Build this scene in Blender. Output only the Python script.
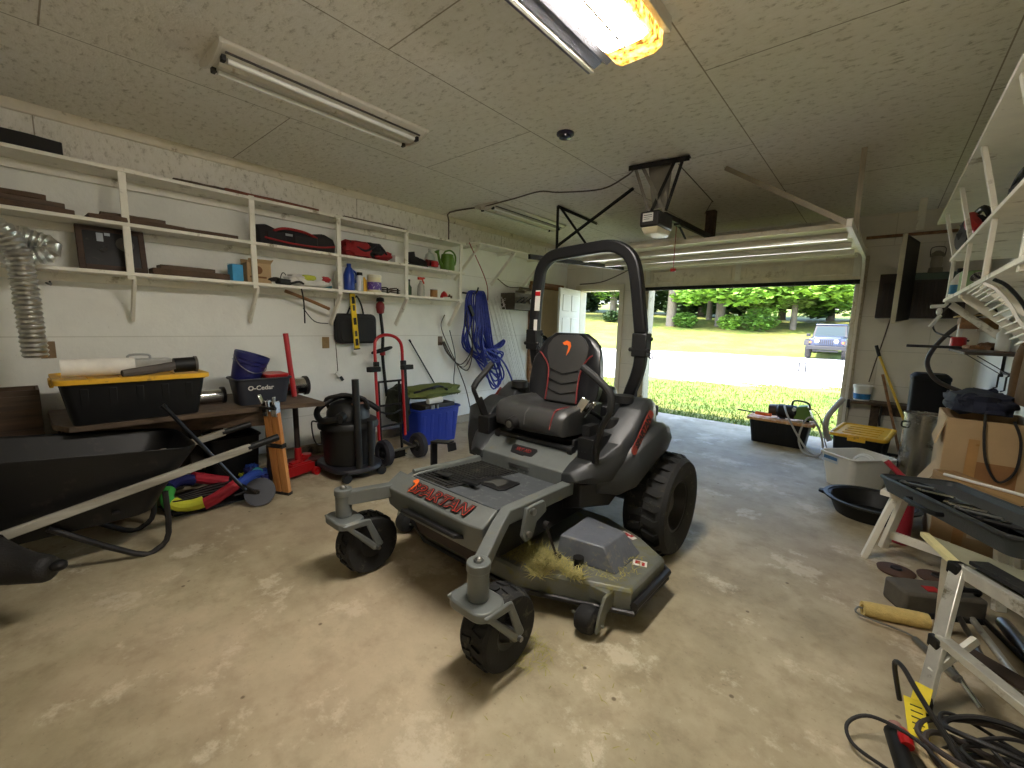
import bpy, bmesh, math, random
from mathutils import Vector, Matrix, Euler, noise as mnoise
random.seed(7)
PI = math.pi
SC = bpy.context.scene
COL = SC.collection
for o in list(bpy.data.objects):
    bpy.data.objects.remove(o)

# ---------------------------------------------------------------- camera
CAM_H = 1.4
def cam_basis(yaw, pit, rol):
    cy, sy = math.cos(yaw), math.sin(yaw)
    f = Vector((-sy*math.cos(pit), cy*math.cos(pit), -math.sin(pit)))
    r = Vector((cy, sy, 0)); u = r.cross(f)
    cr, sr = math.cos(rol), math.sin(rol)
    return cr*r+sr*u, -sr*r+cr*u, f
_r, _u, _f = cam_basis(math.radians(40.585), math.radians(7.983), math.radians(1.483))
cd = bpy.data.cameras.new('camera'); cam = bpy.data.objects.new('camera', cd); COL.objects.link(cam)
cam.matrix_world = Matrix(((_r.x,_u.x,-_f.x,0),(_r.y,_u.y,-_f.y,0),(_r.z,_u.z,-_f.z,CAM_H),(0,0,0,1)))
cd.sensor_fit = 'HORIZONTAL'; cd.sensor_width = 36; cd.lens = 425.43/1024*36
cd.clip_start = 0.03; cd.clip_end = 400
SC.camera = cam
# ---------------------------------------------------------------- light and exposure
SC.view_settings.view_transform = 'Standard'; SC.view_settings.look = 'None'
SC.view_settings.gamma = 1; SC.view_settings.use_curve_mapping = False
SC.view_settings.exposure = 1.05
SC.cycles.use_denoising = True
try: SC.cycles.denoiser = 'OPENIMAGEDENOISE'
except Exception: pass
SC.cycles.max_bounces = 8; SC.cycles.diffuse_bounces = 5; SC.cycles.glossy_bounces = 3
SC.cycles.transmission_bounces = 4; SC.cycles.sample_clamp_indirect = 6
W = bpy.data.worlds.new('sky'); SC.world = W; W.use_nodes = True
_wn = W.node_tree; _wn.nodes.clear()
_out = _wn.nodes.new('ShaderNodeOutputWorld'); _bg = _wn.nodes.new('ShaderNodeBackground')
_sky = _wn.nodes.new('ShaderNodeTexSky'); _sky.sky_type = 'NISHITA'; _sky.sun_disc = False
_sky.sun_elevation = math.radians(58); _sky.sun_rotation = math.radians(200); _sky.air_density = 1; _sky.dust_density = 2.5
_wn.links.new(_sky.outputs[0], _bg.inputs[0]); _bg.inputs[1].default_value = 0.8
_wn.links.new(_bg.outputs[0], _out.inputs[0])
SUN_E = 8.0
sd = bpy.data.lights.new('sun', 'SUN'); sd.energy = SUN_E; sd.angle = math.radians(1.5); sd.color = (1, .95, .85)
sun = bpy.data.objects.new('sun', sd); COL.objects.link(sun); sun.location = (-20, 5, 40)
sun.rotation_euler = Vector((.45, .25, -1)).to_track_quat('-Z', 'Y').to_euler()
LAMP_E = 40.0      # emission of the lit fluorescent diffuser

# ---------------------------------------------------------------- materials
def lin(c):
    return tuple(((v/255)/12.92 if v/255 <= .04045 else ((v/255+.055)/1.055)**2.4) for v in c)
MATS = {}
class NT:
    def __init__(s, name):
        s.m = bpy.data.materials.new(name); s.m.use_nodes = True; s.t = s.m.node_tree
        s.p = s.t.nodes['Principled BSDF']
    def n(s, typ, **kw):
        x = s.t.nodes.new(typ)
        for k, v in kw.items():
            if k.startswith('i_'): x.inputs[k[2:].replace('_', ' ')].default_value = v
            else: setattr(x, k, v)
        return x
    def l(s, a, b): s.t.links.new(a, b)
    def coord(s, kind='Object', sc=None):
        c = s.n('ShaderNodeTexCoord'); o = c.outputs[kind]
        if sc:
            m = s.n('ShaderNodeMapping'); m.inputs['Scale'].default_value = sc; s.l(o, m.inputs[0]); o = m.outputs[0]
        return o
    def noise(s, co, scale, detail=4, rough=.6):
        x = s.n('ShaderNodeTexNoise'); x.inputs['Scale'].default_value = scale
        x.inputs['Detail'].default_value = detail; x.inputs['Roughness'].default_value = rough
        s.l(co, x.inputs['Vector']); return x.outputs['Fac']
    def ramp(s, f, stops):
        r = s.n('ShaderNodeValToRGB'); e = r.color_ramp.elements
        while len(e) < len(stops): e.new(.5)
        for k, (p, c) in enumerate(stops):
            e[k].position = p; e[k].color = (*c, 1) if len(c) == 3 else c
        s.l(f, r.inputs[0]); return r.outputs[0]
    def mix(s, f, a, b, mode='MIX'):
        x = s.n('ShaderNodeMix', data_type='RGBA', blend_type=mode)
        for sock, v in ((x.inputs[0], f), (x.inputs[6], a), (x.inputs[7], b)):
            if hasattr(v, 'is_linked'): s.l(v, sock)
            elif isinstance(v, (int, float)): sock.default_value = v
            else: sock.default_value = (*v, 1) if len(v) == 3 else v
        return x.outputs[2]
    def bump(s, h, strength, dist=.01):
        b = s.n('ShaderNodeBump'); b.inputs['Strength'].default_value = strength; b.inputs['Distance'].default_value = dist
        s.l(h, b.inputs['Height']); s.l(b.outputs[0], s.p.inputs['Normal']); return b
def mat(name, rgb, rough=.5, metal=0, var=.12, scale=9, bump=0, bscale=60, dirt=None, spec=.5, stretch=None, emit=None, trans=0, coat=0):
    """procedural surface: base colour broken up by noise, optional dirt patches (rgb, amount, scale) and bump"""
    if name in MATS: return MATS[name]
    t = NT(name); c = lin(rgb); co = t.coord('Object', stretch)
    f = t.noise(co, scale)
    out = t.ramp(f, [(.3, tuple(v*(1-var) for v in c)), (.7, tuple(min(1, v*(1+var)) for v in c))])
    if dirt:
        d = t.ramp(t.noise(co, dirt[2], 6, .7), [(.62-dirt[1]*.35, (0,0,0)), (.72-dirt[1]*.2, (1,1,1))])
        out = t.mix(d, out, lin(dirt[0]))
    t.l(out, t.p.inputs['Base Color'])
    rr = t.n('ShaderNodeMapRange'); rr.inputs[3].default_value = max(.02, rough-.08); rr.inputs[4].default_value = min(1, rough+.08)
    t.l(f, rr.inputs[0]); t.l(rr.outputs[0], t.p.inputs['Roughness'])
    t.p.inputs['Metallic'].default_value = metal; t.p.inputs['Specular IOR Level'].default_value = spec
    if coat: t.p.inputs['Coat Weight'].default_value = coat
    if trans: t.p.inputs['Transmission Weight'].default_value = trans
    if bump: t.bump(t.noise(co, bscale, 5), bump)
    if emit: t.p.inputs['Emission Color'].default_value = (*lin(emit[0]), 1); t.p.inputs['Emission Strength'].default_value = emit[1]
    MATS[name] = t.m; return t.m
def woodmat(name, rgb, dark, rough=.65, axis=1, freq=14):
    if name in MATS: return MATS[name]
    t = NT(name); sc = [freq, freq, freq]; sc[axis] = freq*.08; co = t.coord('Object', sc)
    f = t.noise(co, 1.6, 6, .65)
    out = t.ramp(f, [(.3, lin(dark)), (.62, lin(rgb))]); t.l(out, t.p.inputs['Base Color'])
    t.p.inputs['Roughness'].default_value = rough; t.bump(f, .25); MATS[name] = t.m; return t.m

# ---------------------------------------------------------------- mesh building
class MB:
    def __init__(s): s.v = []; s.f = []; s.mi = []; s.cur = 0; s.M = None
    def add(s, vs, fs):
        b = len(s.v)
        for v in vs:
            v = Vector(v); s.v.append(s.M @ v if s.M else v)
        for f in fs: s.f.append([b+i for i in f]); s.mi.append(s.cur)
        return s
    def box(s, c, d, rot=(0,0,0), taper=1.0):
        R = Euler(rot).to_matrix(); c = Vector(c); x, y, z = d[0]/2, d[1]/2, d[2]/2; vs = []
        for zz in (-z, z):
            k = taper if zz > 0 else 1.0
            for (a, b) in ((-x,-y),(x,-y),(x,y),(-x,y)): vs.append(c+R@Vector((a*k, b*k, zz)))
        return s.add(vs, [(3,2,1,0),(4,5,6,7),(0,1,5,4),(1,2,6,5),(2,3,7,6),(3,0,4,7)])
    def bar(s, p0, p1, w, h, up=(0,0,1)):
        """rectangular bar from p0 to p1: width w sideways, height h along up"""
        p0, p1 = Vector(p0), Vector(p1); d = (p1-p0).normalized(); up = Vector(up)
        sd_ = d.cross(up)
        if sd_.length < 1e-4: sd_ = d.cross(Vector((1,0,0)))
        sd_.normalize(); u2 = sd_.cross(d)
        vs = [p+sd_*a*w/2+u2*b*h/2 for p in (p0, p1) for a, b in ((-1,-1),(1,-1),(1,1),(-1,1))]
        return s.add(vs, [(3,2,1,0),(4,5,6,7),(0,1,5,4),(1,2,6,5),(2,3,7,6),(3,0,4,7)])
    def loft(s, rings, cap=True, closed=False):
        n = len(rings[0]); vs = [p for r in rings for p in r]; fs = []
        m = len(rings)
        for k in range(m if closed else m-1):
            a, b = k*n, ((k+1) % m)*n
            for i in range(n): j = (i+1) % n; fs.append((a+i, a+j, b+j, b+i))
        if cap and not closed: fs.append(tuple(range(n-1,-1,-1))); fs.append(tuple(range((m-1)*n, m*n)))
        return s.add(vs, fs)
    def cyl(s, p0, p1, r0, r1=None, n=16, cap=True):
        r1 = r0 if r1 is None else r1; p0, p1 = Vector(p0), Vector(p1); d = (p1-p0).normalized()
        a = d.orthogonal().normalized(); b = d.cross(a)
        rings = [[p+(a*math.cos(2*PI*i/n)+b*math.sin(2*PI*i/n))*r for i in range(n)] for p, r in ((p0, r0), (p1, r1))]
        return s.loft(rings, cap)
    def tube(s, pts, r, n=8, smooth=0, closed=False, flat=None):
        """round tube (or flat=(w,h) rectangular tube) along a polyline, optionally Catmull-Rom smoothed"""
        P = [Vector(p) for p in pts]; R = list(r) if isinstance(r, (list, tuple)) else [r]*len(P)
        if smooth:
            Q = []; S = []; m = len(P)
            for k in range(m if closed else m-1):
                if closed: p = [P[(k+j-1) % m] for j in range(4)]
                else: p = [P[max(0,k-1)], P[k], P[k+1], P[min(m-1,k+2)]]
                for j in range(smooth):
                    t = j/smooth
                    Q.append(.5*((2*p[1])+(p[2]-p[0])*t+(2*p[0]-5*p[1]+4*p[2]-p[3])*t*t+(3*p[1]-p[0]-3*p[2]+p[3])*t**3))
                    S.append(R[k]*(1-t)+R[(k+1) % m]*t)
            if not closed: Q.append(P[-1]); S.append(R[-1])
            P, R = Q, S
        m = len(P); rings = []
        d0 = (P[1]-P[0]).normalized(); a = d0.orthogonal().normalized()
        if flat: 
            a = Vector(flat[2]) if len(flat) > 2 else Vector((0,0,1)); a = (a-d0*a.dot(d0)).normalized()
        for k in range(m):
            if closed: d = (P[(k+1) % m]-P[k-1])
            else: d = P[min(m-1,k+1)]-P[max(0,k-1)]
            if d.length < 1e-9: d = d0
            d = d.normalized(); a = a-d*a.dot(d)
            a = a.normalized() if a.length > 1e-6 else d.orthogonal().normalized()
            b = d.cross(a)
            if flat: rings.append([P[k]+a*(x*flat[1]/2)+b*(y*flat[0]/2) for x, y in ((-1,-1),(1,-1),(1,1),(-1,1))])
            else: rings.append([P[k]+(a*math.cos(2*PI*i/n)+b*math.sin(2*PI*i/n))*R[k] for i in range(n)])
        return s.loft(rings, True, closed)
    def lathe(s, prof, c=(0,0,0), axis=(0,0,1), n=24, cap=True):
        ax = Vector(axis).normalized(); a = ax.orthogonal().normalized(); b = ax.cross(a); c = Vector(c)
        rings = [[c+ax*z+(a*math.cos(2*PI*i/n)+b*math.sin(2*PI*i/n))*max(r, 1e-4) for i in range(n)] for r, z in prof]
        ring_shape = prof[0][0] > .001 and prof[-1][0] > .001
        return s.loft(rings, cap, ring_shape and cap)
    def prism(s, poly, h0, h1, frame='xy', o=(0,0,0)):
        """extrude a 2-D outline: frame names the two axes of the outline, the third one is the depth"""
        o = Vector(o); ax = {'xy': (0,1,2), 'xz': (0,2,1), 'yz': (1,2,0)}[frame]; rings = []
        for h in (h0, h1):
            ring = []
            for p in poly:
                v = [0,0,0]; v[ax[0]] = p[0]; v[ax[1]] = p[1]; v[ax[2]] = h; ring.append(o+Vector(v))
            rings.append(ring)
        return s.loft(rings)
    def ball(s, c, r, n=12, m=8, rot=(0,0,0)):
        if not isinstance(r, (list, tuple)): r = (r, r, r)
        R = Euler(rot).to_matrix(); c = Vector(c); rings = []
        for k in range(m+1):
            t = PI*k/m; rr = max(math.sin(t), 1e-3)
            rings.append([c+R@Vector((r[0]*rr*math.cos(2*PI*i/n), r[1]*rr*math.sin(2*PI*i/n), -r[2]*math.cos(t))) for i in range(n)])
        return s.loft(rings)
    def lump(s, c, r, amp=.15, freq=3, seed=0, n=20, m=12, rot=(0,0,0)):
        """soft irregular body (bags, cloth heaps)"""
        R = Euler(rot).to_matrix(); c = Vector(c); rings = []
        for k in range(m+1):
            t = PI*k/m; ring = []
            for i in range(n):
                a = 2*PI*i/n; q = Vector((max(math.sin(t),1e-3)*math.cos(a), max(math.sin(t),1e-3)*math.sin(a), -math.cos(t)))
                q2 = Vector([math.copysign(abs(x)**.7, x) for x in q])
                k2 = 1+amp*mnoise.noise(q*freq+Vector((seed*3.1, seed, 0)))
                ring.append(c+R@Vector((q2.x*r[0]*k2, q2.y*r[1]*k2, q2.z*r[2]*k2)))
            rings.append(ring)
        return s.loft(rings)
    def open_box(s, c, top, bot, h, t=.006, n=4, r=.03):
        """hollow tapered tub: rounded rectangles bot at z 0 and top at z h, walls t thick"""
        def rr(w, d, z, q):
            out = []; q = min(q, w*.45, d*.45)
            for cx, cy, a0 in ((w/2-q, d/2-q, 0), (-w/2+q, d/2-q, PI/2), (-w/2+q, -d/2+q, PI), (w/2-q, -d/2+q, 1.5*PI)):
                for k in range(n+1):
                    a = a0+PI/2*k/n; out.append(Vector(c)+Vector((cx+q*math.cos(a), cy+q*math.sin(a), z)))
            return out
        return s.loft([rr(bot[0]-2*t, bot[1]-2*t, t, r), rr(top[0]-2*t, top[1]-2*t, h, r), rr(top[0], top[1], h, r), rr(bot[0], bot[1], 0, r)][::-1])
def rrect(w, d, r, n=4, cx=0, cy=0):
    out = []
    for ax, ay, a0 in ((w/2-r, d/2-r, 0), (-w/2+r, d/2-r, PI/2), (-w/2+r, -d/2+r, PI), (w/2-r, -d/2+r, 1.5*PI)):
        for k in range(n+1):
            a = a0+PI/2*k/n; out.append((cx+ax+r*math.cos(a), cy+ay+r*math.sin(a)))
    return out
def part(name, mb, m, parent=None, label=None, bevel=0, loc=None, rot=None, sharp=35, kind=None, seg=2):
    me = bpy.data.meshes.new(name); me.from_pydata([tuple(v) for v in mb.v], [], mb.f)
    for x in (m if isinstance(m, (list, tuple)) else [m]): me.materials.append(x)
    bm = bmesh.new(); bm.from_mesh(me)
    for k, f in enumerate(bm.faces): f.material_index = mb.mi[k]
    bmesh.ops.recalc_face_normals(bm, faces=bm.faces); bm.to_mesh(me); bm.free()
    me.polygons.foreach_set('use_smooth', [True]*len(me.polygons)); me.set_sharp_from_angle(angle=math.radians(sharp)); me.update()
    o = bpy.data.objects.new(name, me); COL.objects.link(o)
    if parent: o.parent = parent
    if loc: o.location = loc
    if rot: o.rotation_euler = rot
    if label: o['label'] = label
    if kind: o['kind'] = kind
    if bevel:
        b = o.modifiers.new('edge', 'BEVEL'); b.width = bevel; b.segments = seg; b.limit_method = 'ANGLE'; b.angle_limit = math.radians(40)
    return o
def tag(o, label, cat, group=None, kind=None):
    o['label'] = label; o['category'] = cat
    if group: o['group'] = group
    if kind: o['kind'] = kind
    return o
def thing(name, label, cat, loc=(0,0,0), rz=0, group=None, rot=None):
    o = bpy.data.objects.new(name, None); COL.objects.link(o); o.location = loc
    o.rotation_euler = rot if rot else (0,0,rz); o.empty_display_size = .1
    return tag(o, label, cat, group)
def solo(name, mb, m, label, cat, loc=(0,0,0), rot=None, bevel=0, group=None, kind=None, sharp=35):
    return tag(part(name, mb, m, None, None, bevel, loc, rot, sharp), label, cat, group, kind)
def struct(name, mb, m, parent=None, bevel=0, loc=None):
    o = part(name, mb, m, parent, None, bevel, loc)
    if not parent: o['kind'] = 'structure'
    return o
def copy_tree(o, parent=None):
    c = o.copy(); COL.objects.link(c)
    if parent: c.parent = parent
    for ch in list(o.children): copy_tree(ch, c)
    return c
def text_mesh(txt, size, depth=.001, shear=0, align='CENTER', bold=0, spread=1):
    cu = bpy.data.curves.new('lettering', 'FONT'); cu.body = txt; cu.size = size; cu.extrude = depth; cu.shear = shear
    cu.align_x = align; cu.align_y = 'CENTER'; cu.offset = bold; cu.space_character = spread; cu.resolution_u = 3
    ob = bpy.data.objects.new('lettering', cu); COL.objects.link(ob)
    dg = bpy.context.evaluated_depsgraph_get(); me = bpy.data.meshes.new_from_object(ob.evaluated_get(dg))
    bpy.data.objects.remove(ob); return me
def lettering(name, txt, size, m, parent, M, shear=0, depth=.001, bold=0, label=None, spread=1):
    """raised lettering as a mesh part; M places the text plane (x along the line, z out of the surface)"""
    me = text_mesh(txt, size, depth, shear, bold=bold, spread=spread); me.transform(M); me.materials.clear(); me.materials.append(m)
    o = bpy.data.objects.new(name, me); COL.objects.link(o); o.parent = parent
    if label: o['label'] = label
    return o
def plane_frame(o, xdir, ndir):
    x = Vector(xdir).normalized(); z = Vector(ndir); z = (z-x*z.dot(x)).normalized(); y = z.cross(x)
    return Matrix(((x.x,y.x,z.x,o[0]),(x.y,y.y,z.y,o[1]),(x.z,y.z,z.z,o[2]),(0,0,0,1)))

# common surfaces
BLACK = mat('black_plastic', (14,14,15), .5, var=.2, spec=.35)
RUBBER = mat('black_rubber', (16,16,16), .8, var=.25, bump=.2, bscale=90, dirt=((70,64,54), .18, 14))
STEEL = mat('bare_steel', (150,150,148), .35, 1, var=.15)
CHROME = mat('chrome', (205,205,205), .15, 1)
DKSTEEL = mat('dark_steel', (48,46,46), .45, .6, var=.2)
WHITEPAINT = mat('white_paint', (228,223,210), .6, var=.06, bump=.12, bscale=30, dirt=((150,136,112), .1, 7))
WHITEPL = mat('white_plastic', (222,220,212), .4, var=.04)
RED = mat('red_enamel', (168,22,26), .38, var=.12)
WOODD = woodmat('dark_wood', (90,70,52), (48,36,26))
WOODM = woodmat('mid_wood', (150,108,68), (104,70,42))
WOODX = woodmat('orange_wood', (205,142,80), (168,104,52), axis=2)
CARD = mat('cardboard', (178,150,112), .85, var=.08, scale=5, bump=.08)
BLUE = mat('blue_plastic', (28,52,150), .4, var=.1)
YELLOW = mat('yellow_plastic', (222,170,34), .45, var=.1, dirt=((140,104,40), .12, 12))
GREEN = mat('green_plastic', (84,122,30), .4)
CORD = mat('black_cord', (26,24,24), .6)
OLIVE = mat('olive_canvas', (96,104,48), .85, bump=.3, bscale=40)
# ================================================================ the setting
XL, XR, YB, YF, ZC = -4.41, .78, 6.6, -1.5, 2.75
# concrete floor, running out a little past the door
t = NT('concrete'); co = t.coord('Object')
n1 = t.noise(co, .9, 7, .68); n2 = t.noise(co, 6, 6, .7); n3 = t.noise(co, 42, 4, .7)
base = t.ramp(n1, [(.28, lin((128,116,92))), (.46, lin((158,146,118))), (.64, lin((186,173,145)))])
stain = t.ramp(n2, [(.34, lin((150,132,104))), (.52, (1,1,1)), (.75, (1,1,1))])
c1 = t.mix(.32, base, stain, 'MULTIPLY')
spot = t.ramp(n3, [(.30, (.45,.4,.33)), (.38, (1,1,1))]); c2 = t.mix(.55, c1, spot, 'MULTIPLY')
pat = t.ramp(t.noise(co, 2.3, 8, .72), [(.56, (0,0,0)), (.62, (1,1,1))]); c3 = t.mix(pat, c2, t.mix(.5, c2, lin((214,204,180))))
pink = t.ramp(t.noise(co, .55, 3, .5), [(.5, (0,0,0)), (.7, (1,1,1))]); c3 = t.mix(pink, c3, t.mix(.35, c3, lin((206,180,156))))
vo = t.n('ShaderNodeTexVoronoi'); vo.inputs['Scale'].default_value = 5.5; t.l(co, vo.inputs['Vector'])
fleck = t.ramp(vo.outputs['Distance'], [(.035, (.25,.2,.15)), (.06, (1,1,1))]); c3 = t.mix(.8, c3, fleck, 'MULTIPLY')
t.l(c3, t.p.inputs['Base Color']); t.p.inputs['Roughness'].default_value = .62; t.bump(n3, .12)
FLOORM = t.m
struct('floor', MB().box(((XL+XR)/2, (YF+6.95)/2, -.06), (XR-XL+.4, 6.95-YF, .12)), FLOORM)
# ceiling: painted sheets with a trowelled skin and open seams
t = NT('ceiling_sheet'); co = t.coord('Object')
mp = t.n('ShaderNodeMapping'); mp.inputs['Rotation'].default_value = (0,0,PI/2); mp.inputs['Location'].default_value = (1.35, .86, 0); t.l(co, mp.inputs[0])
br = t.n('ShaderNodeTexBrick'); br.inputs['Scale'].default_value = 1; br.inputs['Brick Width'].default_value = 2.3; br.inputs['Row Height'].default_value = 1.17
br.inputs['Mortar Size'].default_value = .004; br.inputs['Mortar Smooth'].default_value = .2; br.inputs['Color1'].default_value = (1,1,1,1); br.inputs['Color2'].default_value = (.96,.96,.96,1); br.inputs['Mortar'].default_value = (.42,.38,.32,1)
t.l(mp.outputs[0], br.inputs[0])
na = t.noise(t.coord('Object', (1, 1.7, 1)), 16, 8, .75); nb = t.noise(co, 1.2, 3)
c = t.ramp(na, [(.34, lin((180,172,156))), (.46, lin((238,233,222))), (.7, lin((246,242,234)))])
c = t.mix(t.ramp(nb, [(.35,(0,0,0)),(.7,(1,1,1))]), c, t.mix(.25, c, lin((222,210,184))))
c = t.mix(1, c, br.outputs['Color'], 'MULTIPLY'); t.l(c, t.p.inputs['Base Color']); t.p.inputs['Roughness'].default_value = .75
t.bump(na, .55, .02); CEILM = t.m
struct('ceiling', MB().box(((XL+XR)/2, (YF+YB)/2, ZC+.08), (XR-XL+.5, YB-YF+.5, .16)), CEILM)
# painted block walls
def blockwall(name, rot, tint=(236,235,226)):
    t = NT(name); co = t.coord('Object'); mp = t.n('ShaderNodeMapping'); mp.inputs['Rotation'].default_value = rot; t.l(co, mp.inputs[0])
    b = t.n('ShaderNodeTexBrick'); b.inputs['Scale'].default_value = 1; b.inputs['Brick Width'].default_value = .82; b.inputs['Row Height'].default_value = .4
    b.inputs['Mortar Size'].default_value = .006; b.inputs['Mortar Smooth'].default_value = .6; b.inputs['Color1'].default_value = (1,1,1,1); b.inputs['Color2'].default_value = (.97,.97,.97,1); b.inputs['Mortar'].default_value = (.8,.79,.76,1)
    t.l(mp.outputs[0], b.inputs[0]); n1 = t.noise(co, 2.2, 6, .65); n2 = t.noise(co, 22, 5, .7)
    k = lin(tint); c = t.ramp(n1, [(.3, tuple(v*.9 for v in k)), (.6, k)])
    sp = t.ramp(n2, [(.25, lin((150,140,120))), (.34, (1,1,1))]); c = t.mix(.5, c, sp, 'MULTIPLY'); c = t.mix(1, c, b.outputs['Color'], 'MULTIPLY')
    t.l(c, t.p.inputs['Base Color']); t.p.inputs['Roughness'].default_value = .6; t.bump(n2, .3, .008); return t.m
WLM = blockwall('block_paint_side', (PI/2, 0, PI/2)); WBM = blockwall('block_paint_back', (PI/2, 0, 0), (228,221,206))
TH = .2
struct('wall_left', MB().box((XL-TH/2, (YF+YB)/2, ZC/2), (TH, YB-YF+2*TH, ZC+.06)), WLM)
struct('wall_right', MB().box((XR+TH/2, (YF+YB)/2, ZC/2), (TH, YB-YF+2*TH, ZC+.06)), WLM)
struct('wall_front', MB().box(((XL+XR)/2, YF-TH/2, ZC/2), (XR-XL+2*TH, TH, ZC)), WBM)
DX0, DX1, DZ = -2.86, -.28, 2.3          # garage opening
MX0, MX1, MZ = -4.13, -3.34, 2.03        # entry door opening
wb = MB(); yb = YB+TH/2
for x0, x1, z0, z1 in ((XL-TH, MX0, 0, ZC), (MX0, MX1, MZ, ZC), (MX1, DX0, 0, ZC), (DX0, DX1, DZ, ZC), (DX1, XR+TH, 0, ZC)):
    wb.box(((x0+x1)/2, yb, (z0+z1)/2), (x1-x0, TH, z1-z0))
struct('wall_back', wb, WBM)
# trim
TRIMM = mat('trim_paint', (222,212,192), .6, var=.08, dirt=((140,120,92), .12, 6), bump=.15, bscale=20)
struct('trim_1', MB().box((XL+.022, (YF+YB)/2, ZC-.03), (.04, YB-YF, .08)).box((XL+.008, (YF+YB)/2, ZC-.075), (.014, YB-YF, .02)), TRIMM, bevel=.008)
struct('trim_5', MB().box((XL+.012, (YF+YB)/2, 2.575), (.022, YB-YF-.01, .27)), CEILM)
f = MB()
for x in (MX0-.035, MX1+.035): f.box((x, YB-.012, MZ/2), (.07, .03, MZ))
f.box(((MX0+MX1)/2, YB-.012, MZ+.035), (MX1-MX0+.14, .03, .07))
for x in (MX0+.012, MX1-.012): f.box((x, YB+.1, MZ/2), (.024, .2, MZ))
f.box(((MX0+MX1)/2, YB+.1, MZ-.012), (MX1-MX0, .2, .024))
struct('trim_2', f, mat('entry_trim', (214,204,180), .55, var=.05), bevel=.004)
f = MB()
for x in (DX0-.03, DX1+.03): f.box((x, YB-.012, DZ/2), (.1, .03, DZ))
for x in (DX0+.012, DX1-.012): f.box((x, YB+.1, DZ/2), (.024, .2, DZ))
struct('trim_3', f, mat('jamb_paint', (190,178,152), .6, var=.12, dirt=((120,98,70), .2, 9)), bevel=.004)
# thin rail along the foot of the left wall
struct('baseboard_left', MB().box((XL+.02, 2.6, .05), (.04, 7.9, .1)), mat('base_paint', (150,140,120), .7, dirt=((80,70,56), .3, 6)))

# ---- entry door leaf swung in, six raised panels
LEAFM = mat('door_paint', (232,230,220), .4, var=.03)
def panel_door(name, w, h, m, loc, rz, label_):
    b = MB().box((w/2, 0, h/2), (w, .036, h))
    d = struct(name, b, m, bevel=.003, loc=loc); d.rotation_euler = (0,0,rz); d['label'] = label_
    pm = MB()
    for sy in (-1, 1):
        for cx in (w*.29, w*.71):
            for z0, z1 in ((.16, .78), (.9, 1.52), (1.63, 1.9)):
                pm.box((cx, sy*.019, (z0+z1)/2), (w*.32, .014, (z1-z0)), taper=1)
    part('raised_panel', pm, m, d, bevel=.006)
    kb = MB()
    for sy in (-1, 1): kb.cyl((w-.07, sy*.018, .95), (w-.07, sy*.05, .95), .012).ball((w-.07, sy*.065, .95), .028)
    part('door_knob', kb, mat('brass', (180,150,80), .3, 1), d)
    return d
panel_door('door_2', .77, 2.0, LEAFM, (MX0+.02, YB-.03, .012), math.radians(-83), 'white six panel entry door standing open into the room')
# a cream plank door at the back of the left wall
cd_ = MB().box((XL+.022, 5.98, 1.0), (.03, .72, 2.0))
d3 = struct('door_3', cd_, mat('cream_paint', (206,190,152), .5, var=.06), bevel=.003); d3['label'] = 'closed cream closet door at the far end of the left wall'
part('door_trim', MB().box((XL+.03, 5.56, 1.02), (.05, .10, 2.04)).box((XL+.03, 5.98, 2.05), (.05, .9, .1)), WOODM, d3, label='brown wooden door casing')
part('door_knob', MB().cyl((XL+.03, 6.26, .95), (XL+.08, 6.26, .95), .012).ball((XL+.09, 6.26, .95), .028), STEEL, d3)

# ---- sectional garage door: lowest panel hangs in the opening, the others lie back on the tracks
GDM = mat('garage_door_paint', (222,212,190), .5, var=.1, dirt=((170,150,118), .08, 4), bump=.1)
gd = MB().box(((DX0+DX1)/2, YB-.07, 2.165), (DX1-DX0+.1, .045, .32))
door1 = struct('door_1', gd, GDM, bevel=.004); door1['label'] = 'white sectional garage door rolled up under the ceiling'
pw = (DX1-DX0)/4
ep = MB()
for k in range(4):
    cx = DX0+pw*(k+.5)
    for dz in (-1, 1): ep.box((cx, YB-.094, 2.165+dz*.075), (pw*.72, .022, .022))
    for dx in (-1, 1): ep.box((cx+dx*pw*.36, YB-.094, 2.165), (.022, .022, .172))
part('panel_moulding', ep, GDM, door1, bevel=.003)
part('bottom_seal', MB().box(((DX0+DX1)/2, YB-.07, 2.0), (DX1-DX0+.1, .06, .05)), RUBBER, door1)
secs = [((6.50, 2.345), (5.97, 2.29)), ((5.95, 2.288), (5.43, 2.255)), ((5.41, 2.254), (4.88, 2.245)), ((4.86, 2.245), (4.34, 2.24))]
for k, ((y0, z0), (y1, z1)) in enumerate(secs):
    b = MB().bar(((DX0+DX1)/2, y0, z0), ((DX0+DX1)/2, y1, z1), DX1-DX0+.1, .04)
    s_ = part('door_section', b, GDM, door1, bevel=.003)
    st = MB()
    ny, nz = (z1-z0), -(y1-y0); L = math.hypot(ny, nz); ny, nz = ny/L, nz/L
    if nz > 0: ny, nz = -ny, -nz
    for q in (.5,):
        yy, zz = y0+(y1-y0)*q, z0+(z1-z0)*q
        st.box(((DX0+DX1)/2, yy+ny*.045, zz+nz*.045), (DX1-DX0-.04, .05, .05), rot=(math.atan2(z1-z0, y1-y0), 0, 0))
    part('strut', st, mat('strut_white', (224,220,206), .3, .3, var=.05), s_, bevel=.002)
hg = MB()
for x in (DX0+.02, (DX0+DX1)/2, DX1-.02):
    hg.box((x, YB-.1, 2.19), (.07, .02, .26)).cyl((x-.02, YB-.11, 2.33), (x+.02, YB-.11, 2.33), .012)
part('hinge', hg, WHITEPAINT, door1, bevel=.002)
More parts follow.
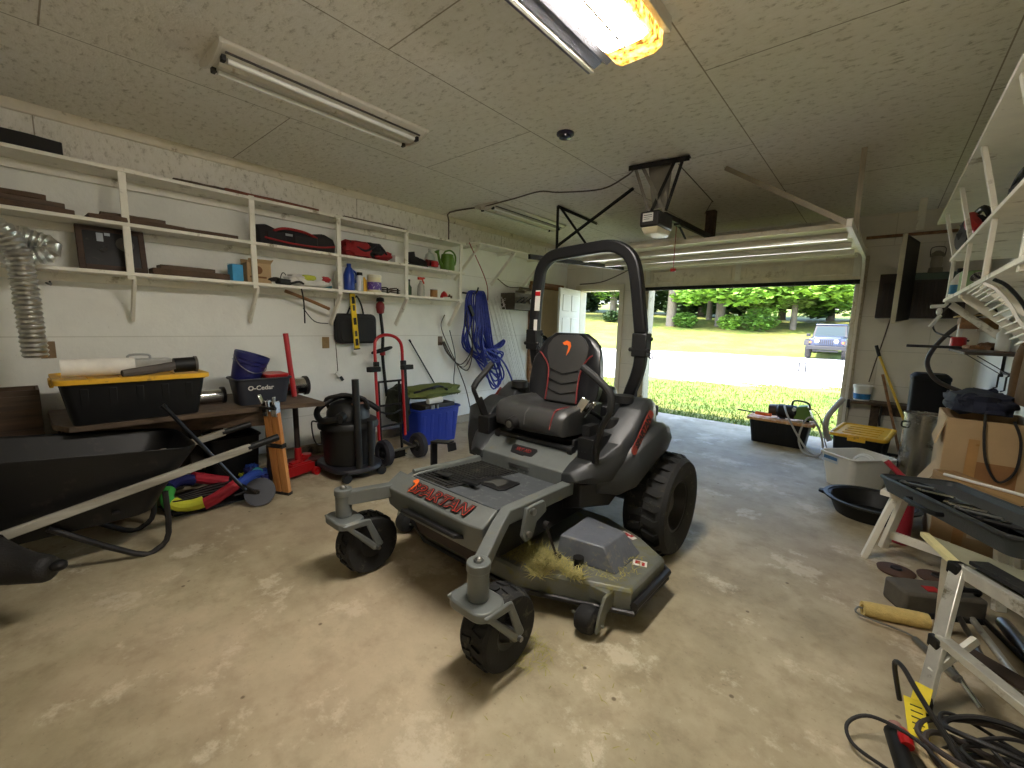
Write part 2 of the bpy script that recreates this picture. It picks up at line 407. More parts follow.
# door tracks with their hangers
def track(x, label, hang):
    t_ = thing('door_track', label, 'door track', (x, 5.2, 0), group=None)
    pts = [(0, 1.33, 0.02), (0, 1.33, 1.9)]+[(0, 1.33-.36*(1-math.cos(a)), 1.9+.36*math.sin(a)) for a in [PI/2*k/8 for k in range(1, 9)]]+[(0, -1.55, 2.12)]
    b = MB().tube(pts, .02, flat=(.05, .03, (1,0,0)))
    part('rail', b, WHITEPAINT if x > -1 else DKSTEEL, t_)
    for (p, q) in hang:
        part('hanger', MB().bar(p, q, .035, .004).bar(p, q, .004, .035), DKSTEEL if x < -1 else mat('hanger_paint', (170,160,140), .5, .2), t_)
    return t_
track(-.24, 'white painted garage door track right of the opening, beside the wall cabinet', [((0, -1.5, 2.12), (-.9, -1.2, 2.74)), ((0, -.9, 2.16), (0, -1.05, 2.74))])
track(-2.93, 'dark garage door track left of the opening above the mower seat', [((0, -1.05, 2.18), (0, -1.06, 2.74)), ((0, -1.05, 2.3), (.95, -1.15, 2.74)), ((0, -1.0, 2.73), (0, -.1, 2.25)), ((0,-1.06,2.735), (-.05,-.1,2.735))])
# ================================================================ zero-turn mower
MG = mat('mower_grey', (106,110,108), .42, .25, var=.1, bump=.05, dirt=((120,112,90), .1, 8))
MGL = mat('mower_grey_edge', (122,126,120), .4, .3, var=.1)
MBK = mat('mower_black', (20,20,22), .45, var=.15)
PLAS = mat('mower_moulding', (40,42,44), .42, var=.12, bump=.12, bscale=160)
TIRE = mat('tire_rubber', (25,25,25), .78, var=.25, bump=.2, bscale=70, dirt=((92,86,72), .12, 12))
VINYL = mat('seat_vinyl', (58,58,58), .36, var=.1, bump=.1, bscale=140)
VINYL2 = mat('seat_vinyl_dark', (24,25,29), .34, var=.1, bump=.06, bscale=140)
PIPE = mat('red_piping', (122,38,38), .6)
ORANGE = mat('logo_orange', (236,108,40), .5)
LOGORED = mat('logo_red', (196,58,40), .5)
FOAM = mat('grip_foam', (28,28,29), .7, bump=.15)
MX, MY = -1.58, 2.0
mow = thing('zero_turn_mower', 'grey and black zero turn riding mower with roll bar in the garage middle', 'mower', (MX, MY, 0))
def mp_(name, mb, m, parent=mow, **k):
    """mower part given in mower x, room y, height"""
    for i in range(len(mb.v)): mb.v[i] = mb.v[i]-Vector((0, MY, 0))
    return part(name, mb, m, parent, **k)
# --- chassis and engine
b = MB(); b.box((0, 2.2, .36), (.56, 1.5, .2)); b.box((0, 1.55, .40), (.5, .3, .14)); b.box((0, 2.9, .45), (.8, .3, .3))
b.cyl((-.55, 2.6, .31), (.55, 2.6, .31), .06); mp_('chassis', b, MBK, bevel=.01)
b = MB(); b.box((0, 2.78, .72), (.5, .42, .3)); b.cyl((0, 2.78, .86), (0, 2.78, .96), .19, .16, n=20); b.box((.2, 2.95, .6), (.2, .2, .16)); b.cyl((-.3, 2.95, .58), (.3, 2.95, .58), .06)
mp_('engine', b, MBK, bevel=.012)
b = MB(); b.box((-.3, 2.36, .55), (.12, .44, .2)).box((.3, 2.36, .55), (.12, .44, .2)).box((0, 2.36, .63), (.50, .44, .18)); mp_('seat_box', b, MBK, bevel=.01)
# --- wheels
def tire(name, cx, cy, R, w, rim, ntread, lug):
    prof = [(rim, -w*.40), (R*.80, -w*.5), (R*.93, -w*.49), (R*.985, -w*.40), (R*.985, w*.40), (R*.93, w*.49), (R*.80, w*.5), (rim, w*.40)]
    b = MB().lathe(prof, (cx, cy, R), (1,0,0), 40, cap=False)
    b.lathe([(rim, -w*.40), (rim*.96, 0), (rim, w*.40)], (cx, cy, R), (1,0,0), 40, cap=False)
    for k in range(ntread):
        for side in (-1, 1):
            a0 = 2*PI*(k+(0 if side < 0 else .5))/ntread
            M = Matrix.Translation((cx, cy, R))@Matrix.Rotation(a0, 4, 'X')
            q = MB(); rr = R*.985
            pts = [(.02, -.3), (.28, -.42), (.49, -.12), (.49, .16), (.3, -.05), (.02, .12)]; da = 2*PI/ntread*.85
            lo = []; hi = []
            for (u, v) in pts:
                a = v*da*1.3; h = lug*(1 if u < .4 else .2)
                x = side*u*w
                ro = rr-.012-(0 if u < .4 else .035*R/.3); ri = rr+h-(0 if u < .4 else .03*R/.3)
                lo.append((x, ro*math.sin(a), ro*math.cos(a))); hi.append((x, ri*math.sin(a), ri*math.cos(a)))
            q.loft([[M@Vector(p) for p in lo], [M@Vector(p) for p in hi]])
            b.add(q.v, q.f)
    return mp_(name, b, TIRE, sharp=28)
for s in (-1, 1):
    rt = tire('rear_tire', s*.635, 2.6, .305, .26, .165, 22, .02)
    h = MB().lathe([(.165, -.1), (.165, .1), (.15, .1), (.13, .03), (.06, .02), (.05, .06), (.0, .06)], (s*.635, 2.6, .305), (s,0,0), 28)
    for k in range(5):
        a = 2*PI*k/5; h.cyl((s*.645, 2.6+.085*math.cos(a), .305+.085*math.sin(a)), (s*.665, 2.6+.085*math.cos(a), .305+.085*math.sin(a)), .012, n=8)
    mp_('rim', h, MBK, rt)
    ft = tire('caster_tire', s*.508, 1.205, .16, .15, .072, 18, .008)
    h = MB().lathe([(.075, -.06), (.075, .06), (.05, .05), (.03, .085), (0, .085)], (s*.508, 1.205, .162), (s,0,0), 20).cyl((s*.508-.1, 1.205, .162), (s*.508+.1, 1.205, .162), .012)
    mp_('rim', h, MBK, ft)
    # caster fork: bent plate over the tyre with a triangular window in each cheek
    fk = MB(); fk.prism(rrect(.205, .15, .05, 4, s*.508, 1.075), .312, .352, 'xy')
    for c in (-1, 1):
        x0 = s*.508+c*.094; x1 = x0+c*.016
        fk.prism([(1.01, .345), (1.15, .345), (1.165, .305), (1.03, .315)], x0, x1, 'yz')
        fk.prism([(1.13, .345), (1.165, .34), (1.245, .17), (1.205, .145)], x0, x1, 'yz')
        fk.prism([(1.01, .345), (1.05, .335), (1.22, .165), (1.205, .145), (1.185, .15)], x0, x1, 'yz')
    fo = mp_('caster_fork', fk, MG, bevel=.012)
    mp_('axle_bolt', MB().cyl((s*.508-.125, 1.205, .162), (s*.508+.125, 1.205, .162), .011, n=10), STEEL, fo)
    sp = MB().cyl((s*.515, 1.075, .355), (s*.515, 1.075, .49), .042, n=20).cyl((s*.515, 1.075, .47), (s*.515, 1.075, .505), .047, n=20)
    so = mp_('spindle', sp, MG, bevel=.004)
    mp_('spindle_bolt', MB().cyl((s*.515, 1.075, .505), (s*.515, 1.075, .515), .02, n=6).ball((s*.515, 1.075, .515), (.014,.014,.008)), STEEL, so)
    # front arm: welded box beam from spindle back along the foot plate
    a = MB().tube([(s*.50, 1.09, .455), (s*.37, 1.33, .475), (s*.345, 1.42, .515), (s*.345, 2.0, .50)], .03, flat=(.055, .075, (0,0,1)))
    ao = mp_('front_arm', a, MG, bevel=.006)
    br_ = MB().prism([(1.52, .53), (1.66, .53), (1.68, .47), (1.60, .44), (1.57, .37), (1.52, .36), (1.49, .40)], s*.375, s*.395, 'yz')
    bo = mp_('lift_bracket', br_, MG, bevel=.004)
    mp_('bolt', MB().cyl((s*.39, 1.56, .505), (s*.41, 1.56, .505), .018, n=12).cyl((s*.39, 1.53, .40), (s*.41, 1.53, .40), .016, n=12), STEEL, bo)
    lk = MB().bar((s*.41, 1.66, .40), (s*.45, 1.70, .24), .022, .012).cyl((s*.40, 1.66, .405), (s*.425, 1.66, .405), .02, n=12).cyl((s*.44, 1.70, .235), (s*.47, 1.70, .235), .02, n=12)
    mp_('lift_link', lk, DKSTEEL)
# --- front panel with the name, step bar under it
fp = MB(); q = .385
q = .385
fp.loft([[(-q-.04, 1.375, .555), (-q-.04, 1.275, .495), (-q-.04, 1.30, .375), (-q-.04, 1.40, .40)], [(-.34, 1.36, .56), (-.34, 1.26, .495), (-.27, 1.285, .36), (-.27, 1.40, .40)],
         [(.26, 1.36, .56), (.26, 1.26, .495), (.27, 1.285, .36), (.27, 1.40, .40)], [(q-.05, 1.375, .555), (q-.05, 1.275, .495), (q-.05, 1.30, .375), (q-.05, 1.40, .40)]])
fpo = mp_('front_panel', fp, MG, bevel=.006)
nrm = Vector((0, -.065, .10)).cross(Vector((1,0,0))); nrm = Vector((0, -.545, .838))
F_ = plane_frame((-.015, 1.305-MY, .531), (1,0,0), (0, -.545, .838))
SX_ = Matrix.Diagonal((1.18,1,1,1))
lettering('logo_outline', 'SPARTAN', .08, MBK, fpo, F_@Matrix.Translation((.01,0,.001))@SX_, shear=.25, depth=.001, bold=.0085, spread=1.12)
lettering('logo_lettering', 'SPARTAN', .08, LOGORED, fpo, F_@Matrix.Translation((.01,0,.0035))@SX_, shear=.25, depth=.0008, bold=.0032, spread=1.12)
lettering('logo_fill', 'SPARTAN', .08, mat('logo_dark', (44,36,34), .5), fpo, F_@Matrix.Translation((.01,0,.005))@SX_, shear=.25, depth=.0006, bold=.0008, spread=1.12)
hm = MB()    # crest
hm.prism([(-.02,.03),(.0,.05),(.02,.045),(.03,.02),(.022,-.01),(.008,-.045),(.012,-.01),(.014,.012),(.004,.024),(-.006,.02)], 0, .003, 'xy')
hm.v = [F_@(Vector((-.205, .004, .004))+v*.95) for v in hm.v]
part('logo_crest', hm, ORANGE, fpo)
sb = MB().tube([(-.20, 1.32, .40), (-.20, 1.245, .425), (.20, 1.245, .425), (.20, 1.32, .40)], .02, flat=(.05, .018, (0,0,1)))
mp_('step_bar', sb, MBK, fpo, bevel=.004)
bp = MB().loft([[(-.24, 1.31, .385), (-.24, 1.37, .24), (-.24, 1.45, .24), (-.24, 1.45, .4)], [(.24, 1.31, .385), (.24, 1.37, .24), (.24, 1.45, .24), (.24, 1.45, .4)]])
mp_('dark_under_sheet', bp, mat('under_sheet_dark', (44,34,32), .6, dirt=((74,52,40), .2, 9)), bevel=.005)  # dark sheet added to stand for shadow and chute below the front panel
# --- foot plate
b = MB().loft([[(-.32, 1.39, .545), (.32, 1.39, .545), (.32, 1.39, .515), (-.32, 1.39, .515)], [(-.32, 1.94, .505), (.32, 1.94, .505), (.32, 1.94, .475), (-.32, 1.94, .475)]])
fpl = mp_('foot_plate', b, mat('foot_plate_paint', (84,88,92), .45, .3, var=.2, scale=16, dirt=((122,124,122), .2, 26)), bevel=.003)
def on_plate(x, y, h=0): return Vector((x, y, .545-(y-1.39)*.0727+h))
b = MB()
for k in range(17):
    y = 1.42+k*.03; b.bar(on_plate(-.3, y, .004), on_plate(-.06 if y < 1.72 else -.02, y, .004), .016, .012)
b.loft([[on_plate(-.31, 1.405, 0), on_plate(-.04, 1.405, 0), on_plate(-.04, 1.405, .004), on_plate(-.31, 1.405, .004)], [on_plate(-.31, 1.925, 0), on_plate(.0, 1.925, 0), on_plate(.0, 1.925, .004), on_plate(-.31, 1.925, .004)]])
mp_('rubber_mat', b, RUBBER, fpl)
b = MB(); em = [(-.03, 1.58), (.15, 1.58), (.17, 1.62), (.15, 1.76), (-.02, 1.76), (-.04, 1.72)]
b.loft([[on_plate(x, y, .001) for x, y in em], [on_plate(x, y, .008) for x, y in em]])
eo = mp_('emblem_plate', b, MBK, fpl, bevel=.002)
b = MB(); em2 = [(.02, 1.61), (.07, 1.63), (.12, 1.61), (.115, 1.68), (.09, 1.73), (.05, 1.73), (.03, 1.70)]
b.loft([[on_plate(x, y, .007) for x, y in em2], [on_plate(x, y, .011) for x, y in em2]]); mp_('emblem', b, mat('emblem_grey', (70,70,66), .5), eo)
for (x, y) in ((-.17, 1.47), (.02, 1.50)):
    mp_('pedal', MB().bar(on_plate(x-.05, y, .03), on_plate(x+.05, y+.02, .03), .04, .012).bar(on_plate(x, y+.02, 0), on_plate(x, y, .03), .02, .02), MBK, fpl, bevel=.003)
mp_('side_rail', MB().tube([(-.335, 1.40, .565), (-.335, 1.95, .53)], .012), MGL)
# --- kick panel below the seat
b = MB().loft([[(x, 1.93, .49), (x, 1.93, .585), (x, 2.05, .665), (x, 2.12, .665), (x, 2.12, .49)] for x in (-.33, .33)])
kp = mp_('kick_panel', b, MG, bevel=.005)
K_ = plane_frame((-.02, 1.99-MY, .6265), (1,0,0), (0, -.555, .832))
b = MB().prism([(-.10,.02),(-.09,.034),(.09,.034),(.10,.02),(.085,-.024),(.07,-.03),(.03,-.03),(.02,-.038),(-.05,-.034),(-.08,-.03)], 0, .003, 'xy'); b.v = [K_@v for v in b.v]
nb = part('name_badge', b, MBK, kp)
lettering('badge_lettering', 'SRT XD', .034, mat('badge_red', (120,34,30), .5), nb, K_@Matrix.Translation((0,.003,.004)), shear=.25, depth=.0008, bold=.001)
mp_('latch_strip', MB().box((-.0, 1.926, .545), (.15, .006, .018)).cyl((.0, 1.924, .525), (.0, 1.918, .525), .006, n=8).cyl((.05, 1.924, .525), (.05, 1.918, .525), .006, n=8), STEEL, kp)
b = MB().cyl((-.27, 2.06, .685), (.27, 2.06, .685), .018).cyl((-.3, 2.06, .68), (-.27, 2.06, .68), .028).cyl((.27, 2.06, .68), (.3, 2.06, .68), .028)
mp_('hinge_bar', b, MBK)
# --- side pods (tank and fender), mirrored
def pod(s):
    def ring(y, xi, xo, z0, z1, zi): y = 1.92+(y-1.92)*.87; return [(s*xi, y, z0), (s*xo, y, z0+.02), (s*(xo+.015), y, (z0+z1)/2), (s*xo, y, z1-.03), (s*(xo-.03), y, z1), (s*(xi+.03), y, z1-.005), (s*xi, y, zi)]
    Y_ = lambda y: 1.92+(y-1.92)*.87
    rings = [ring(1.92, .31, .40, .53, .595, .58), ring(2.0, .31, .46, .52, .645, .62), ring(2.1, .31, .52, .52, .685, .66), ring(2.22, .34, .555, .55, .74, .70), ring(2.34, .37, .575, .59, .83, .78),
             ring(2.44, .385, .58, .62, .92, .86), ring(2.52, .39, .575, .64, .965, .90), ring(2.60, .39, .57, .65, .972, .90), ring(2.70, .38, .55, .66, .955, .88), ring(2.84, .34, .50, .68, .90, .84), ring(2.95, .3, .44, .70, .84, .8)]
    o = mp_('side_pod', MB().loft(rings), PLAS, sharp=50, bevel=.008)
    # outer fender over the tyre
    def fr(y, xi, xo, z0, z1):
        y = 1.92+(y-1.92)*.87
        if s < 0: z1 += max(0, .20-.5*abs(y-2.10)) if y < 2.5 else 0; xo = min(.66, xo+(.10 if y < 2.2 else 0))
        return [(s*xi, y, z0), (s*xo, y, z0), (s*(xo+.02), y, (z0+z1)/2), (s*xo, y, z1-.02), (s*(xo-.04), y, z1), (s*xi, y, z1)]
    rings = [fr(2.08, .42, .47, .47, .56), fr(2.18, .42, .56, .46, .64), fr(2.28, .44, .62, .50, .72), fr(2.38, .46, .65, .58, .78), fr(2.48, .48, .665, .635, .82), fr(2.58, .48, .665, .65, .835), fr(2.68, .48, .655, .655, .82), fr(2.76, .46, .62, .66, .79)]
    f = mp_('fender', MB().loft(rings), PLAS, sharp=50, bevel=.006)
    tl = MB().box((s*.47, 2.70, .86), (.10, .08, .07)); mp_('tail_box', tl, MBK, bevel=.01)
    sk = MB().loft([[(s*.30, 1.96, .36), (s*.42, 1.96, .40), (s*.42, 1.96, .53), (s*.30, 1.96, .55)], [(s*.30, 2.15, .36), (s*.50, 2.15, .38), (s*.50, 2.15, .53), (s*.3, 2.15, .55)], [(s*.30, 2.36, .46), (s*.50, 2.36, .46), (s*.52, 2.36, .56), (s*.3, 2.36, .58)]])
    mp_('skirt', sk, MBK, bevel=.008)
    # decal along the pod's outer top edge
    A = Vector((s*.59, 2.20-MY, .70)); B = Vector((s*.592, 2.42-MY, .91)); d = (B-A); n_ = Vector((s*.94, -.1, .3))
    Md = plane_frame(tuple((A+B)/2+Vector((s*.012,0,0))), d if s > 0 else -d, n_)
    pl = MB().prism(rrect(.31, .045, .02, 3), -.004, .001, 'xy'); pl.v = [Md@v for v in pl.v]
    po = part('decal', pl, mat('decal_orange', (130,48,38), .45, dirt=((110,50,40), .3, 40)), o)
    lettering('decal_lettering', 'SPARTAN', .05, MBK, po, Md@Matrix.Translation((0,-.002,.002)), shear=.2, depth=.0008, bold=.002)
    mp_('cap', MB().cyl((s*.42, 2.42, .94), (s*.42, 2.42, .985), .06, n=24), MBK)
pod(1); pod(-1)
# --- seat
def cush(rings): return MB().loft(rings)
sx = -.03
def seatring(y, w, z0, z1, bol, n=14):
    out = []
    for k in range(n+1):
        a = -1+2*k/n; z = z1+bol*max(0, abs(a)-.6)/.4-(.03 if abs(a) > .97 else 0); out.append((sx+a*w, y, z))
    out += [(sx+w*.96, y, z0), (sx, y, z0-.01), (sx-w*.96, y, z0)]
    return out
sr = [seatring(2.005, .20, .79, .82, 0), seatring(2.015, .25, .765, .855, .0), seatring(2.04, .275, .75, .885, .01), seatring(2.09, .285, .745, .895, .03), seatring(2.20, .29, .74, .885, .055), seatring(2.34, .29, .74, .865, .075), seatring(2.46, .28, .74, .86, .08)]
sc_ = mp_('seat_cushion', cush(sr), VINYL, sharp=60, bevel=.006)
for s in (1,):
    mp_('piping', MB().tube([(sx+s*.19, 2.004, .79), (sx+s*.2, 2.011, .85), (sx+s*.2, 2.05, .898), (sx+s*.185, 2.18, .898), (sx+s*.18, 2.32, .875)], .0045, smooth=4), PIPE, sc_)
mp_('seam', MB().tube([(sx, 2.0, .79), (sx, 2.01, .855), (sx, 2.05, .892)], .003, smooth=3), mat('seam_grey', (80,80,80), .6), sc_)
mp_('adjuster_knob', MB().cyl((sx-.08, 2.015, .79), (sx-.08, 1.955, .785), .042, .036, n=20), DKSTEEL, sc_)
mp_('knob_cap', MB().lathe([(0,0),(.022,0),(.022,.006),(.012,.009),(0,.009)], (sx-.08, 1.955, .785), (0,-1,0), 18), STEEL, sc_)
sx = -.06
# backrest: outline lofted front to back, leaning slightly
def bw(z):   # half width by height
    pts = [(.86, .255), (.95, .285), (1.02, .29), (1.12, .28), (1.20, .262), (1.27, .235), (1.32, .19), (1.345, .13)]
    for (a, b_), (c, d) in zip(pts, pts[1:]):
        if a <= z <= c: return b_+(d-b_)*(z-a)/(c-a)
    return pts[-1][1]
zs = [.86, .9, .95, 1.0, 1.06, 1.12, 1.17, 1.22, 1.27, 1.31, 1.335, 1.35]
rings = []
for z in zs:
    w = bw(min(z, 1.345)); y0 = 2.45+(z-.86)*.16; th = .055 if z < 1.3 else .04; ring = []
    for k in range(13):
        a = -1+2*k/12; bul = .055*max(0, abs(a)-.55)/.45 if z < 1.2 else .02*max(0, abs(a)-.55)/.45
        ring.append((sx+a*w, y0-bul-(.012 if abs(a) < .5 else 0)+(.03 if abs(a) == 1 else 0), z))
    for k in range(7):
        a = 1-2*k/6; ring.append((sx+a*w*.95, y0+th+.04*(1-a*a), z))
    rings.append(ring)
bk = mp_('backrest', MB().loft(rings), VINYL2, sharp=60, bevel=.006)
# centre panel with chevron stitching, red piping, orange crest
rings = []
for z, hw in ((.88, .125), (.98, .12), (1.08, .125), (1.14, .14), (1.20, .165), (1.26, .165), (1.31, .13), (1.335, .09)):
    y0 = 2.45+(z-.86)*.16-.016; rings.append([(sx-hw, y0, z), (sx-hw*.5, y0-.012, z), (sx+hw*.5, y0-.012, z), (sx+hw, y0, z), (sx+hw, y0+.03, z), (sx-hw, y0+.03, z)])
cp = mp_('centre_panel', MB().loft(rings), VINYL, bk, sharp=60)
for z in (.93, 1.0, 1.07):
    y = 2.45+(z-.86)*.16-.030
    mp_('chevron_seam', MB().tube([(sx-.115, y+.008, z+.03), (sx-.05, y-.001, z+.012), (sx, y-.002, z), (sx+.05, y-.001, z+.012), (sx+.115, y+.008, z+.03)], .0045), mat('seam_black', (12,12,13), .7), bk)
for s in (-1, 1):
    pts = [(sx+s*h, 2.45+(z-.86)*.16-.022-q, z) for z, h, q in ((.88, .128, 0), (.98, .125, .0), (1.08, .13, 0), (1.14, .15, .004), (1.19, .19, .012), (1.21, .215, .012))]
    mp_('piping', MB().tube(pts, .0055, smooth=4), PIPE, bk)
cr = MB().prism([(-.03,.03),(.0,.045),(.026,.036),(.034,.01),(.026,-.022),(.008,-.05),(.014,-.012),(.016,.008),(.004,.02),(-.012,.014),(-.024,.022)], 0, .003, 'xy')
Cm = plane_frame((sx+.0, 2.45+(1.25-.86)*.16-.0305-MY, 1.25), (1,0,0), (0,-1,.16)); cr.v = [Cm@(v*1.1) for v in cr.v]
part('crest', cr, ORANGE, bk)
mp_('belt_buckle', MB().box((.26, 2.2, .93), (.05, .03, .09), rot=(0,.5,.3)).box((.29, 2.23, .90), (.03, .02, .12), rot=(0,.7,0)), CHROME, bevel=.004)
mp_('seat_belt', MB().tube([(.25, 2.22, .9), (.30, 2.3, .86), (.33, 2.42, .78)], .012, smooth=4), BLACK)
# --- drive levers
for s in (-1, 1):
    if s > 0: P_ = [(.47, 2.02, .66), (.475, 1.99, .74), (.53, 1.955, .88), (.575, 1.95, .97), (.57, 1.95, 1.06), (.49, 1.95, 1.13), (.40, 1.95, 1.185)]
    else: P_ = [(-.43, 2.11, .66), (-.43, 2.06, .76), (-.43, 1.99, .90), (-.43, 1.955, .975), (-.425, 1.985, 1.02), (-.42, 2.05, 1.075), (-.415, 2.11, 1.13)]
    lo = mp_('drive_lever', MB().tube(P_, .015, smooth=5, n=10), MBK)
    mp_('grip', MB().tube(P_[3:] if s > 0 else P_[3:], .0205, smooth=5, n=10), FOAM, lo)
    q = P_[0]; r_ = P_[2]
    mp_('lever_plate', MB().bar((q[0]-.01*s, q[1]+.01, q[2]), (r_[0]-.01*s, r_[1]+.01, r_[2]), .016, .045, (0,1,0)).cyl((q[0]+.01*s, q[1]-.03, q[2]+.08), (q[0]+.02*s, q[1]-.04, q[2]+.08), .008, n=8), DKSTEEL, lo)
b = MB().box((.40, 2.2, .72), (.1, .36, .12)).box((.37, 2.12, .80), (.05, .1, .08)).cyl((.40, 2.30, .78), (.40, 2.30, .86), .05, n=18)
for k in range(3): b.tube([(.36+.02*k, 2.02, .70), (.40+.01*k, 2.1, .76), (.38, 2.24, .79)], .007, smooth=3)
mp_('control_console', b, MBK, bevel=.006)
b = MB().box((-.40, 2.2, .72), (.1, .36, .12)); mp_('control_console', b, MBK, bevel=.006)
# --- roll bar
b = MB()
pth = [(-.36, 2.66, .88), (-.40, 2.62, 1.05), (-.43, 2.6, 1.3), (-.425, 2.6, 1.55), (-.405, 2.6, 1.72), (-.385, 2.6, 1.81), (-.33, 2.6, 1.875), (-.24, 2.6, 1.905), (0, 2.6, 1.92), (.16, 2.6, 1.925), (.25, 2.6, 1.90), (.315, 2.6, 1.85), (.355, 2.6, 1.77), (.385, 2.6, 1.62), (.425, 2.6, 1.36)]
rb = mp_('roll_bar', b.tube(pth, .03, smooth=3, flat=(.08, .062, (0,1,0))), mat('roll_bar_paint', (22,22,24), .4, .2, var=.15), bevel=.014, seg=3)
mp_('lower_post', MB().tube([(.43, 2.6, 1.30), (.43, 2.6, 1.18), (.405, 2.61, 1.08), (.36, 2.63, .97), (.32, 2.66, .86)], .03, smooth=3, flat=(.075, .06, (0,1,0))), MBK, bevel=.012)
for x in (-.435, .43):
    hb = MB().box((x, 2.6, 1.29), (.1, .085, .15)).cyl((x-.07, 2.57, 1.26), (x+.07, 2.57, 1.26), .014, n=10).cyl((x-.06, 2.63, 1.33), (x+.06, 2.63, 1.33), .014, n=10)
    ho = mp_('fold_hinge', hb, MBK, rb, bevel=.008)
    mp_('pin_ring', MB().tube([(x+.06, 2.56, 1.25), (x+.09, 2.55, 1.24), (x+.1, 2.55, 1.21), (x+.07, 2.56, 1.22)], .004, smooth=4), DKSTEEL, ho)
lb = MB().box((-.385, 2.562, 1.58), (.045, .003, .15), rot=(0,.05,0)).box((-.395, 2.558, 1.40), (.03, .003, .08)); mp_('warning_label', lb, WHITEPL, rb)
lb = MB().box((-.382, 2.559, 1.63), (.043, .003, .03), rot=(0,.05,0)); mp_('warning_stripe', lb, RED, rb)
# --- lift pedal on the left
b = MB().bar((-.60, 1.76, .40), (-.60, 1.76, .62), .05, .018, (1,0,0)).bar((-.60, 1.76, .615), (-.47, 1.80, .625), .07, .012).bar((-.60,1.80,.42), (-.36, 1.86, .45), .12, .012).bar((-.47,1.80,.62), (-.46, 1.80, .57), .07,.01)
mp_('lift_pedal', b, MBK, bevel=.004)
# --- cutting deck
top = [(-.74, 1.66), (-.36, 1.51), (.34, 1.52), (.845, 1.74), (.85, 2.12), (.665, 2.25), (.40, 2.36), (-.50, 2.36), (-.84, 2.12), (-.85, 1.80)]
cx_, cy_ = 0, 1.93
dm = MB().loft([[(x, y, .085) for x, y in top], [(x, y, .192) for x, y in top], [(x*.985, cy_+(y-cy_)*.97, .207) for x, y in top]])
DECKM = mat('deck_paint', (108,110,102), .5, .2, var=.18, scale=7, dirt=((112,108,62), .3, 9), bump=.12)
dk = mp_('cutting_deck', dm, DECKM, bevel=.005)
lip = [(x*1.02, cy_+(y-cy_)*1.025) for x, y in top]
mp_('deck_rim', MB().tube([(x, y, .10) for x, y in lip], .012, n=8, closed=True).tube([(x, y, .135) for x, y in lip[3:6]], .02, n=8), DKSTEEL, dk)
b = MB().loft([[(.42, 1.74, .207), (.735, 1.80, .207), (.735, 2.08, .207), (.40, 2.12, .207)], [(.43, 1.755, .325), (.66, 1.80, .325), (.665, 2.02, .325), (.42, 2.05, .325)]])
cv = mp_('belt_cover', b, mat('belt_cover_paint', (92,96,104), .5, var=.15, scale=14, bump=.15, dirt=((120,118,108), .2, 18)), dk, bevel=.008)
b = MB().loft([[(-.42, 1.74, .207), (-.735, 1.80, .207), (-.735, 2.08, .207), (-.40, 2.12, .207)][::-1], [(-.43, 1.755, .325), (-.66, 1.80, .325), (-.665, 2.02, .325), (-.42, 2.05, .325)][::-1]])
mp_('belt_cover', b, MATS['belt_cover_paint'], dk, bevel=.008)
mp_('cover_knob', MB().cyl((.56, 1.735, .207), (.56, 1.735, .255), .022, n=14).cyl((.56, 1.735, .235), (.56, 1.735, .26), .028, n=10), BLACK, dk)
for s in (-1, 1):
    w_ = MB().lathe([(.0, -.05), (.035, -.05), (.058, -.035), (.066, 0), (.058, .035), (.035, .05), (0, .05)], (s*.70, 1.60, .07), (1,0,0), 20)
    wo = mp_('anti_scalp_wheel', w_, RUBBER, dk)
    mp_('wheel_bracket', MB().prism([(1.565, .045), (1.625, .05), (1.65, .10), (1.72, .12), (1.72, .19), (1.63, .19), (1.59, .13)], s*.757, s*.772, 'yz').cyl((s*.62, 1.60, .07), (s*.785, 1.60, .07), .008, n=8).box((s*.71, 1.69, .16), (.12, .05, .06)), DECKM, wo, bevel=.003)
for (x, y, r_, w1, w2) in ((.775, 1.98, .35, .07, .05), (.60, 2.215, -.35, .10, .035)):
    d = mp_('warning_decal', MB().box((x, y, .2085), (w1, w2, .002), rot=(0,0,r_)), WHITEPL, dk)
    mp_('decal_mark', MB().box((x-.012, y, .21), (w1*.35, w2*.6, .001), rot=(0,0,r_)).box((x+.018, y, .21), (w1*.2, w2*.6, .001), rot=(0,0,r_)), RED, dk)
mp_('discharge_chute', MB().loft([[(-.80, 1.74, .19), (-1.0, 1.78, .13), (-1.0, 1.78, .11), (-.80, 1.74, .08)], [(-.82, 2.12, .19), (-1.0, 2.08, .13), (-1.0, 2.08, .11), (-.82, 2.12, .08)]]), RUBBER, dk, bevel=.004)
# --- grass clippings lying on the deck and on the floor below it
def blades(mb, cx, cy, cz, rx, ry, n, L=.05, lift=.5):
    for _ in range(n):
        a = random.random()*2*PI; q = math.sqrt(random.random()); x = cx+rx*q*math.cos(a); y = cy+ry*q*math.sin(a)
        b_ = random.random()*2*PI; l = L*random.uniform(.5, 1.4); d = Vector((math.cos(b_)*l, math.sin(b_)*l, random.random()*l*lift)); w = Vector((-d.y, d.x, 0)).normalized()*.0022
        p = Vector((x, y, cz+random.random()*.012)); m_ = p+d*.55+Vector((0,0,.004))
        mb.add([p-w, p+w, m_+w*.8, m_-w*.8, p+d], [(0,1,2,3), (3,2,4)])
HAY = mat('clippings', (154,146,90), .8, var=.3, scale=60)
b = MB()
blades(b, .30, 1.65, .212, .16, .10, 900); blades(b, .45, 1.68, .212, .10, .07, 350); blades(b, .42, 1.62, .212, .07, .05, 500, .07, .9); blades(b, .62, 1.90, .212, .2, .2, 330, .03, .2); blades(b, .58, 1.655, .205, .06, .03, 200, .05, .8); blades(b, .44, 1.555, .20, .05, .03, 160, .06, .8)
for i in range(len(b.v)): b.v[i] = b.v[i]-Vector((0, 1.55, .21))
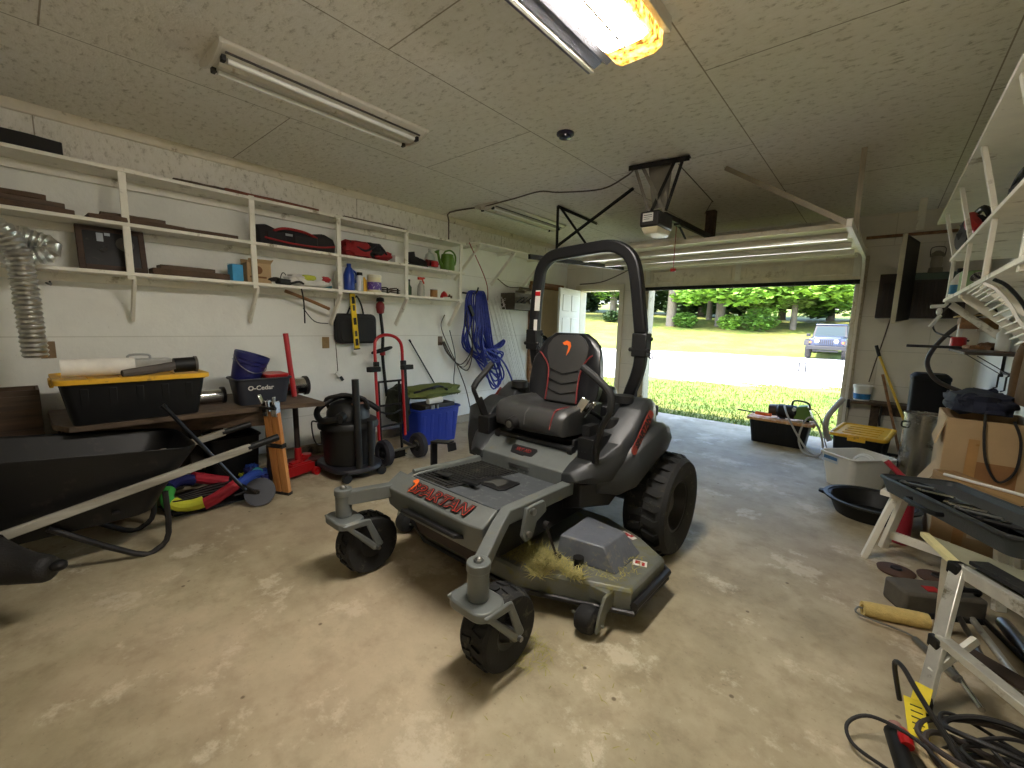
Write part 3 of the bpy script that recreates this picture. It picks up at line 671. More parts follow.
solo('grass_clippings', b, HAY, 'dry grass clippings scattered on the front corner of the mower deck', 'grass clippings', (MX, 1.55, .21), kind='stuff')
b = MB(); blades(b, 0, 0, .0, .14, .1, 160, .05, .1); blades(b, .2, -.15, .0, .5, .35, 60, .03, .05)
solo('grass_clippings', b, HAY, 'few grass clippings fallen on the concrete between the front caster and deck wheel', 'grass clippings', (MX+.55, 1.32, .001), kind='stuff')
# ================================================================ ceiling fixtures
FIXW = mat('fixture_enamel', (206,200,186), .35, .1, var=.06, dirt=((150,130,96), .12, 10))
def shop_light(label, x, y0, y1, w, group=None):
    L = y1-y0; t_ = thing('fluorescent_fixture', label, 'ceiling light', (x, (y0+y1)/2, ZC), group=group)
    h = MB().prism([(-w/2, -.001), (-w/2, -.02), (-w/2+.03, -.034), (-.05, -.05), (.05, -.05), (w/2-.03, -.034), (w/2, -.02), (w/2, -.001)], -L/2, L/2, 'xz')
    part('housing', h, FIXW, t_, bevel=.003)
    part('centre_ridge', MB().prism([(-.022, -.049), (-.012, -.066), (.012, -.066), (.022, -.049)], -L/2+.03, L/2-.03, 'xz'), FIXW, t_)
    for s in (-1, 1):
        part('end_cap', MB().prism([(-w/2-.004, -.001), (-w/2-.004, -.025), (-w/2+.03, -.042), (-.05, -.064), (.05, -.064), (w/2-.03, -.042), (w/2+.004, -.025), (w/2+.004, -.001)], s*L/2-.01, s*L/2+.01, 'xz'), FIXW, t_, bevel=.003)
        tb = part('tube', MB().cyl((s*w*.24, -L/2+.05, -.058), (s*w*.24, L/2-.05, -.058), .013, n=12), mat('tube_glass', (236,234,226), .15, var=.02, spec=.8), t_)
        for e in (-1, 1): part('tube_socket', MB().box((s*w*.24, e*(L/2-.03), -.05), (.035, .02, .04)), DKSTEEL, tb, bevel=.003)
        part('shadow_strip', MB().box((s*w*.36, 0, -.0375), (.012, L-.06, .012)), mat('shadow_strip_dark', (60,54,48), .6), t_)  # shadow line beside the reflector ridges, put in as a dark strip
    return t_
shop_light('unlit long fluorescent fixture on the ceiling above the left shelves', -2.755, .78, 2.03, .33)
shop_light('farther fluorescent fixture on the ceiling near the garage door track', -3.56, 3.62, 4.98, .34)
# the lit troffer: grey unlit half, lit diffuser with a scorched end
lf = thing('fluorescent_fixture', 'lit ceiling fixture with glowing diffuser scorched orange at one end', 'ceiling light', (-1.045, 1.40, ZC))
part('housing', MB().box((0, 0, -.03), (.40, 1.2, .06)).box((-.19, 0, -.05), (.02, 1.2, .1)).box((0, -.59, -.05), (.4, .02, .1)), FIXW, lf, bevel=.003)
part('reflector', MB().loft([[(-.18, y, -.062), (-.17, y, -.095), (-.13, y, -.08), (-.10, y, -.1), (-.07, y, -.085), (-.07, y, -.062)] for y in (-.58, .58)]), mat('reflector_metal', (190,188,196), .2, .9, var=.05), lf)
part('edge_strip', MB().box((-.205, 0, -.05), (.02, 1.2, .09)), mat('dusty_steel', (110,104,120), .35, .6, var=.3, scale=20), lf)
t = NT('lit_diffuser'); t.p.inputs['Base Color'].default_value = (.9,.9,.9,1)
t.p.inputs['Emission Color'].default_value = (1, .95, .87, 1); t.p.inputs['Emission Strength'].default_value = LAMP_E
part('diffuser', MB().prism([(-.05,-.058),(-.05,-.115),(-.02,-.135),(.13,-.135),(.158,-.115),(.158,-.058)], -.58, .45, 'xz'), t.m, lf, bevel=.004)
part('divider', MB().box((.06, -.06, -.136), (.008, 1.03, .008)), mat('divider_tan', (150,130,110), .6), lf)
t = NT('scorched_diffuser'); co = t.coord('Object'); c = t.ramp(t.noise(co, 22, 5, .7), [(.40, lin((120,70,20))), (.46, lin((236,170,60))), (.62, lin((255,226,150)))])
t.l(c, t.p.inputs['Base Color']); t.l(c, t.p.inputs['Emission Color']); t.p.inputs['Emission Strength'].default_value = 1.2; t.p.inputs['Roughness'].default_value = .6
part('scorched_diffuser', MB().prism([(-.05,-.058),(-.05,-.115),(-.02,-.135),(.14,-.135),(.175,-.115),(.175,-.058)], .45, .578, 'xz').box((.169, -.06, -.09), (.018, 1.02, .06)), t.m, lf, label='burnt orange end of the diffuser', bevel=.004)
# dark round detector
sd_ = thing('smoke_detector', 'small dark round detector on the ceiling between the light fixtures', 'detector', (-1.85, 2.67, ZC))
NAVY = mat('navy_plastic', (40,34,64), .3)
part('base', MB().lathe([(0, 0), (.062, 0), (.062, -.012), (.05, -.02), (0, -.02)], n=28), NAVY, sd_)
part('cover', MB().lathe([(.046, -.018), (.042, -.034), (.02, -.04), (0, -.04)], n=28), mat('dark_lens', (20,18,40), .15), sd_)
# garage door opener
op = thing('garage_door_opener', 'garage door opener with metal straps and lamp hanging from the ceiling', 'door opener', (-1.52, 3.55, ZC))
part('mount_angle', MB().bar((-.24, -.04, -.02), (.24, .02, -.02), .04, .006).bar((-.24, -.06, -.03), (.24, .0, -.03), .006, .04), DKSTEEL, op)
STRAP = mat('galvanized', (140,134,124), .4, .7, var=.2)
for x0, x1 in ((-.2, -.07), (.2, .07), (-.14, .06), (.14, -.06)):
    part('strap', MB().bar((x0, -.02, -.02), (x1, .02, -.40), .026, .004, (0,1,0)), STRAP if x0 < 0 else DKSTEEL, op)
part('plate', MB().loft([[(-.10, .02, -.03), (.10, .02, -.03), (.10, .03, -.03), (-.10, .03, -.03)], [(-.06, .05, -.36), (.06, .05, -.36), (.06, .06, -.36), (-.06, .06, -.36)]]), STRAP, op)
HK = Matrix.Rotation(math.radians(0), 4, 'Z')
ho = part('motor_housing', MB().box((0, .02, -.475), (.16, .30, .12)), mat('opener_case', (42,38,36), .45, var=.15), op, bevel=.015)
part('rating_label', MB().box((-.01, -.132, -.465), (.085, .004, .065)), WHITEPL, ho)
part('label_print', MB().box((-.01, -.1345, -.45), (.07, .002, .006)).box((-.01, -.1345, -.465), (.07, .002, .004)).box((-.02, -.1345, -.48), (.05, .002, .004)), mat('print_grey', (110,110,110), .7), ho, kind='stuff')
part('lamp_lens', MB().loft([[(-.075, -.12, -.535), (.075, -.12, -.535), (.075, .17, -.535), (-.075, .17, -.535)], [(-.06, -.09, -.585), (.06, -.09, -.585), (.06, .15, -.585), (-.06, .15, -.585)]]), mat('lens_cream', (226,214,180), .35, var=.05), op, bevel=.012)
part('rail', MB().bar((0, .15, -.39), (.0, 2.95, -.32), .04, .045), DKSTEEL, op, bevel=.004)
part('trolley', MB().box((0, .52, -.39), (.05, .12, .06)).bar((0, .55, -.42), (0, .72, -.50), .02, .01), DKSTEEL, op, bevel=.004)
part('release_cord', MB().cyl((-.02, .52, -.42), (-.02, .52, -.80), .003, n=6), RED, op)
part('release_handle', MB().box((-.02, .52, -.81), (.05, .014, .03)), RED, op, bevel=.004)
solo('header_bracket', MB().box((0, 0, 0), (.10, .09, .32)).box((0, -.05, -.04), (.04, .02, .2)), woodmat('brown_board', (84,66,50), (50,38,28)), 'dark wood block hanging from the ceiling beside the opener rail', 'bracket', (-1.63, 5.35, 2.588), bevel=.004)
# loose wires along the ceiling
def wire(name, pts, r, m, label, cat, smooth=6, n=6, group=None):
    o = Vector(pts[0]); return solo(name, MB().tube([Vector(p)-o for p in pts], r, n=n, smooth=smooth), m, label, cat, tuple(o), group=group)
WIRE = mat('wire_brown', (84,70,58), .6)
wire('ceiling_wire', [(-3.62, 3.62, 2.72), (-3.1, 3.58, 2.72), (-2.75, 3.56, 2.725), (-2.6, 3.7, 2.725), (-2.2, 3.82, 2.715), (-1.88, 3.68, 2.73), (-1.76, 3.58, 2.735)], .007, WIRE, 'thin dark wire draped along the ceiling to the door opener', 'wire')
wire('ceiling_wire', [(-4.385, 3.78, 2.45), (-4.385, 3.78, 2.6), (-4.36, 3.76, 2.70), (-4.16, 3.60, 2.735), (-3.74, 3.62, 2.73)], .009, WIRE, 'dark wire from the left wall up to the farther ceiling fixture', 'wire', 3)
wire('ceiling_wire', [(-1.42, 3.7, 2.742), (-1.5, 4.86, 2.742), (-1.53, 4.98, 2.742), (-1.72, 5.4, 2.742)], .004, WIRE, 'thin wire running from the opener across the dark ceiling toward the door', 'wire')
wire('sagging_cable', [(-4.12, YB-.02, 2.13), (-3.7, YB-.02, 2.15), (-3.3, YB-.03, 2.28), (-3.0, YB-.05, 2.42)], .009, WIRE, 'brown cable sagging above the entry door', 'cable')
# ================================================================ outside
def gz(x, y):      # ground height: flat to the gravel, then a rising lawn
    r = max(0, y-27.5-.25*(x+8)); h = .115*r if r < 20 else 2.3+(r-20)*.07
    h += max(0, -x-6)*.018*min(1, r/10)
    return h-.04+.05*mnoise.noise(Vector((x*.2, y*.2, 0)))*min(1, max(0, y-8)/5)
def ground(name, x0, x1, y0, y1, nx, ny, m):
    vs = []; fs = []
    for j in range(ny+1):
        for i in range(nx+1):
            x = x0+(x1-x0)*i/nx; y = y0+(y1-y0)*j/ny; vs.append((x, y, gz(x, y)))
    for j in range(ny):
        for i in range(nx): a = j*(nx+1)+i; fs.append((a, a+1, a+nx+2, a+nx+1))
    return struct(name, MB().add(vs, fs), m)
t = NT('lawn_and_gravel'); co = t.coord('Object')
g1 = t.noise(co, .5, 5, .65); g2 = t.noise(co, 5, 6, .75); g3 = t.noise(co, 30, 3, .7)
gr = t.ramp(g2, [(.3, lin((54,74,18))), (.5, lin((86,106,28))), (.68, lin((124,134,46)))])
dry = t.ramp(g1, [(.42, (0,0,0)), (.62, (1,1,1))]); gr = t.mix(dry, gr, t.mix(.7, gr, lin((140,130,62))))
gr = t.mix(.35, gr, t.ramp(g3, [(.3, (.4,.5,.3)), (.6, (1,1,1))]), 'MULTIPLY')
gv = t.ramp(g3, [(.3, lin((196,192,190))), (.6, lin((226,222,220)))])
sx_ = t.n('ShaderNodeSeparateXYZ'); t.l(co, sx_.inputs[0])
def math_(op, a, b):
    m_ = t.n('ShaderNodeMath', operation=op)
    for k, v in enumerate((a, b)):
        if hasattr(v, 'is_linked'): t.l(v, m_.inputs[k])
        else: m_.inputs[k].default_value = v
    return m_.outputs[0]
# gravel band: distance along y, skewed with x, its edges frayed by noise
yy = math_('SUBTRACT', sx_.outputs[1], math_('MULTIPLY', sx_.outputs[0], .45))
wob = math_('MULTIPLY', math_('SUBTRACT', t.noise(co, .9, 6, .75), .5), 7.0)
near = math_('GREATER_THAN', math_('ADD', yy, wob), 14.3)
yf = math_('SUBTRACT', sx_.outputs[1], math_('MULTIPLY', math_('ADD', sx_.outputs[0], 8), .25))
far = math_('LESS_THAN', math_('ADD', yf, math_('MULTIPLY', wob, .12)), 27.3)
band = math_('MULTIPLY', near, far)
c = t.mix(band, gr, gv); t.l(c, t.p.inputs['Base Color']); t.p.inputs['Roughness'].default_value = .9; t.bump(g3, .5, .03)
ground('lawn', -60, 30, 6.96, 90, 90, 90, t.m)
# grass blades near the door
GB = mat('grass_blade', (84,112,28), .7, var=.3, scale=3)
b = MB(); rnd = random.Random(3)
for _ in range(16000):
    y = 6.99+7.5*rnd.random()**1.6; x = -6.5+7*rnd.random()
    if y-.45*x+ (mnoise.noise(Vector((x*.9, y*.9, 3)))*2.6) > 13.6: continue
    a = rnd.random()*2*PI; h = rnd.uniform(.03, .085); w = .006+.0005*y; dx, dy = math.cos(a)*w, math.sin(a)*w; l = rnd.uniform(-.04, .04); z = gz(x, y)-.01
    b.add([(x-dx, y-dy, z), (x+dx, y+dy, z), (x+l, y+l*.5, z+h)], [(0,1,2)])
o = solo('lawn_grass', b, GB, 'green grass growing just outside the open garage door', 'grass', kind='stuff')
# trees: trunk with branches, crown of leaf clusters
BARK = mat('bark', (104,98,86), .9, var=.3, scale=12, bump=.5, bscale=24, stretch=(1,1,.25))
def leafmat(name, c): return mat(name, c, .6, var=.35, scale=1.2)
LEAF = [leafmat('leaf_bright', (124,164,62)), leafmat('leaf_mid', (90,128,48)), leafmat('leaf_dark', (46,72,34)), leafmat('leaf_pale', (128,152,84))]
def crown(clumps, n, size, rnd):
    mb = MB()
    for (c, r) in clumps:
        c = Vector(c)
        for _ in range(n):
            d = Vector((rnd.gauss(0,1), rnd.gauss(0,1), rnd.gauss(0,1))).normalized()*rnd.random()**.45
            p = c+Vector((d.x*r[0], d.y*r[1], d.z*r[2])); a = rnd.random()*2*PI; e = rnd.uniform(-.7, .7); s = size*rnd.uniform(.6, 1.4)
            u = Vector((math.cos(a), math.sin(a), e*.6)).normalized()*s; v = Vector((-math.sin(a), math.cos(a), rnd.uniform(-.8,.8))).normalized()*s*.55
            mb.add([p-u, p+v, p+u, p-v], [(0,1,2,3)])
    return mb
def tree(label, x, y, tr, h, clumps, n, size, leaf, seed, lean=0, group=None):
    rnd = random.Random(seed); z = gz(x, y)-.1
    t_ = thing('tree', label, 'tree', (x, y, z), group=group)
    tb = MB().tube([(0,0,0), (lean*.3, 0, h*.3), (lean*.7, .1, h*.65), (lean, .1, h)], [tr*1.25, tr, tr*.85, tr*.5], smooth=3, n=12)
    for (c, r) in clumps[:5]:
        k = min(.9, max(.35, (c[2]-r[2]*.5)/h)); tb.tube([(lean*k, .05, h*k), (c[0]*.5+lean*k*.5, c[1]*.5, (h*k+c[2])/2), c], [tr*.35, tr*.22, tr*.08], smooth=3, n=6)
    part('trunk', tb, BARK, t_); part('foliage', crown(clumps, n, size, rnd), leaf, t_, sharp=180)
    return t_
def clumps(rnd, n, R, z0, z1, r): return [((rnd.uniform(-R,R), rnd.uniform(-R,R)*.8, rnd.uniform(z0,z1)), (r*rnd.uniform(.7,1.2), r*rnd.uniform(.7,1.2), r*rnd.uniform(.45,.75))) for _ in range(n)]
R_ = random.Random(11)
tree('thick grey trunked tree standing left of the others on the slope', -14.6, 39, .36, 13, clumps(R_, 14, 4, 3.6, 11, 2), 260, .28, LEAF[1], 1)
tree('grey trunk with a low bright green bough in the middle of the tree line', -11.0, 41, .34, 12, clumps(R_, 14, 4, 3.4, 10, 2.2)+[((-1.6,-3,2.6),(1.9,1.4,.8)), ((2.2,-3,2.5),(2.2,1.3,.8)), ((.5,-3.4,3.2),(2.2,1.3,.8))], 420, .27, LEAF[0], 2)
tree('pale hanging branched tree right of the bright green bough', -8.6, 43, .2, 11, clumps(R_, 16, 3.2, 1.8, 9, 1.9), 380, .25, LEAF[3], 3)
tree('bright green broad tree behind the parked vehicle', -5.6, 42, .2, 11, clumps(R_, 22, 4.2, 2.0, 9, 2.2), 420, .27, LEAF[0], 4)
tree('bushy green tree seen through the entry door opening', -22.0, 42, .35, 9, clumps(R_, 14, 3.4, 1.8, 8, 2), 320, .26, LEAF[1], 5)
tree('slim grey trunk seen at the left of the entry door opening', -26.5, 41, .3, 11, clumps(R_, 12, 3, 3.5, 10, 2), 280, .26, LEAF[0], 6)
tree('slim dark tree between the thick trunk and the bright bough', -13.4, 46, .22, 12, clumps(R_, 8, 3, 5, 11, 2), 220, .28, LEAF[1], 7)
tree('tall green tree beyond the right jamb of the garage door', -1.8, 44, .22, 12, clumps(R_, 20, 4, 1.8, 10, 2.3), 360, .28, LEAF[1], 8)
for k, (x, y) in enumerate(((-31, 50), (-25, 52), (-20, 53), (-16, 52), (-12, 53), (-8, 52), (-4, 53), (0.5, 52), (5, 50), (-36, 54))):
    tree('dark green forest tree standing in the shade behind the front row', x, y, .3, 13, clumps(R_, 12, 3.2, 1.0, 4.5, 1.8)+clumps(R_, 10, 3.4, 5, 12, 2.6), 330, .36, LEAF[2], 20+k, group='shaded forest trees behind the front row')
def shrub(label, x, y, r, leaf, seed, n=900):
    rnd = random.Random(seed); t_ = thing('shrub', label, 'shrub', (x, y, gz(x, y)-.05))
    st = MB()
    for k in range(5): a = k*1.26; st.tube([(0,0,0), (math.cos(a)*r*.3, math.sin(a)*r*.3, r*.4), (math.cos(a)*r*.6, math.sin(a)*r*.6, r*.8)], [.03,.02,.01], n=5)
    part('stem', st, BARK, t_); part('foliage', crown([((0,0,r*.65),(r,r*.8,r*.65))], n, .16, rnd), leaf, t_, sharp=180)
shrub('low green shrub at the foot of the thick trunked tree', -13.2, 38.5, 1.1, LEAF[1], 31)
shrub('leafy green shrub left of the parked vehicle', -7.6, 39.5, 1.5, LEAF[1], 32, 1200)
shrub('small bright shrub under the low bough', -9.8, 39.5, 1.0, LEAF[0], 33)
shrub('dark shrub below the bushy tree in the entry doorway', -20.6, 39, .9, LEAF[2], 34)
# parked four-wheel-drive
CARP = mat('car_blue_grey', (62,70,92), .3, .4, var=.05, coat=.6); CARB = mat('car_trim', (26,27,30), .6)
car = thing('car', 'blue grey four wheel drive parked on the gravel facing the garage', 'car', (-2.15, 28.0, gz(-2.15, 28.0)+.02))
part('body', MB().loft([[(-.78, 0, .62), (.78, 0, .62), (.78, 0, 1.08), (-.78, 0, 1.08)], [(-.80, 1.3, .60), (.80, 1.3, .60), (.80, 1.3, 1.16), (-.80, 1.3, 1.16)], [(-.82, 3.9, .60), (.82, 3.9, .60), (.82, 3.9, 1.16), (-.82, 3.9, 1.16)]]), CARP, car, bevel=.05)
part('hood', MB().loft([[(-.62, -.02, 1.07), (.62, -.02, 1.07), (.58, 0, 1.16), (-.58, 0, 1.16)], [(-.76, 1.3, 1.10), (.76, 1.3, 1.10), (.70, 1.3, 1.24), (-.70, 1.3, 1.24)]]), CARP, car, bevel=.03)
cabin = part('cabin', MB().loft([[(-.80, 1.3, 1.14), (.80, 1.3, 1.14), (.80, 3.9, 1.14), (-.80, 3.9, 1.14)], [(-.70, 1.72, 1.80), (.70, 1.72, 1.80), (.72, 3.85, 1.80), (-.72, 3.85, 1.80)]]), CARB, car, bevel=.04)
GLASSC = mat('car_glass', (46,58,62), .6, spec=.1, var=.05)
part('windshield', MB().loft([[(-.68, 1.335, 1.22), (.68, 1.335, 1.22), (.62, 1.675, 1.74), (-.62, 1.675, 1.74)], [(-.68, 1.315, 1.215), (.68, 1.315, 1.215), (.62, 1.655, 1.735), (-.62, 1.655, 1.735)]]), GLASSC, cabin)
part('roof', MB().box((0, 2.78, 1.83), (1.42, 2.2, .08)), CARP, cabin, bevel=.03)
g = part('grille', MB().box((0, -.03, .90), (1.08, .06, .36)), CARP, car, bevel=.02)
for k in range(7): part('slot', MB().box((-.27+k*.09, -.062, .9), (.045, .01, .27)), CARB, g, bevel=.004)
for s in (-1, 1):
    part('headlight', MB().cyl((s*.42, -.05, .95), (s*.42, -.08, .95), .10, n=20), mat('lamp_lens', (226,228,226), .1), car)
    part('turn_signal', MB().cyl((s*.70, -.1, .88), (s*.70, -.13, .88), .05, n=14), ORANGE, car)
    part('fender', MB().tube([(s*.86, -.12, .70), (s*.86, -.05, .96), (s*.86, .35, 1.02), (s*.86, .8, .94), (s*.86, 1.0, .62)], .03, flat=(.26, .06, (0,0,1))), CARB, car, bevel=.015)
    part('mirror', MB().box((s*.98, 1.45, 1.24), (.2, .1, .18)), CARB, car, bevel=.02)
    for y in (.45, 3.1):
        w_ = part('wheel', MB().lathe([(.2, -.13), (.36, -.13), (.41, -.09), (.41, .09), (.36, .13), (.2, .13)], (s*.80, y, .41), (1,0,0), 24), TIRE, car)
        part('rim', MB().lathe([(0, -.1), (.21, -.1), (.21, .1), (0, .1)], (s*.80, y, .41), (1,0,0), 20), STEEL, w_)
part('bumper', MB().box((0, -.22, .60), (1.72, .18, .20)).box((0, -.18, .44), (1.1, .1, .1)), CARB, car, bevel=.03)
st = thing('folding_stool', 'tiny dark folding stool standing alone on the gravel drive', 'stool', (-2.0, 18.2, gz(-2, 18.2)+.01))
part('seat', MB().box((0,0,.33), (.26,.2,.03)), CARB, st, bevel=.005)
for a, b_ in ((-.1,.08),(.1,.08),(-.1,-.08),(.1,-.08)): part('leg', MB().bar((a,b_,0),(a*.9,b_*.5,.32),.03,.03), CARB, st)
# ================================================================ left wall: shelving
SHW = mat('shelf_paint', (232,227,212), .55, var=.06, dirt=((150,136,108), .12, 5), bump=.08)
def shelf_unit(label, xw, sgn, xedge, zs, ys, y0, y1, xtop, ph=1.45):
    """xw wall face, sgn +1 when the shelf comes out toward +x; boards at zs, posts at ys"""
    u = thing('shelving_unit', label, 'shelf', (xw, (y0+y1)/2, 0)); oy = (y0+y1)/2
    for k, z in enumerate(zs):
        xe = (xtop if k == 2 else xedge)-xw; y1k = y1 if k < 2 or sgn > 0 else y1+.35
        part('shelf_board', MB().box((xe/2+sgn*.006, (y0+y1k)/2-oy, z-.012), (abs(xe)-.012, y1k-y0, .024)), SHW, u, bevel=.002)
        part('ledger', MB().box((sgn*.025, (y0+y1k)/2-oy, z-.052), (.03, y1k-y0, .055)), SHW, u, bevel=.003)
    for y in ys:
        xe = xedge-xw-sgn*.001; xt = xtop-xw
        part('post', MB().bar((xe-sgn*.02, y-oy, zs[0]-.05), (xe-sgn*.02, y-oy, zs[1]), .042, .022, (1,0,0)).bar((xe-sgn*.02, y-oy, zs[1]), (xt-sgn*.02, y-oy, zs[2]+.01), .042, .022, (1,0,0)), SHW, u, bevel=.003)
        part('brace', MB().bar((xe-sgn*.03, y-oy+.02, zs[0]-.03), (sgn*.03, y-oy+.02, zs[0]-.34), .05, .022, (0,1,0)), SHW, u, bevel=.003)
    return u
shelf_unit('long white three tier wooden shelf along the left wall', XL, 1, -4.11, (1.70, 2.04, 2.40), (.58, 1.39, 2.15, 2.94, 3.76), -1.3, 3.82, -4.10)
Z1, Z2, Z3 = 1.701, 2.041, 2.401     # shelf tops
# --- boards and pieces on top and on the middle shelf
def plank(label, cx, cy, z, w, L, h, m, rz=0, name='board', seed=0, cat='board'):
    r = random.Random(seed); b = MB(); n = 9; rings = []
    for k in range(n+1):
        y = -L/2+L*k/n; q = 1-.25*abs(2*k/n-1)**3; e = r.uniform(-.008, .008)
        rings.append([(-w/2*q+e, y, 0), (w/2*q+e, y, 0), (w/2*q+e, y, h), (-w/2*q+e, y, h)])
    return solo(name, b.loft(rings), m, label, cat, (cx, cy, z), (0,0,rz), bevel=.004)
RUST = mat('rusty_brown', (84,64,48), .8, var=.3, scale=12, bump=.3)
plank('dark board lying on the shelf top at the far left end', -4.26, -.02, Z3, .2, .66, .10, mat('black_board', (30,26,24), .8), 0, seed=1)
plank('thin reddish board lying on the shelf top toward the right', -4.2, 1.60, Z3, .09, .78, .035, woodmat('red_wood', (128,70,44), (84,42,28)), .03, seed=2)
plank('short grey stick on the shelf top left of the reddish board', -4.17, 1.05, Z3, .035, .34, .03, WOODD, -.06, seed=3, name='wood_stick', cat='stick')
plank('thin dark strip on the shelf top near its right end', -4.16, 2.60, Z3, .05, .75, .022, RUST, .0, seed=4, name='wood_strip', cat='strip')
for k, (cy, w, L, dz, rz, lab) in enumerate(((.02, .24, .62, 0, .0, 'lowest dark board stacked on the middle shelf at far left'), (.06, .20, .45, .036, .05, 'middle dark board of the stack on the middle shelf at far left'), (.03, .16, .36, .072, -.04, 'topmost dark board of the stack on the middle shelf at far left'))):
    plank(lab, -4.235, cy, Z2+dz, w, L, .034, WOODD if k % 2 else RUST, rz, seed=10+k, group=None) if False else plank(lab, -4.235, cy, Z2+dz, w, L, .034, WOODD if k % 2 else RUST, rz, seed=10+k)
plank('dark flat board on the middle shelf behind the first post', -4.235, .66, Z2, .22, .54, .034, RUST, .03, seed=14)
plank('shorter dark board lying on the board behind the first post', -4.25, .64, Z2+.035, .14, .36, .03, WOODD, -.05, seed=15)
plank('long tapering dark board on the middle shelf right of the first post', -4.21, 1.04, Z2, .14, .50, .03, RUST, -.06, seed=16)
plank('dark brown board on the bottom shelf right of the framed panel', -4.23, .96, Z1, .2, .5, .05, RUST, 0, seed=17)
plank('second brown board lying on the bottom shelf board pile', -4.25, .94, Z1+.051, .15, .36, .03, WOODD, .05, seed=18)
# framed black panel
fr = thing('framed_panel', 'black panel in a dark wooden frame leaning on the bottom shelf', 'frame', (-4.215, .51, Z1+.004), rot=(0, -.22, 0))
part('panel', MB().box((0, 0, .155), (.012, .30, .28)), mat('panel_black', (26,24,24), .3, dirt=((60,54,48), .1, 20)), fr)
part('frame', MB().box((0, -.165, .155), (.03, .035, .31)).box((0, .165, .155), (.03, .035, .31)).box((0, 0, .0175), (.03, .30, .035)).box((0, 0, .2925), (.03, .30, .035)), woodmat('frame_wood', (74,52,36), (44,28,18)), fr, bevel=.004)
part('label', MB().box((.008, -.06, .235), (.003, .035, .06)).box((.008, -.02, .26), (.003, .03, .02)), mat('grey_label', (170,176,184), .6), fr)
part('oval_plate', MB().lathe([(0,0),(.05,0),(.05,.003),(0,.003)], (.006, .07, .2), (1,0,0), 24), mat('oval_grey', (86,84,80), .5), fr)
# flexible foil duct
FOIL = mat('duct_foil', (206,206,202), .32, .95, var=.12, scale=30)
def corrugated(pts, r, name, parent):
    P = [Vector(p) for p in pts]; Q = []
    for k in range(len(P)-1):
        p = [P[max(0,k-1)], P[k], P[k+1], P[min(len(P)-1,k+2)]]
        for j in range(8):
            t_ = j/8; Q.append(.5*((2*p[1])+(p[2]-p[0])*t_+(2*p[0]-5*p[1]+4*p[2]-p[3])*t_*t_+(3*p[1]-p[0]-3*p[2]+p[3])*t_**3))
    Q.append(P[-1]); D = [Q[0]]; acc = 0; step = .014
    for a, b in zip(Q, Q[1:]):
        L = (b-a).length; s = step-acc
        while s < L: D.append(a+(b-a)*(s/L)); s += step
        acc = (acc+L) % step
    return part(name, MB().tube(D, [r*(1 if i % 2 else .84)*(1+.10*mnoise.noise(Vector((i*.3, 0, 0)))) for i in range(len(D))], n=18), FOIL, parent, sharp=25)
du = thing('flexible_duct', 'crinkled silver foil duct looped over the left end of the shelf', 'duct', (-3.97, .05, 1.8))
corrugated([(-.05, -.55, .02), (.0, -.3, .07), (.02, -.05, .06), (.02, .09, .03), (.03, .14, .0), (.03, .10, -.05), (.02, -.02, -.07), (.0, -.3, -.05), (-.03, -.5, -.04)], .058, 'loop', du)
corrugated([(.07, -.16, .10), (.09, -.06, .07), (.095, -.005, -.04), (.09, .01, -.2), (.08, .015, -.4), (.075, .02, -.68)], .062, 'drop', du)
part('duct_hanger', MB().tube([(-.42, .12, -.2), (-.2, .13, -.22), (.0, .12, -.21)], .006, smooth=4), DKSTEEL, du)
# --- bags on the middle shelf
BAGR = mat('bag_red', (140,24,26), .8, bump=.3, bscale=30); BAGK = mat('bag_black', (30,26,28), .85, bump=.3, bscale=30)
tb = thing('tool_bag', 'long black tool bag with maroon trim on the middle shelf', 'bag', (-4.24, 1.78, Z2))
part('body', MB().loft([[(x*(1-.25*abs(k-4)/4*(1 if z > .08 else .3)), -.34+.085*k, z*(1+.12*math.sin(k*2.1))) for x, z in ((-.11,.0),(.11,.0),(.12,.08),(.09,.15),(0,.165),(-.09,.15),(-.12,.08))] for k in range(9)]), BAGK, tb, sharp=60, bevel=.012)
part('pocket', MB().box((.115, .05, .07), (.03, .22, .09)).box((.11, -.2, .07), (.03, .16, .09)), BAGK, tb, bevel=.012)
part('handle', MB().tube([(.11, -.22, .12), (.10, -.12, .155), (.10, .05, .15), (.11, .16, .11)], .012, smooth=5), BAGR, tb)
part('trim', MB().tube([(.125, -.3, .05), (.13, -.1, .03), (.13, .15, .03), (.11, .33, .06)], .008, smooth=3), BAGR, tb)
part('tag', MB().box((.128, -.1, .1), (.004, .06, .02)), mat('grey_tag', (150,150,150), .6), tb)
rb_ = thing('tool_bag', 'crumpled red and black bag on the middle shelf right of the third post', 'bag', (-4.22, 2.49, Z2+.012))
part('body', MB().lump((0, -.10, .075), (.09, .17, .08), .35, 2.4, 5), BAGR, rb_)
part('flap', MB().lump((.01, .08, .09), (.075, .1, .07), .5, 3, 8), BAGK, rb_)
part('sleeve', MB().lump((.0, .19, .05), (.07, .11, .045), .4, 3, 2), BAGR, rb_)
part('strap', MB().tube([(.05, -.2, .13), (.085, -.05, .06), (.085, .1, .14), (.06, .22, .06)], .013, smooth=4, n=6), BAGK, rb_)
wc = thing('white_carton', 'small white carton on the middle shelf beside the red bag', 'carton', (-4.19, 2.855, Z2), .1)
part('body', MB().box((0,0,.035), (.09,.11,.07)), WHITEPL, wc, bevel=.004); part('lid', MB().box((0,0,.074), (.095,.115,.012)), WHITEPL, wc, bevel=.003)
hl = thing('camera_harness', 'black strapped work boot lying on the middle shelf past the fourth post', 'boot', (-4.2, 3.12, Z2))
hl.name = 'work_boot'
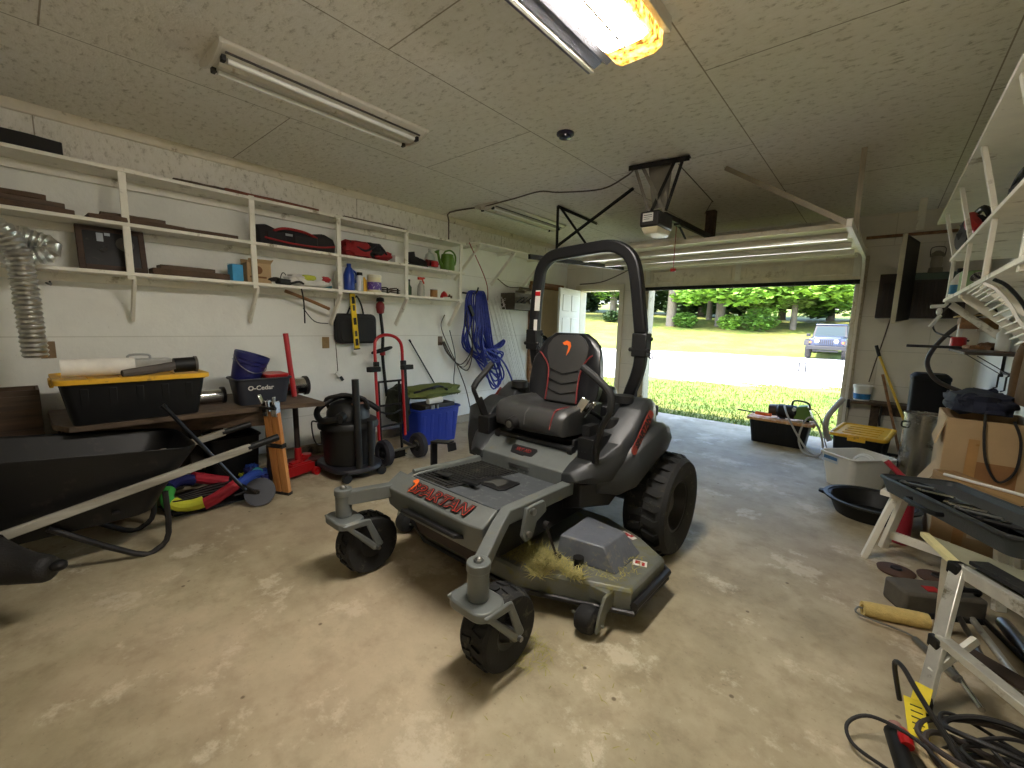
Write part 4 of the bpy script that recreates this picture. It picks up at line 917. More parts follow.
part('boot_body', MB().tube([(0, -.08, .15), (0, -.06, .08), (0, .0, .055), (0, .10, .045), (0, .15, .035)], [.055,.055,.055,.045,.03], smooth=3, n=12), BAGK, hl)
part('sole', MB().prism([(-.04,-.12),(.04,-.12),(.045,.05),(.035,.16),(-.035,.16),(-.045,.05)], 0, .022, 'xy'), RUBBER, hl, bevel=.004)
part('lace', MB().tube([(.03,-.02,.11),(-.03,.0,.1),(.03,.03,.09),(-.03,.05,.085)], .005, smooth=3), WHITEPL, hl)
dr = thing('power_drill', 'dark red drill lying at the shelf edge left of the watering can', 'drill', (-4.18, 3.34, Z2))
part('body', MB().cyl((0,-.08,.06),(0,.06,.06),.038,n=16).cyl((0,.06,.06),(0,.11,.06),.022,.012,n=12), mat('drill_maroon', (96,26,28), .45), dr, bevel=.004)
part('handle', MB().bar((0,-.03,.05),(.10,-.05,.035),.04,.035), BAGK, dr, bevel=.008)
part('battery', MB().box((.12,-.05,.035),(.05,.07,.065)), RED, dr, bevel=.006)
# watering can and translucent jug
wcn = thing('watering_can', 'green plastic watering can at the right end of the middle shelf', 'watering can', (-4.22, 3.62, Z2))
part('body', MB().lathe([(.0,.0),(.085,0),(.092,.02),(.085,.14),(.075,.2),(.06,.205),(.058,.2),(.07,.14),(.0,.03)], n=28), GREEN, wcn)
part('handle', MB().tube([(0,.07,.06),(0,.125,.1),(0,.13,.2),(0,.06,.255),(0,-.03,.235),(0,-.065,.19)], .011, smooth=5), GREEN, wcn)
part('spout', MB().tube([(0,-.08,.05),(0,-.12,.1),(0,-.15,.2)], [.026,.018,.014], smooth=4, n=12), GREEN, wcn)
part('rose', MB().lathe([(.014,0),(.034,.03),(.032,.036),(0,.04)], (0,-.15,.195), (0,-.5,.86), 18), GREEN, wcn)
jg = thing('plastic_jug', 'cloudy white plastic jug standing left of the watering can spout', 'jug', (-4.33, 3.43, Z2))
part('body', MB().lathe([(0,0),(.06,0),(.065,.02),(.065,.14),(.05,.19),(.02,.21),(.018,.235),(0,.235)], n=22), mat('cloudy_plastic', (198,206,196), .4, trans=.2), jg)
part('cap', MB().cyl((0,0,.232),(0,0,.255),.022,n=16), WHITEPL, jg)
# --- bottom shelf goods
bb = thing('blue_carton', 'bright blue carton on the bottom shelf beside the cardboard box', 'carton', (-4.20, 1.265, Z1), .12)
part('body', MB().box((0,0,.0675), (.09,.085,.135)), mat('sky_blue_card', (70,156,206), .7), bb, bevel=.003); part('flap', MB().box((.0,0,.139), (.088,.083,.004), rot=(0,.05,0)), mat('sky_blue_card', (70,156,206)), bb)
cb = thing('cardboard_box', 'small open cardboard box on the bottom shelf left of the second post', 'box', (-4.262, 1.445, Z1), -.03)
part('body', MB().open_box((0,0,0), (.17,.19), (.17,.19), .17, .005, 1, .003), CARD, cb)
part('flap', MB().bar((.085,0,.17), (.115,0,.20), .18, .004, (0,0,1)), CARD, cb); part('flap', MB().bar((-.083,0,.17), (-.10,0,.21), .18, .004), CARD, cb)
part('flap', MB().bar((0,.095,.17), (0,.12,.21), .15, .004), CARD, cb)
part('printed_mark', MB().cyl((.0855,-.01,.11),(.088,-.01,.11),.035,n=16).box((.087,-.01,.05),(.002,.13,.015)), mat('card_print', (120,82,50), .9), cb)
tz = thing('power_cable_bundle', 'dark tangle of cable and black tool on the bottom shelf', 'cable bundle', (-4.2, 1.62, Z1))
for k in range(3): part('cable', MB().tube([(.02*k-.05, -.15, .015), (.04, -.05, .035+.01*k), (-.03+.02*k, .06, .02), (.05, .15, .04), (.0, .22, .015)], .010, smooth=5), CORD, tz)
part('plug', MB().box((.02,.02,.03),(.06,.14,.05), rot=(0,0,.4)), BLACK, tz, bevel=.01)
part('hook', MB().tube([(.03,-.02,.02),(.03,0,.09),(.03,.02,.11),(.03,.04,.09)], .004, smooth=4), DKSTEEL, tz)
wb_ = thing('seed_bag', 'white plastic bag with yellow green and red print on the bottom shelf', 'bag', (-4.235, 1.885, Z1), .03)
part('body', MB().lump((0,0,.058), (.085,.20,.055), .3, 2.2, 3, n=26), mat('bag_white', (214,212,206), .45, bump=.2, bscale=14), wb_)
part('yellow_print', MB().lump((.05,-.02,.085), (.045,.07,.028), .2, 3, 3), mat('print_lime', (190,196,60), .5), wb_)
part('red_print', MB().lump((.04,.15,.085), (.045,.05,.028), .2, 3, 4), RED, wb_)
cl = thing('blue_cloth', 'folded teal cloth tucked beside the white bag', 'cloth', (-4.28, 2.07, Z1+.004)); part('fold', MB().lump((0,0,.025),(.05,.07,.026),.3,3,6), mat('teal_cloth', (80,130,140), .9), cl)
part('fold', MB().lump((-.02,.02,.05),(.04,.05,.015),.3,3,9), mat('teal_cloth', (80,130,140)), cl)
def bottle(name, label, cat, x, y, z, prof, m, capm, cap, extra=None):
    t_ = thing(name, label, cat, (x, y, z)); part('body', MB().lathe(prof, n=22), m, t_)
    part('cap', MB().lathe(cap, n=18), capm, t_); return t_
DBLUE = mat('bottle_blue', (24,60,150), .35)
b_ = bottle('jug_bottle', 'white squared bottle on the bottom shelf behind the blue jug', 'bottle', -4.27, 2.215, Z1, [(0,0),(.045,0),(.048,.02),(.048,.15),(.03,.19),(0,.2)], WHITEPL, WHITEPL, [(0,.19),(.02,.19),(.02,.22),(0,.22)])
b_ = bottle('oil_jug', 'tall deep blue jug bottle just right of the third post', 'bottle', -4.20, 2.29, Z1, [(0,0),(.052,0),(.055,.02),(.055,.16),(.035,.22),(.02,.24),(0,.24)], DBLUE, DBLUE, [(0,.235),(.022,.235),(.022,.27),(0,.27)])
part('handle', MB().tube([(0,.045,.08),(0,.075,.1),(0,.075,.18),(0,.035,.21)], .01, smooth=4), DBLUE, b_)
b_ = bottle('spray_can', 'white spray can with black cap between blue jug and yellow can', 'can', -4.16, 2.385, Z1, [(0,0),(.034,0),(.034,.15),(.028,.16),(0,.16)], mat('can_white', (206,208,206), .3, .2), BLACK, [(0,.158),(.03,.158),(.028,.19),(0,.19)])
b_ = bottle('spray_can', 'narrow yellow can on the bottom shelf left of the purple tub', 'can', -4.20, 2.455, Z1, [(0,0),(.030,0),(.030,.12),(.024,.13),(0,.13)], YELLOW, YELLOW, [(0,.128),(.016,.128),(.014,.15),(0,.15)])
pt = thing('detergent_tub', 'cream and purple round tub with lid on the bottom shelf', 'tub', (-4.18, 2.565, Z1))
part('body', MB().lathe([(0,0),(.07,0),(.072,.01),(.072,.155),(0,.155)], n=28), mat('cream_plastic', (216,208,170), .4), pt)
part('label_band', MB().lathe([(.0725,.025),(.0735,.026),(.0735,.105),(.0725,.106)], n=28, cap=False), mat('purple_print', (84,52,140), .4, dirt=((210,200,220), .2, 30)), pt)
part('lid', MB().lathe([(0,.153),(.076,.153),(.076,.175),(.07,.182),(0,.182)], n=28), mat('lid_cream', (222,216,190), .4), pt)
for k, (y, lab) in enumerate(((2.70, 'dark round wire coil on the bottom shelf right of the purple tub'), (2.83, 'small brown coil on the bottom shelf left of the fourth post'))):
    c_ = thing('wire_coil', lab, 'coil', (-4.2, y, Z1)); part('turns', MB().tube([(.06*math.cos(a), .055*math.sin(a), .012+.004*a) for a in [i*.4 for i in range(32)]], .007, n=6), CORD if k == 0 else WIRE, c_); part('tie', MB().box((.06,0,.03),(.02,.012,.06)), RUBBER, c_)
sp = thing('spray_bottle', 'clear spray bottle with red trigger on the bottom shelf', 'spray bottle', (-4.18, 3.18, Z1))
part('body', MB().lathe([(0,0),(.042,0),(.045,.02),(.04,.12),(.016,.165),(.016,.18),(0,.18)], n=20), mat('clear_plastic', (206,206,198), .2, trans=.4), sp)
part('spray_head', MB().box((0,-.005,.205),(.03,.07,.03)).box((0,.04,.212),(.02,.03,.02)), mat('trigger_red', (206,60,36), .4), sp, bevel=.005)
part('trigger', MB().bar((0,.02,.195),(0,.045,.15),.012,.012), mat('trigger_red', (206,60,36)), sp)
gs = thing('dark_jar', 'small dark green bottle on the bottom shelf left of the spray bottle', 'bottle', (-4.26, 3.07, Z1)); part('body', MB().lathe([(0,0),(.03,0),(.03,.1),(.012,.13),(.012,.17),(0,.17)], n=16), mat('bottle_green', (46,70,40), .2), gs); part('cap', MB().cyl((0,0,.168),(0,0,.19),.014,n=12), BLACK, gs)
jr = bottle('tin_can', 'small rusty tin can near the right end of the bottom shelf', 'can', -4.2, 3.39, Z1, [(0,0),(.045,0),(.045,.09),(0,.09)], mat('tin_rust', (160,116,66), .5, .4, var=.3), STEEL, [(0,.088),(.047,.088),(.047,.096),(0,.096)])
for k, (dy, m_, lab, c) in enumerate(((3.55, RED, 'small red cap on the bottom shelf beside the tin can', 'cap'), (3.64, RUST, 'small brown block at the right end of the bottom shelf', 'block'))):
    g_ = thing(('cap','wood_block')[k], lab, c, (-4.2, dy, Z1))
    if k == 0: part('crown', MB().lathe([(.05,0),(.05,.02),(.035,.06),(.012,.085),(0,.088)], n=16), m_, g_); part('brim', MB().box((.05,0,.008),(.05,.08,.012)), WHITEPL, g_, bevel=.004)
    else: part('body', MB().box((0,0,.02),(.05,.07,.04), rot=(0,0,.4)), m_, g_, bevel=.005); part('peg', MB().cyl((0,0,.04),(0,0,.055),.01,n=10), m_, g_)
# ---------------------------------------------------------------- things hung on the left wall
XW = XL+.002
def outlet(label, y, z, m):
    t_ = thing('power_outlet', label, 'outlet', (XW, y, z)); part('plate', MB().box((.004,0,0),(.008,.075,.118)), m, t_, bevel=.003)
    for s in (-1,1): part('socket', MB().cyl((.007,0,s*.025),(.011,0,s*.025),.017,n=16), m, t_)
OUTM = mat('outlet_tan', (150,124,84), .5)
outlet('tan outlet plate on the wall below the silver duct', .14, 1.14, mat('outlet_brown', (128,104,74), .5))
outlet('tan outlet plate on the wall left of the hanging black bag', 2.12, 1.16, OUTM)
outlet('brown outlet with a cord plugged in near the blue rope', 3.66, 1.16, mat('outlet_dark', (96,72,50), .5))
bg = thing('laptop_bag', 'black padded shoulder bag hanging under the shelf behind the yellow level', 'bag', (XW+.06, 2.43, 1.15))
part('body', MB().prism(rrect(.46,.32,.06,5,0,.16), -.05, .05, 'yz'), mat('bag_nylon', (26,26,28), .75, bump=.25, bscale=80), bg, bevel=.02)
part('front_pocket', MB().prism(rrect(.40,.24,.05,5,0,.14), .05, .065, 'yz'), mat('bag_nylon', (26,26,28)), bg, bevel=.01)
part('strap', MB().tube([(0,-.10,.30),(.02,-.05,.42),(.03,.0,.505),(.02,.06,.42),(0,.10,.30)], .01, smooth=4, n=6), BLACK, bg)
lv = thing('spirit_level', 'yellow spirit level hanging in front of the black bag', 'level', (XW+.16, 2.385, 1.09), rot=(.07,0,0))
part('rail', MB().box((0,0,.30),(.022,.055,.60)), mat('level_yellow', (226,190,30), .4), lv, bevel=.003)
for z in (.08,.30,.52): part('vial_window', MB().box((0,0,z),(.026,.036,.075)), BLACK, lv, bevel=.004)
for z in (.15,.42): part('grip_slot', MB().box((0,0,z+.02),(.024,.028,.06)), mat('slot_dark', (60,56,40), .6), lv, bevel=.003)
part('end_cap', MB().box((0,0,.006),(.026,.06,.014)).box((0,0,.594),(.026,.06,.014)), BLACK, lv)
tr_ = thing('string_trimmer', 'black string trimmer with red head hanging beside the black bag', 'trimmer', (XW+.09, 2.72, 1.03))
part('motor_head', MB().lathe([(.0,.0),(.04,.02),(.05,.08),(.045,.12),(.02,.15),(0,.15)], (0,0,.44), n=16), mat('trimmer_red', (120,26,30), .45), tr_)
part('cap', MB().lathe([(.0,.0),(.045,0),(.04,.04),(0,.05)], (0,0,.585), n=16), BLACK, tr_)
part('shaft', MB().tube([(0,0,.46),(.01,.02,.2),(.0,.02,-.05),(.01,.06,-.5)], .018, smooth=4), BLACK, tr_)
part('guard_ring', MB().tube([(.02+.05*math.cos(a), .12*math.sin(a), .04+.03*math.sin(a)) for a in [i*PI/12 for i in range(24)]], .014, closed=True), BLACK, tr_)
part('red_collar', MB().cyl((.0,.02,-.02),(.0,.02,.03),.032,n=14), RED, tr_)
wire('hanging_cord', [(XW+.02, 2.22, 1.66), (XW+.03, 2.21, 1.3), (XW+.03, 2.22, 1.05), (XW+.03, 2.23, .84)], .004, WIRE, 'thin cord hanging straight down left of the black bag', 'cord', 3)
hk = thing('white_hook', 'small white and black plug dangling at the end of the thin cord', 'plug', (XW+.03, 2.25, .78)); part('body', MB().box((0,-.02,.04),(.02,.04,.06), rot=(.6,0,0)), WHITEPL, hk, bevel=.005); part('tip', MB().box((0,.02,-.01),(.02,.03,.05), rot=(.6,0,0)), BLACK, hk, bevel=.004)
wire('hanging_cord', [(-4.12, 1.77, 1.69), (-4.10, 1.78, 1.55), (-4.12, 1.79, 1.36)], .007, CORD, 'short black cord hanging from the bottom shelf near the second brace', 'cord', 3)
wire('hanging_cord', [(-4.12, 1.78, 1.5), (-4.16, 1.9, 1.38), (-4.3, 2.1, 1.36)], .005, CORD, 'black cord curving from the hanging cord to the bag strap', 'cord', 5)
solo('wooden_stick', MB().tube([(-.02,-.2,.07),(.0,0,0),(.02,.2,-.08)], .016, smooth=2), WOODM, 'brown wooden handle fixed under the bottom shelf left of the bag', 'handle', (XW+.17, 1.88, 1.585))
solo('thin_rod', MB().cyl((0,0,0),(.0,.38,-.56),.008,n=8).cyl((0,-.02,.03),(0,.0,0),.012,n=8), CORD, 'thin dark rod leaning on the left wall above the blue tote', 'rod', (XW+.02, 3.18, 1.15))
# shelf brackets without boards past the end of the shelf
for k, (y, lab) in enumerate(((4.05,'white bracket on the wall just past the right end of the shelf'), (4.75,'white sloped bracket above the white wire panels'), (5.45,'white sloped bracket above the wall box, farthest along'))):
    s_ = thing('shelf_bracket', lab, 'bracket', (XW, y, 2.42)); part('arm', MB().box((.17,0,-.015),(.34,.03,.03)), SHW, s_, bevel=.003); part('strut', MB().bar((.32,0,-.02),(.02,-.16,-.46),.045,.02,(0,1,0)), SHW, s_, bevel=.003)
wl = MB().bar((XL+.2, 3.85, 2.43), (XL+.2, 5.9, 2.43), .38, .02); solo('shelf_board', MB().box((0,0,0),(.36,2.0,.02)), SHW, 'bare white shelf board on brackets beyond the long shelf', 'shelf', (XL+.185, 5.0, 2.44), bevel=.003)
# blue rope bundle on a hook
hg_ = thing('hose_hook', 'dark steel U hook on the wall holding the blue air hose', 'hook', (XW, 4.12, 1.84)); part('hook_arm', MB().tube([(0.01,-.12,.22),(.015,-.12,.0),(.02,-.05,-.03),(.12,.06,-.03),(.15,.09,.05)], .012, smooth=4), DKSTEEL, hg_); part('plate', MB().box((.006,-.12,.18),(.01,.03,.12)), DKSTEEL, hg_)
HOSEB = mat('hose_blue', (30,44,140), .4, var=.25, scale=20)
ah = thing('air_hose', 'thick bundle of blue hose hanging from the wall hook behind the mower', 'hose', (XW+.12, 4.25, 1.82)); rnd = random.Random(5)
for k in range(16):
    a = rnd.uniform(-.1,.1); b0 = rnd.uniform(.0,.1); z1 = -rnd.uniform(.75,1.35); w0 = rnd.uniform(.1,.3)
    part('hose_loop', MB().tube([(a*.4, -.08+a, -.02), (a*.6+.03, -.12+a*1.2+b0*.4, -.35), (a+.04, -.06+a-b0, -.75), (a+.03, .12+w0*.9, z1), (a+.02, .30+w0*.7, z1+.1), (a*.7, .18+b0, -.75), (a*.5-.02, .10+a, -.35), (a*.4, .04+a*.5, -.02)], .0125, n=7, smooth=5, closed=True), HOSEB, ah)
part('hose_tail', MB().tube([(.05,-.1,-.9),(.08,.1,-.8),(.1,.40,-.95),(.08,.62,-1.2),(.05,.72,-1.35)], .014, smooth=5), HOSEB, ah)
part('clip', MB().box((.02,-.16,-.25),(.03,.05,.16), rot=(.5,0,0)), BLACK, ah, bevel=.006)
for k,(dy,dz) in enumerate(((.0,0),(.06,-.05),(-.05,.04))):
    wire('extension_cord', [(XW+.04, 3.68+dy*.3, 1.15), (XW+.05, 3.8+dy, .95+dz), (XW+.10, 4.0+dy, .80+dz), (XW+.14, 4.12, 1.05+dz), (XW+.12, 4.05+dy, 1.4), (XW+.10, 4.1, 1.7)], .007, CORD if k else WIRE, ('brown extension cord from the outlet looping to the hose hook','black cord looping lowest between outlet and hose hook','black cord looping highest between outlet and hose hook')[k], 'cord', 6)
wire('extension_cord', [(XW+.02, 3.72, 1.5), (XW+.02, 3.66, 1.35), (XW+.02, 3.78, 1.1), (XW+.03, 3.95, .8), (XW+.05, 4.1, .45), (XW+.05, 4.2, .1)], .007, WIRE, 'brown cord running down the wall from the last shelf brace', 'cord', 6)
wire('extension_cord', [(XW+.03, 3.8, 1.3), (XW+.03, 3.9, .95), (XW+.03, 3.88, .6), (XW+.03, 3.95, .42)], .006, CORD, 'thin dark cord hanging free above the blue tote', 'cord', 6)
wire('extension_cord', [(XL+.33, 3.86, 2.41), (XL+.06, 4.45, 2.0), (XL+.05, 4.5, 1.7), (XL+.05, 4.45, 1.2)], .007, mat('cord_red', (140,50,44), .6), 'reddish cord running down from the empty bracket behind the hose', 'cord', 5)
wire('extension_cord', [(XL+.1, 4.65, 2.05), (XL+.05, 4.95, 1.96), (XL+.05, 5.25, 1.98)], .007, WIRE, 'brown cord strung between the two empty brackets', 'cord', 5)
# white wire shelf panels leaning on the wall
def wire_panel(label, y, lean, dx):
    t_ = thing('wire_shelf_panel', label, 'wire panel', (XL+.06+dx, y, .03), rot=(lean,0,0)); f = MB()
    f.tube([(0,-.15,0),(0,.15,0),(0,.15,1.85),(0,-.15,1.85)], .006, closed=True, n=6); part('frame', f, WHITEPL, t_)
    w_ = MB()
    for k in range(30): z = .03+k*.062; w_.cyl((0,-.15,z),(0,.15,z),.0028,n=5,cap=False)
    for s in (-.075,0,.075): w_.cyl((.004,s,0),(.004,s,1.85),.004,n=5,cap=False)
    part('wires', w_, WHITEPL, t_, kind='stuff')
for k,(y,l,dx,lab) in enumerate(((5.22,.37,0,'white wire shelf panel leaning on the wall right of the blue hose'),(5.32,.39,.03,'second white wire panel in front of the first, leaning the same way'),(5.42,.41,.06,'nearest white wire panel of the leaning stack'))): wire_panel(lab,y,l,dx)
# small box mounted on the wall with machine on it
sb_ = thing('tool_caddy', 'dark metal tool caddy mounted on the wall behind the roll bar', 'caddy', (XL+.16, 5.12, 1.62))
part('tray', MB().open_box((0,0,0),(.28,.62),(.28,.62),.24,.012,1,.004), mat('caddy_dark', (74,66,52), .6, .3, var=.3, scale=14), sb_)
part('machine', MB().box((0,.1,.22),(.2,.26,.16)).cyl((.0,-.02,.3),(0,.2,.3),.05,n=14), mat('machine_grey', (112,104,88), .5, .4, var=.3, scale=18), sb_, bevel=.012)
part('wheel', MB().cyl((.16,.08,.14),(.17,.08,.14),.06,n=18), STEEL, sb_); part('lever', MB().tube([(.12,.2,.3),(.15,.28,.4),(.13,.3,.42)], .01, smooth=3), DKSTEEL, sb_)
for k in range(3): part('bar_handle', MB().bar((.15,-.28+.09*k,.1),(.22,-.2+.09*k,.18),.03,.02), DKSTEEL, sb_)
rr_ = thing('hose_reel', 'black hose reel mounted low on the wall post behind the seat', 'reel', (XL+.2, 5.6, 1.12)); part('drum', MB().cyl((0,-.06,0),(0,.06,0),.09,n=18), BLACK, rr_); part('flange', MB().cyl((0,-.07,0),(0,-.06,0),.12,n=20).cyl((0,.06,0),(0,.07,0),.12,n=20), BLACK, rr_); part('crank', MB().tube([(0,-.07,0),(.06,-.1,.05),(.06,-.15,.05)], .012), BLACK, rr_)
# ================================================================ left side of the floor
# --- work table
tbl = thing('work_table', 'dark wooden work table against the left wall under the storage tote', 'table', (-3.98, .72, 0))
TY = -.62
part('tabletop', MB().loft([[(-.41,TY,.68),(.17,TY,.68),(.17,TY,.715),(-.41,TY,.715)],[(-.41,-.56,.68),(.34,-.56,.68),(.34,-.56,.715),(-.41,-.56,.715)],[(-.41,.5,.68),(.40,.5,.68),(.40,.5,.715),(-.41,.5,.715)],[(-.41,.93,.68),(.50,.93,.68),(.50,.93,.715),(-.41,.93,.715)]]), woodmat('table_top', (96,78,60), (60,46,34)), tbl, bevel=.004)
for x, y in ((.35,.57),(.12,-.54),(-.36,.36),(-.36,-.54)): part('leg', MB().box((x,y,.34),(.09,.09,.68)), WOODD, tbl, bevel=.005)
part('apron', MB().bar((.14,-.58,.62),(.15,.02,.62),.03,.12).bar((.15,.02,.62),(.37,.52,.62),.03,.12), WOODD, tbl, bevel=.004); part('back_panel', MB().box((-.34,-.1,.36),(.02,.95,.5)), mat('panel_brown', (78,66,52), .8, var=.2), tbl)
for y in (.02,.16): part('slat', MB().box((-.16,y,.3),(.03,.08,.56)), mat('slat_dark', (40,34,28), .8), tbl, bevel=.004)
# --- storage tote with yellow lid and what lies on it
def tote(label, loc, rz, w, d, h, bm, lm, lidw=.05, name='storage_tote'):
    t_ = thing(name, label, 'tote', loc, rz)
    part('tub', MB().open_box((0,0,0),(w,d),(w*.88,d*.84),h,.006,4,.04), bm, t_)
    rib = MB()
    for k in range(5):
        x = -w*.36+w*.18*k; rib.loft([[(x-.02,-d*.42-.004,.04),(x+.02,-d*.42-.004,.04),(x+.02,-d*.42+.01,.04),(x-.02,-d*.42+.01,.04)],[(x-.02,-d*.485-.004,h*.85),(x+.02,-d*.485-.004,h*.85),(x+.02,-d*.485+.01,h*.85),(x-.02,-d*.485+.01,h*.85)]])
    part('ribs', rib, bm, t_, bevel=.004)
    if lm:
        l_ = part('lid', MB().loft([[(x,y,h-.012) for x,y in rrect(w+lidw,d+lidw,.05,4)],[(x,y,h+.018) for x,y in rrect(w+lidw,d+lidw,.05,4)],[(x,y,h+.022) for x,y in rrect(w+lidw-.05,d+lidw-.05,.04,4)],[(x,y,h+.008) for x,y in rrect(w+lidw-.08,d+lidw-.08,.03,4)]]), lm, t_, bevel=.003)
        rb2 = MB()
        for k in range(4): rb2.box((-w*.3+w*.2*k,0,h+.012),(.03,d*.7,.008))
        part('lid_ribs', rb2, lm, l_, bevel=.003)
        for s in (-1,1): part('latch', MB().box((s*(w+lidw)/2,0,h-.015),(.02,.14,.05)), lm, t_, bevel=.005)
    return t_
tote('black storage tote with yellow lid on the work table', (-3.84,.50,.716), PI/2, .72, .46, .27, BLACK, YELLOW)
ZL = .716+.27+.022
pr_ = thing('paper_roll', 'white paper roll lying on the yellow lid', 'roll', (-3.74,.33,ZL+.055), -.06); part('paper', MB().lathe([(.022,-.17),(.055,-.17),(.055,.17),(.022,.17)], axis=(0,1,0), n=28), mat('paper_white', (226,222,212), .9), pr_); part('core', MB().lathe([(.018,-.171),(.022,-.171),(.022,.171),(.018,.171)], axis=(0,1,0), n=20), CARD, pr_)
ck = thing('caulk_tool', 'dark grey foam hose tool lying across the yellow lid', 'tool', (-3.66,.60,ZL)); part('handle', MB().tube([(.05,-.18,.02),(.02,-.06,.03),(.0,.06,.045),(-.02,.13,.06)], [.022,.028,.03,.025], smooth=4), mat('foam_grey', (84,78,74), .85), ck); part('head', MB().cyl((-.03,.10,.05),(-.03,.22,.055),.05,n=20), BLACK, ck); part('head_ring', MB().cyl((-.03,.215,.055),(-.03,.23,.055),.055,n=20), mat('ring_grey', (90,84,78), .6), ck)
gb_ = thing('plastic_case', 'clear grey plastic case behind the paper roll on the yellow lid', 'case', (-3.98,.56,ZL)); part('body', MB().box((0,0,.04),(.12,.36,.08)), mat('case_clear', (176,178,174), .3, trans=.2), gb_, bevel=.012); part('handle', MB().tube([(0,-.06,.08),(0,-.05,.11),(0,.05,.11),(0,.06,.08)], .008, smooth=3), mat('case_clear', (176,178,174)), gb_)
# dark wooden crate at the end of the table
cr_ = thing('wooden_crate', 'worn dark wooden crate standing on end left of the work table', 'crate', (-4.24,-.06,.0)); part('body', MB().open_box((0,0,0),(.26,.26),(.26,.26),.90,.014,1,.004), WOODD, cr_)
for z in (.12,.36,.60,.82): part('slat', MB().box((.137,0,z),(.012,.26,.09)), WOODD, cr_, bevel=.003)
# --- rectangular mop bucket with lettering, red wringer and blue pail in it
mb_ = thing('mop_bucket', 'charcoal mop bucket with white lettering on the work table', 'bucket', (-3.80,1.27,.716), PI/2-.05)
part('tub', MB().open_box((0,0,0),(.40,.27),(.34,.22),.21,.005,5,.05), mat('charcoal_plastic', (44,46,54), .45), mb_)
part('rim', MB().tube([(x,y,.205) for x,y in rrect(.41,.28,.05,5)], .009, closed=True, n=6), mat('charcoal_plastic', (44,46,54)), mb_)
lettering('brand_lettering', 'O-Cedar', .05, WHITEPL, mb_, plane_frame((-.03,-.1305,.135),(1,0,0),(0,-1,-.12)), depth=.001, bold=.001)
part('wringer', MB().loft([[(x,y,.20) for x,y in rrect(.17,.22,.03,3,.10,0)],[(x,y,.235) for x,y in rrect(.19,.24,.03,3,.10,0)]]), RED, mb_, bevel=.006)
pl = thing('plastic_pail', 'dark blue pail tilted inside the charcoal mop bucket', 'pail', (-3.80,1.15,.885), rot=(-.30,.12,0))
PB = mat('pail_blue', (30,32,92), .4)
part('body', MB().lathe([(0,.004),(.085,.004),(.118,.235),(.122,.235),(.122,.24),(.125,.24),(.125,.222),(.09,0),(0,0)], n=32), PB, pl)
for z in (.16,.19): part('rib', MB().lathe([(.105+z*.09-.006,z),(.105+z*.09+.004,z+.004),(.105+z*.09-.006,z+.008)], n=32, cap=False), PB, pl)
part('bail', MB().tube([(.0,-.12,.2),(.09,-.09,.14),(.125,0,.11),(.09,.09,.14),(0,.12,.2)], .0035, smooth=5), STEEL, pl)
# stove pipes
def pipe(label, y0, y1, x, r=.05):
    t_ = thing('metal_pipe', label, 'pipe', (x,(y0+y1)/2,.716+r)); L = (y1-y0)/2
    part('pipe', MB().lathe([(r,-L),(r,L),(r-.003,L),(r-.003,-L)], axis=(0,1,0), n=28, cap=False), CHROME, t_)
    part('collar', MB().lathe([(r-.002,L-.015),(r+.012,L-.015),(r+.012,L+.01),(r-.002,L+.01)], axis=(0,1,0), n=28, cap=False), DKSTEEL, t_)
pipe('shiny metal pipe on the table between the tote and the mop bucket', .88, 1.06, -4.0, .055)
pipe('shiny metal pipe with dark collar on the table right of the mop bucket', 1.50, 1.72, -4.0, .075)
# --- wheelbarrow
wbw = thing('wheelbarrow', 'black wheelbarrow with grey wooden handles in the left corner', 'wheelbarrow', (-3.3,.0,0))
HDL = woodmat('weathered_handle', (158,154,142), (122,116,104)); 
def wp(n, b, m, par=wbw, **k):
    for i in range(len(b.v)): b.v[i] = b.v[i]-Vector((-3.3,0,0))
    return part(n, b, m, par, **k)
tubm = mat('barrow_tub', (13,13,14), .42, var=.2, dirt=((44,38,34), .1, 6), spec=.35)
def rr3(y0,y1,x0,x1,z,sl=0): return [(x,y,z-sl*.10*(y-.1)) for x,y in rrect(x1-x0,y1-y0,.12,5,(x0+x1)/2,(y0+y1)/2)]
wp('tub', MB().loft([rr3(-.8,.46,-3.56,-3.16,.24),rr3(-1.05,.66,-3.72,-3.10,.66,1),rr3(-1.07,.68,-3.74,-3.08,.672,1),rr3(-1.07,.68,-3.74,-3.08,.655,1),rr3(-.79,.45,-3.55,-3.17,.255)]), tubm, bevel=.004)
for x0, xh, z0 in ((-3.07,-3.07,.30),(-3.62,-3.60,.30)):
    ho_ = wp('handle', MB().bar((x0+.01,-1.0,.16),(xh,.95,.555),.035,.045), HDL, bevel=.006)
    wp('grip', MB().cyl((xh,.93,.552),(xh+.002,1.12,.59),.021,.024,n=12), BLACK, ho_)
for x in (-3.13,-3.55): wp('leg', MB().tube([(x,.02,.30),(x,.34,.03),(x,.44,.02),(x,.50,.10),(x,.50,.36)], .016, smooth=3), DKSTEEL)
wp('wheel', MB().lathe([(.08,-.04),(.17,-.045),(.2,-.02),(.2,.02),(.17,.045),(.08,.04)], (-3.32,-1.15,.2), (1,0,0), 24), TIRE); wp('axle', MB().cyl((-3.5,-1.15,.2),(-3.14,-1.15,.2),.012), STEEL); wp('hub', MB().cyl((-3.36,-1.15,.2),(-3.28,-1.15,.2),.08,n=20), RED)
wp('brace', MB().bar((-3.12,.28,.3),(-3.52,.28,.3),.03,.01).bar((-3.12,-.5,.28),(-3.52,-.5,.28),.03,.01), DKSTEEL)
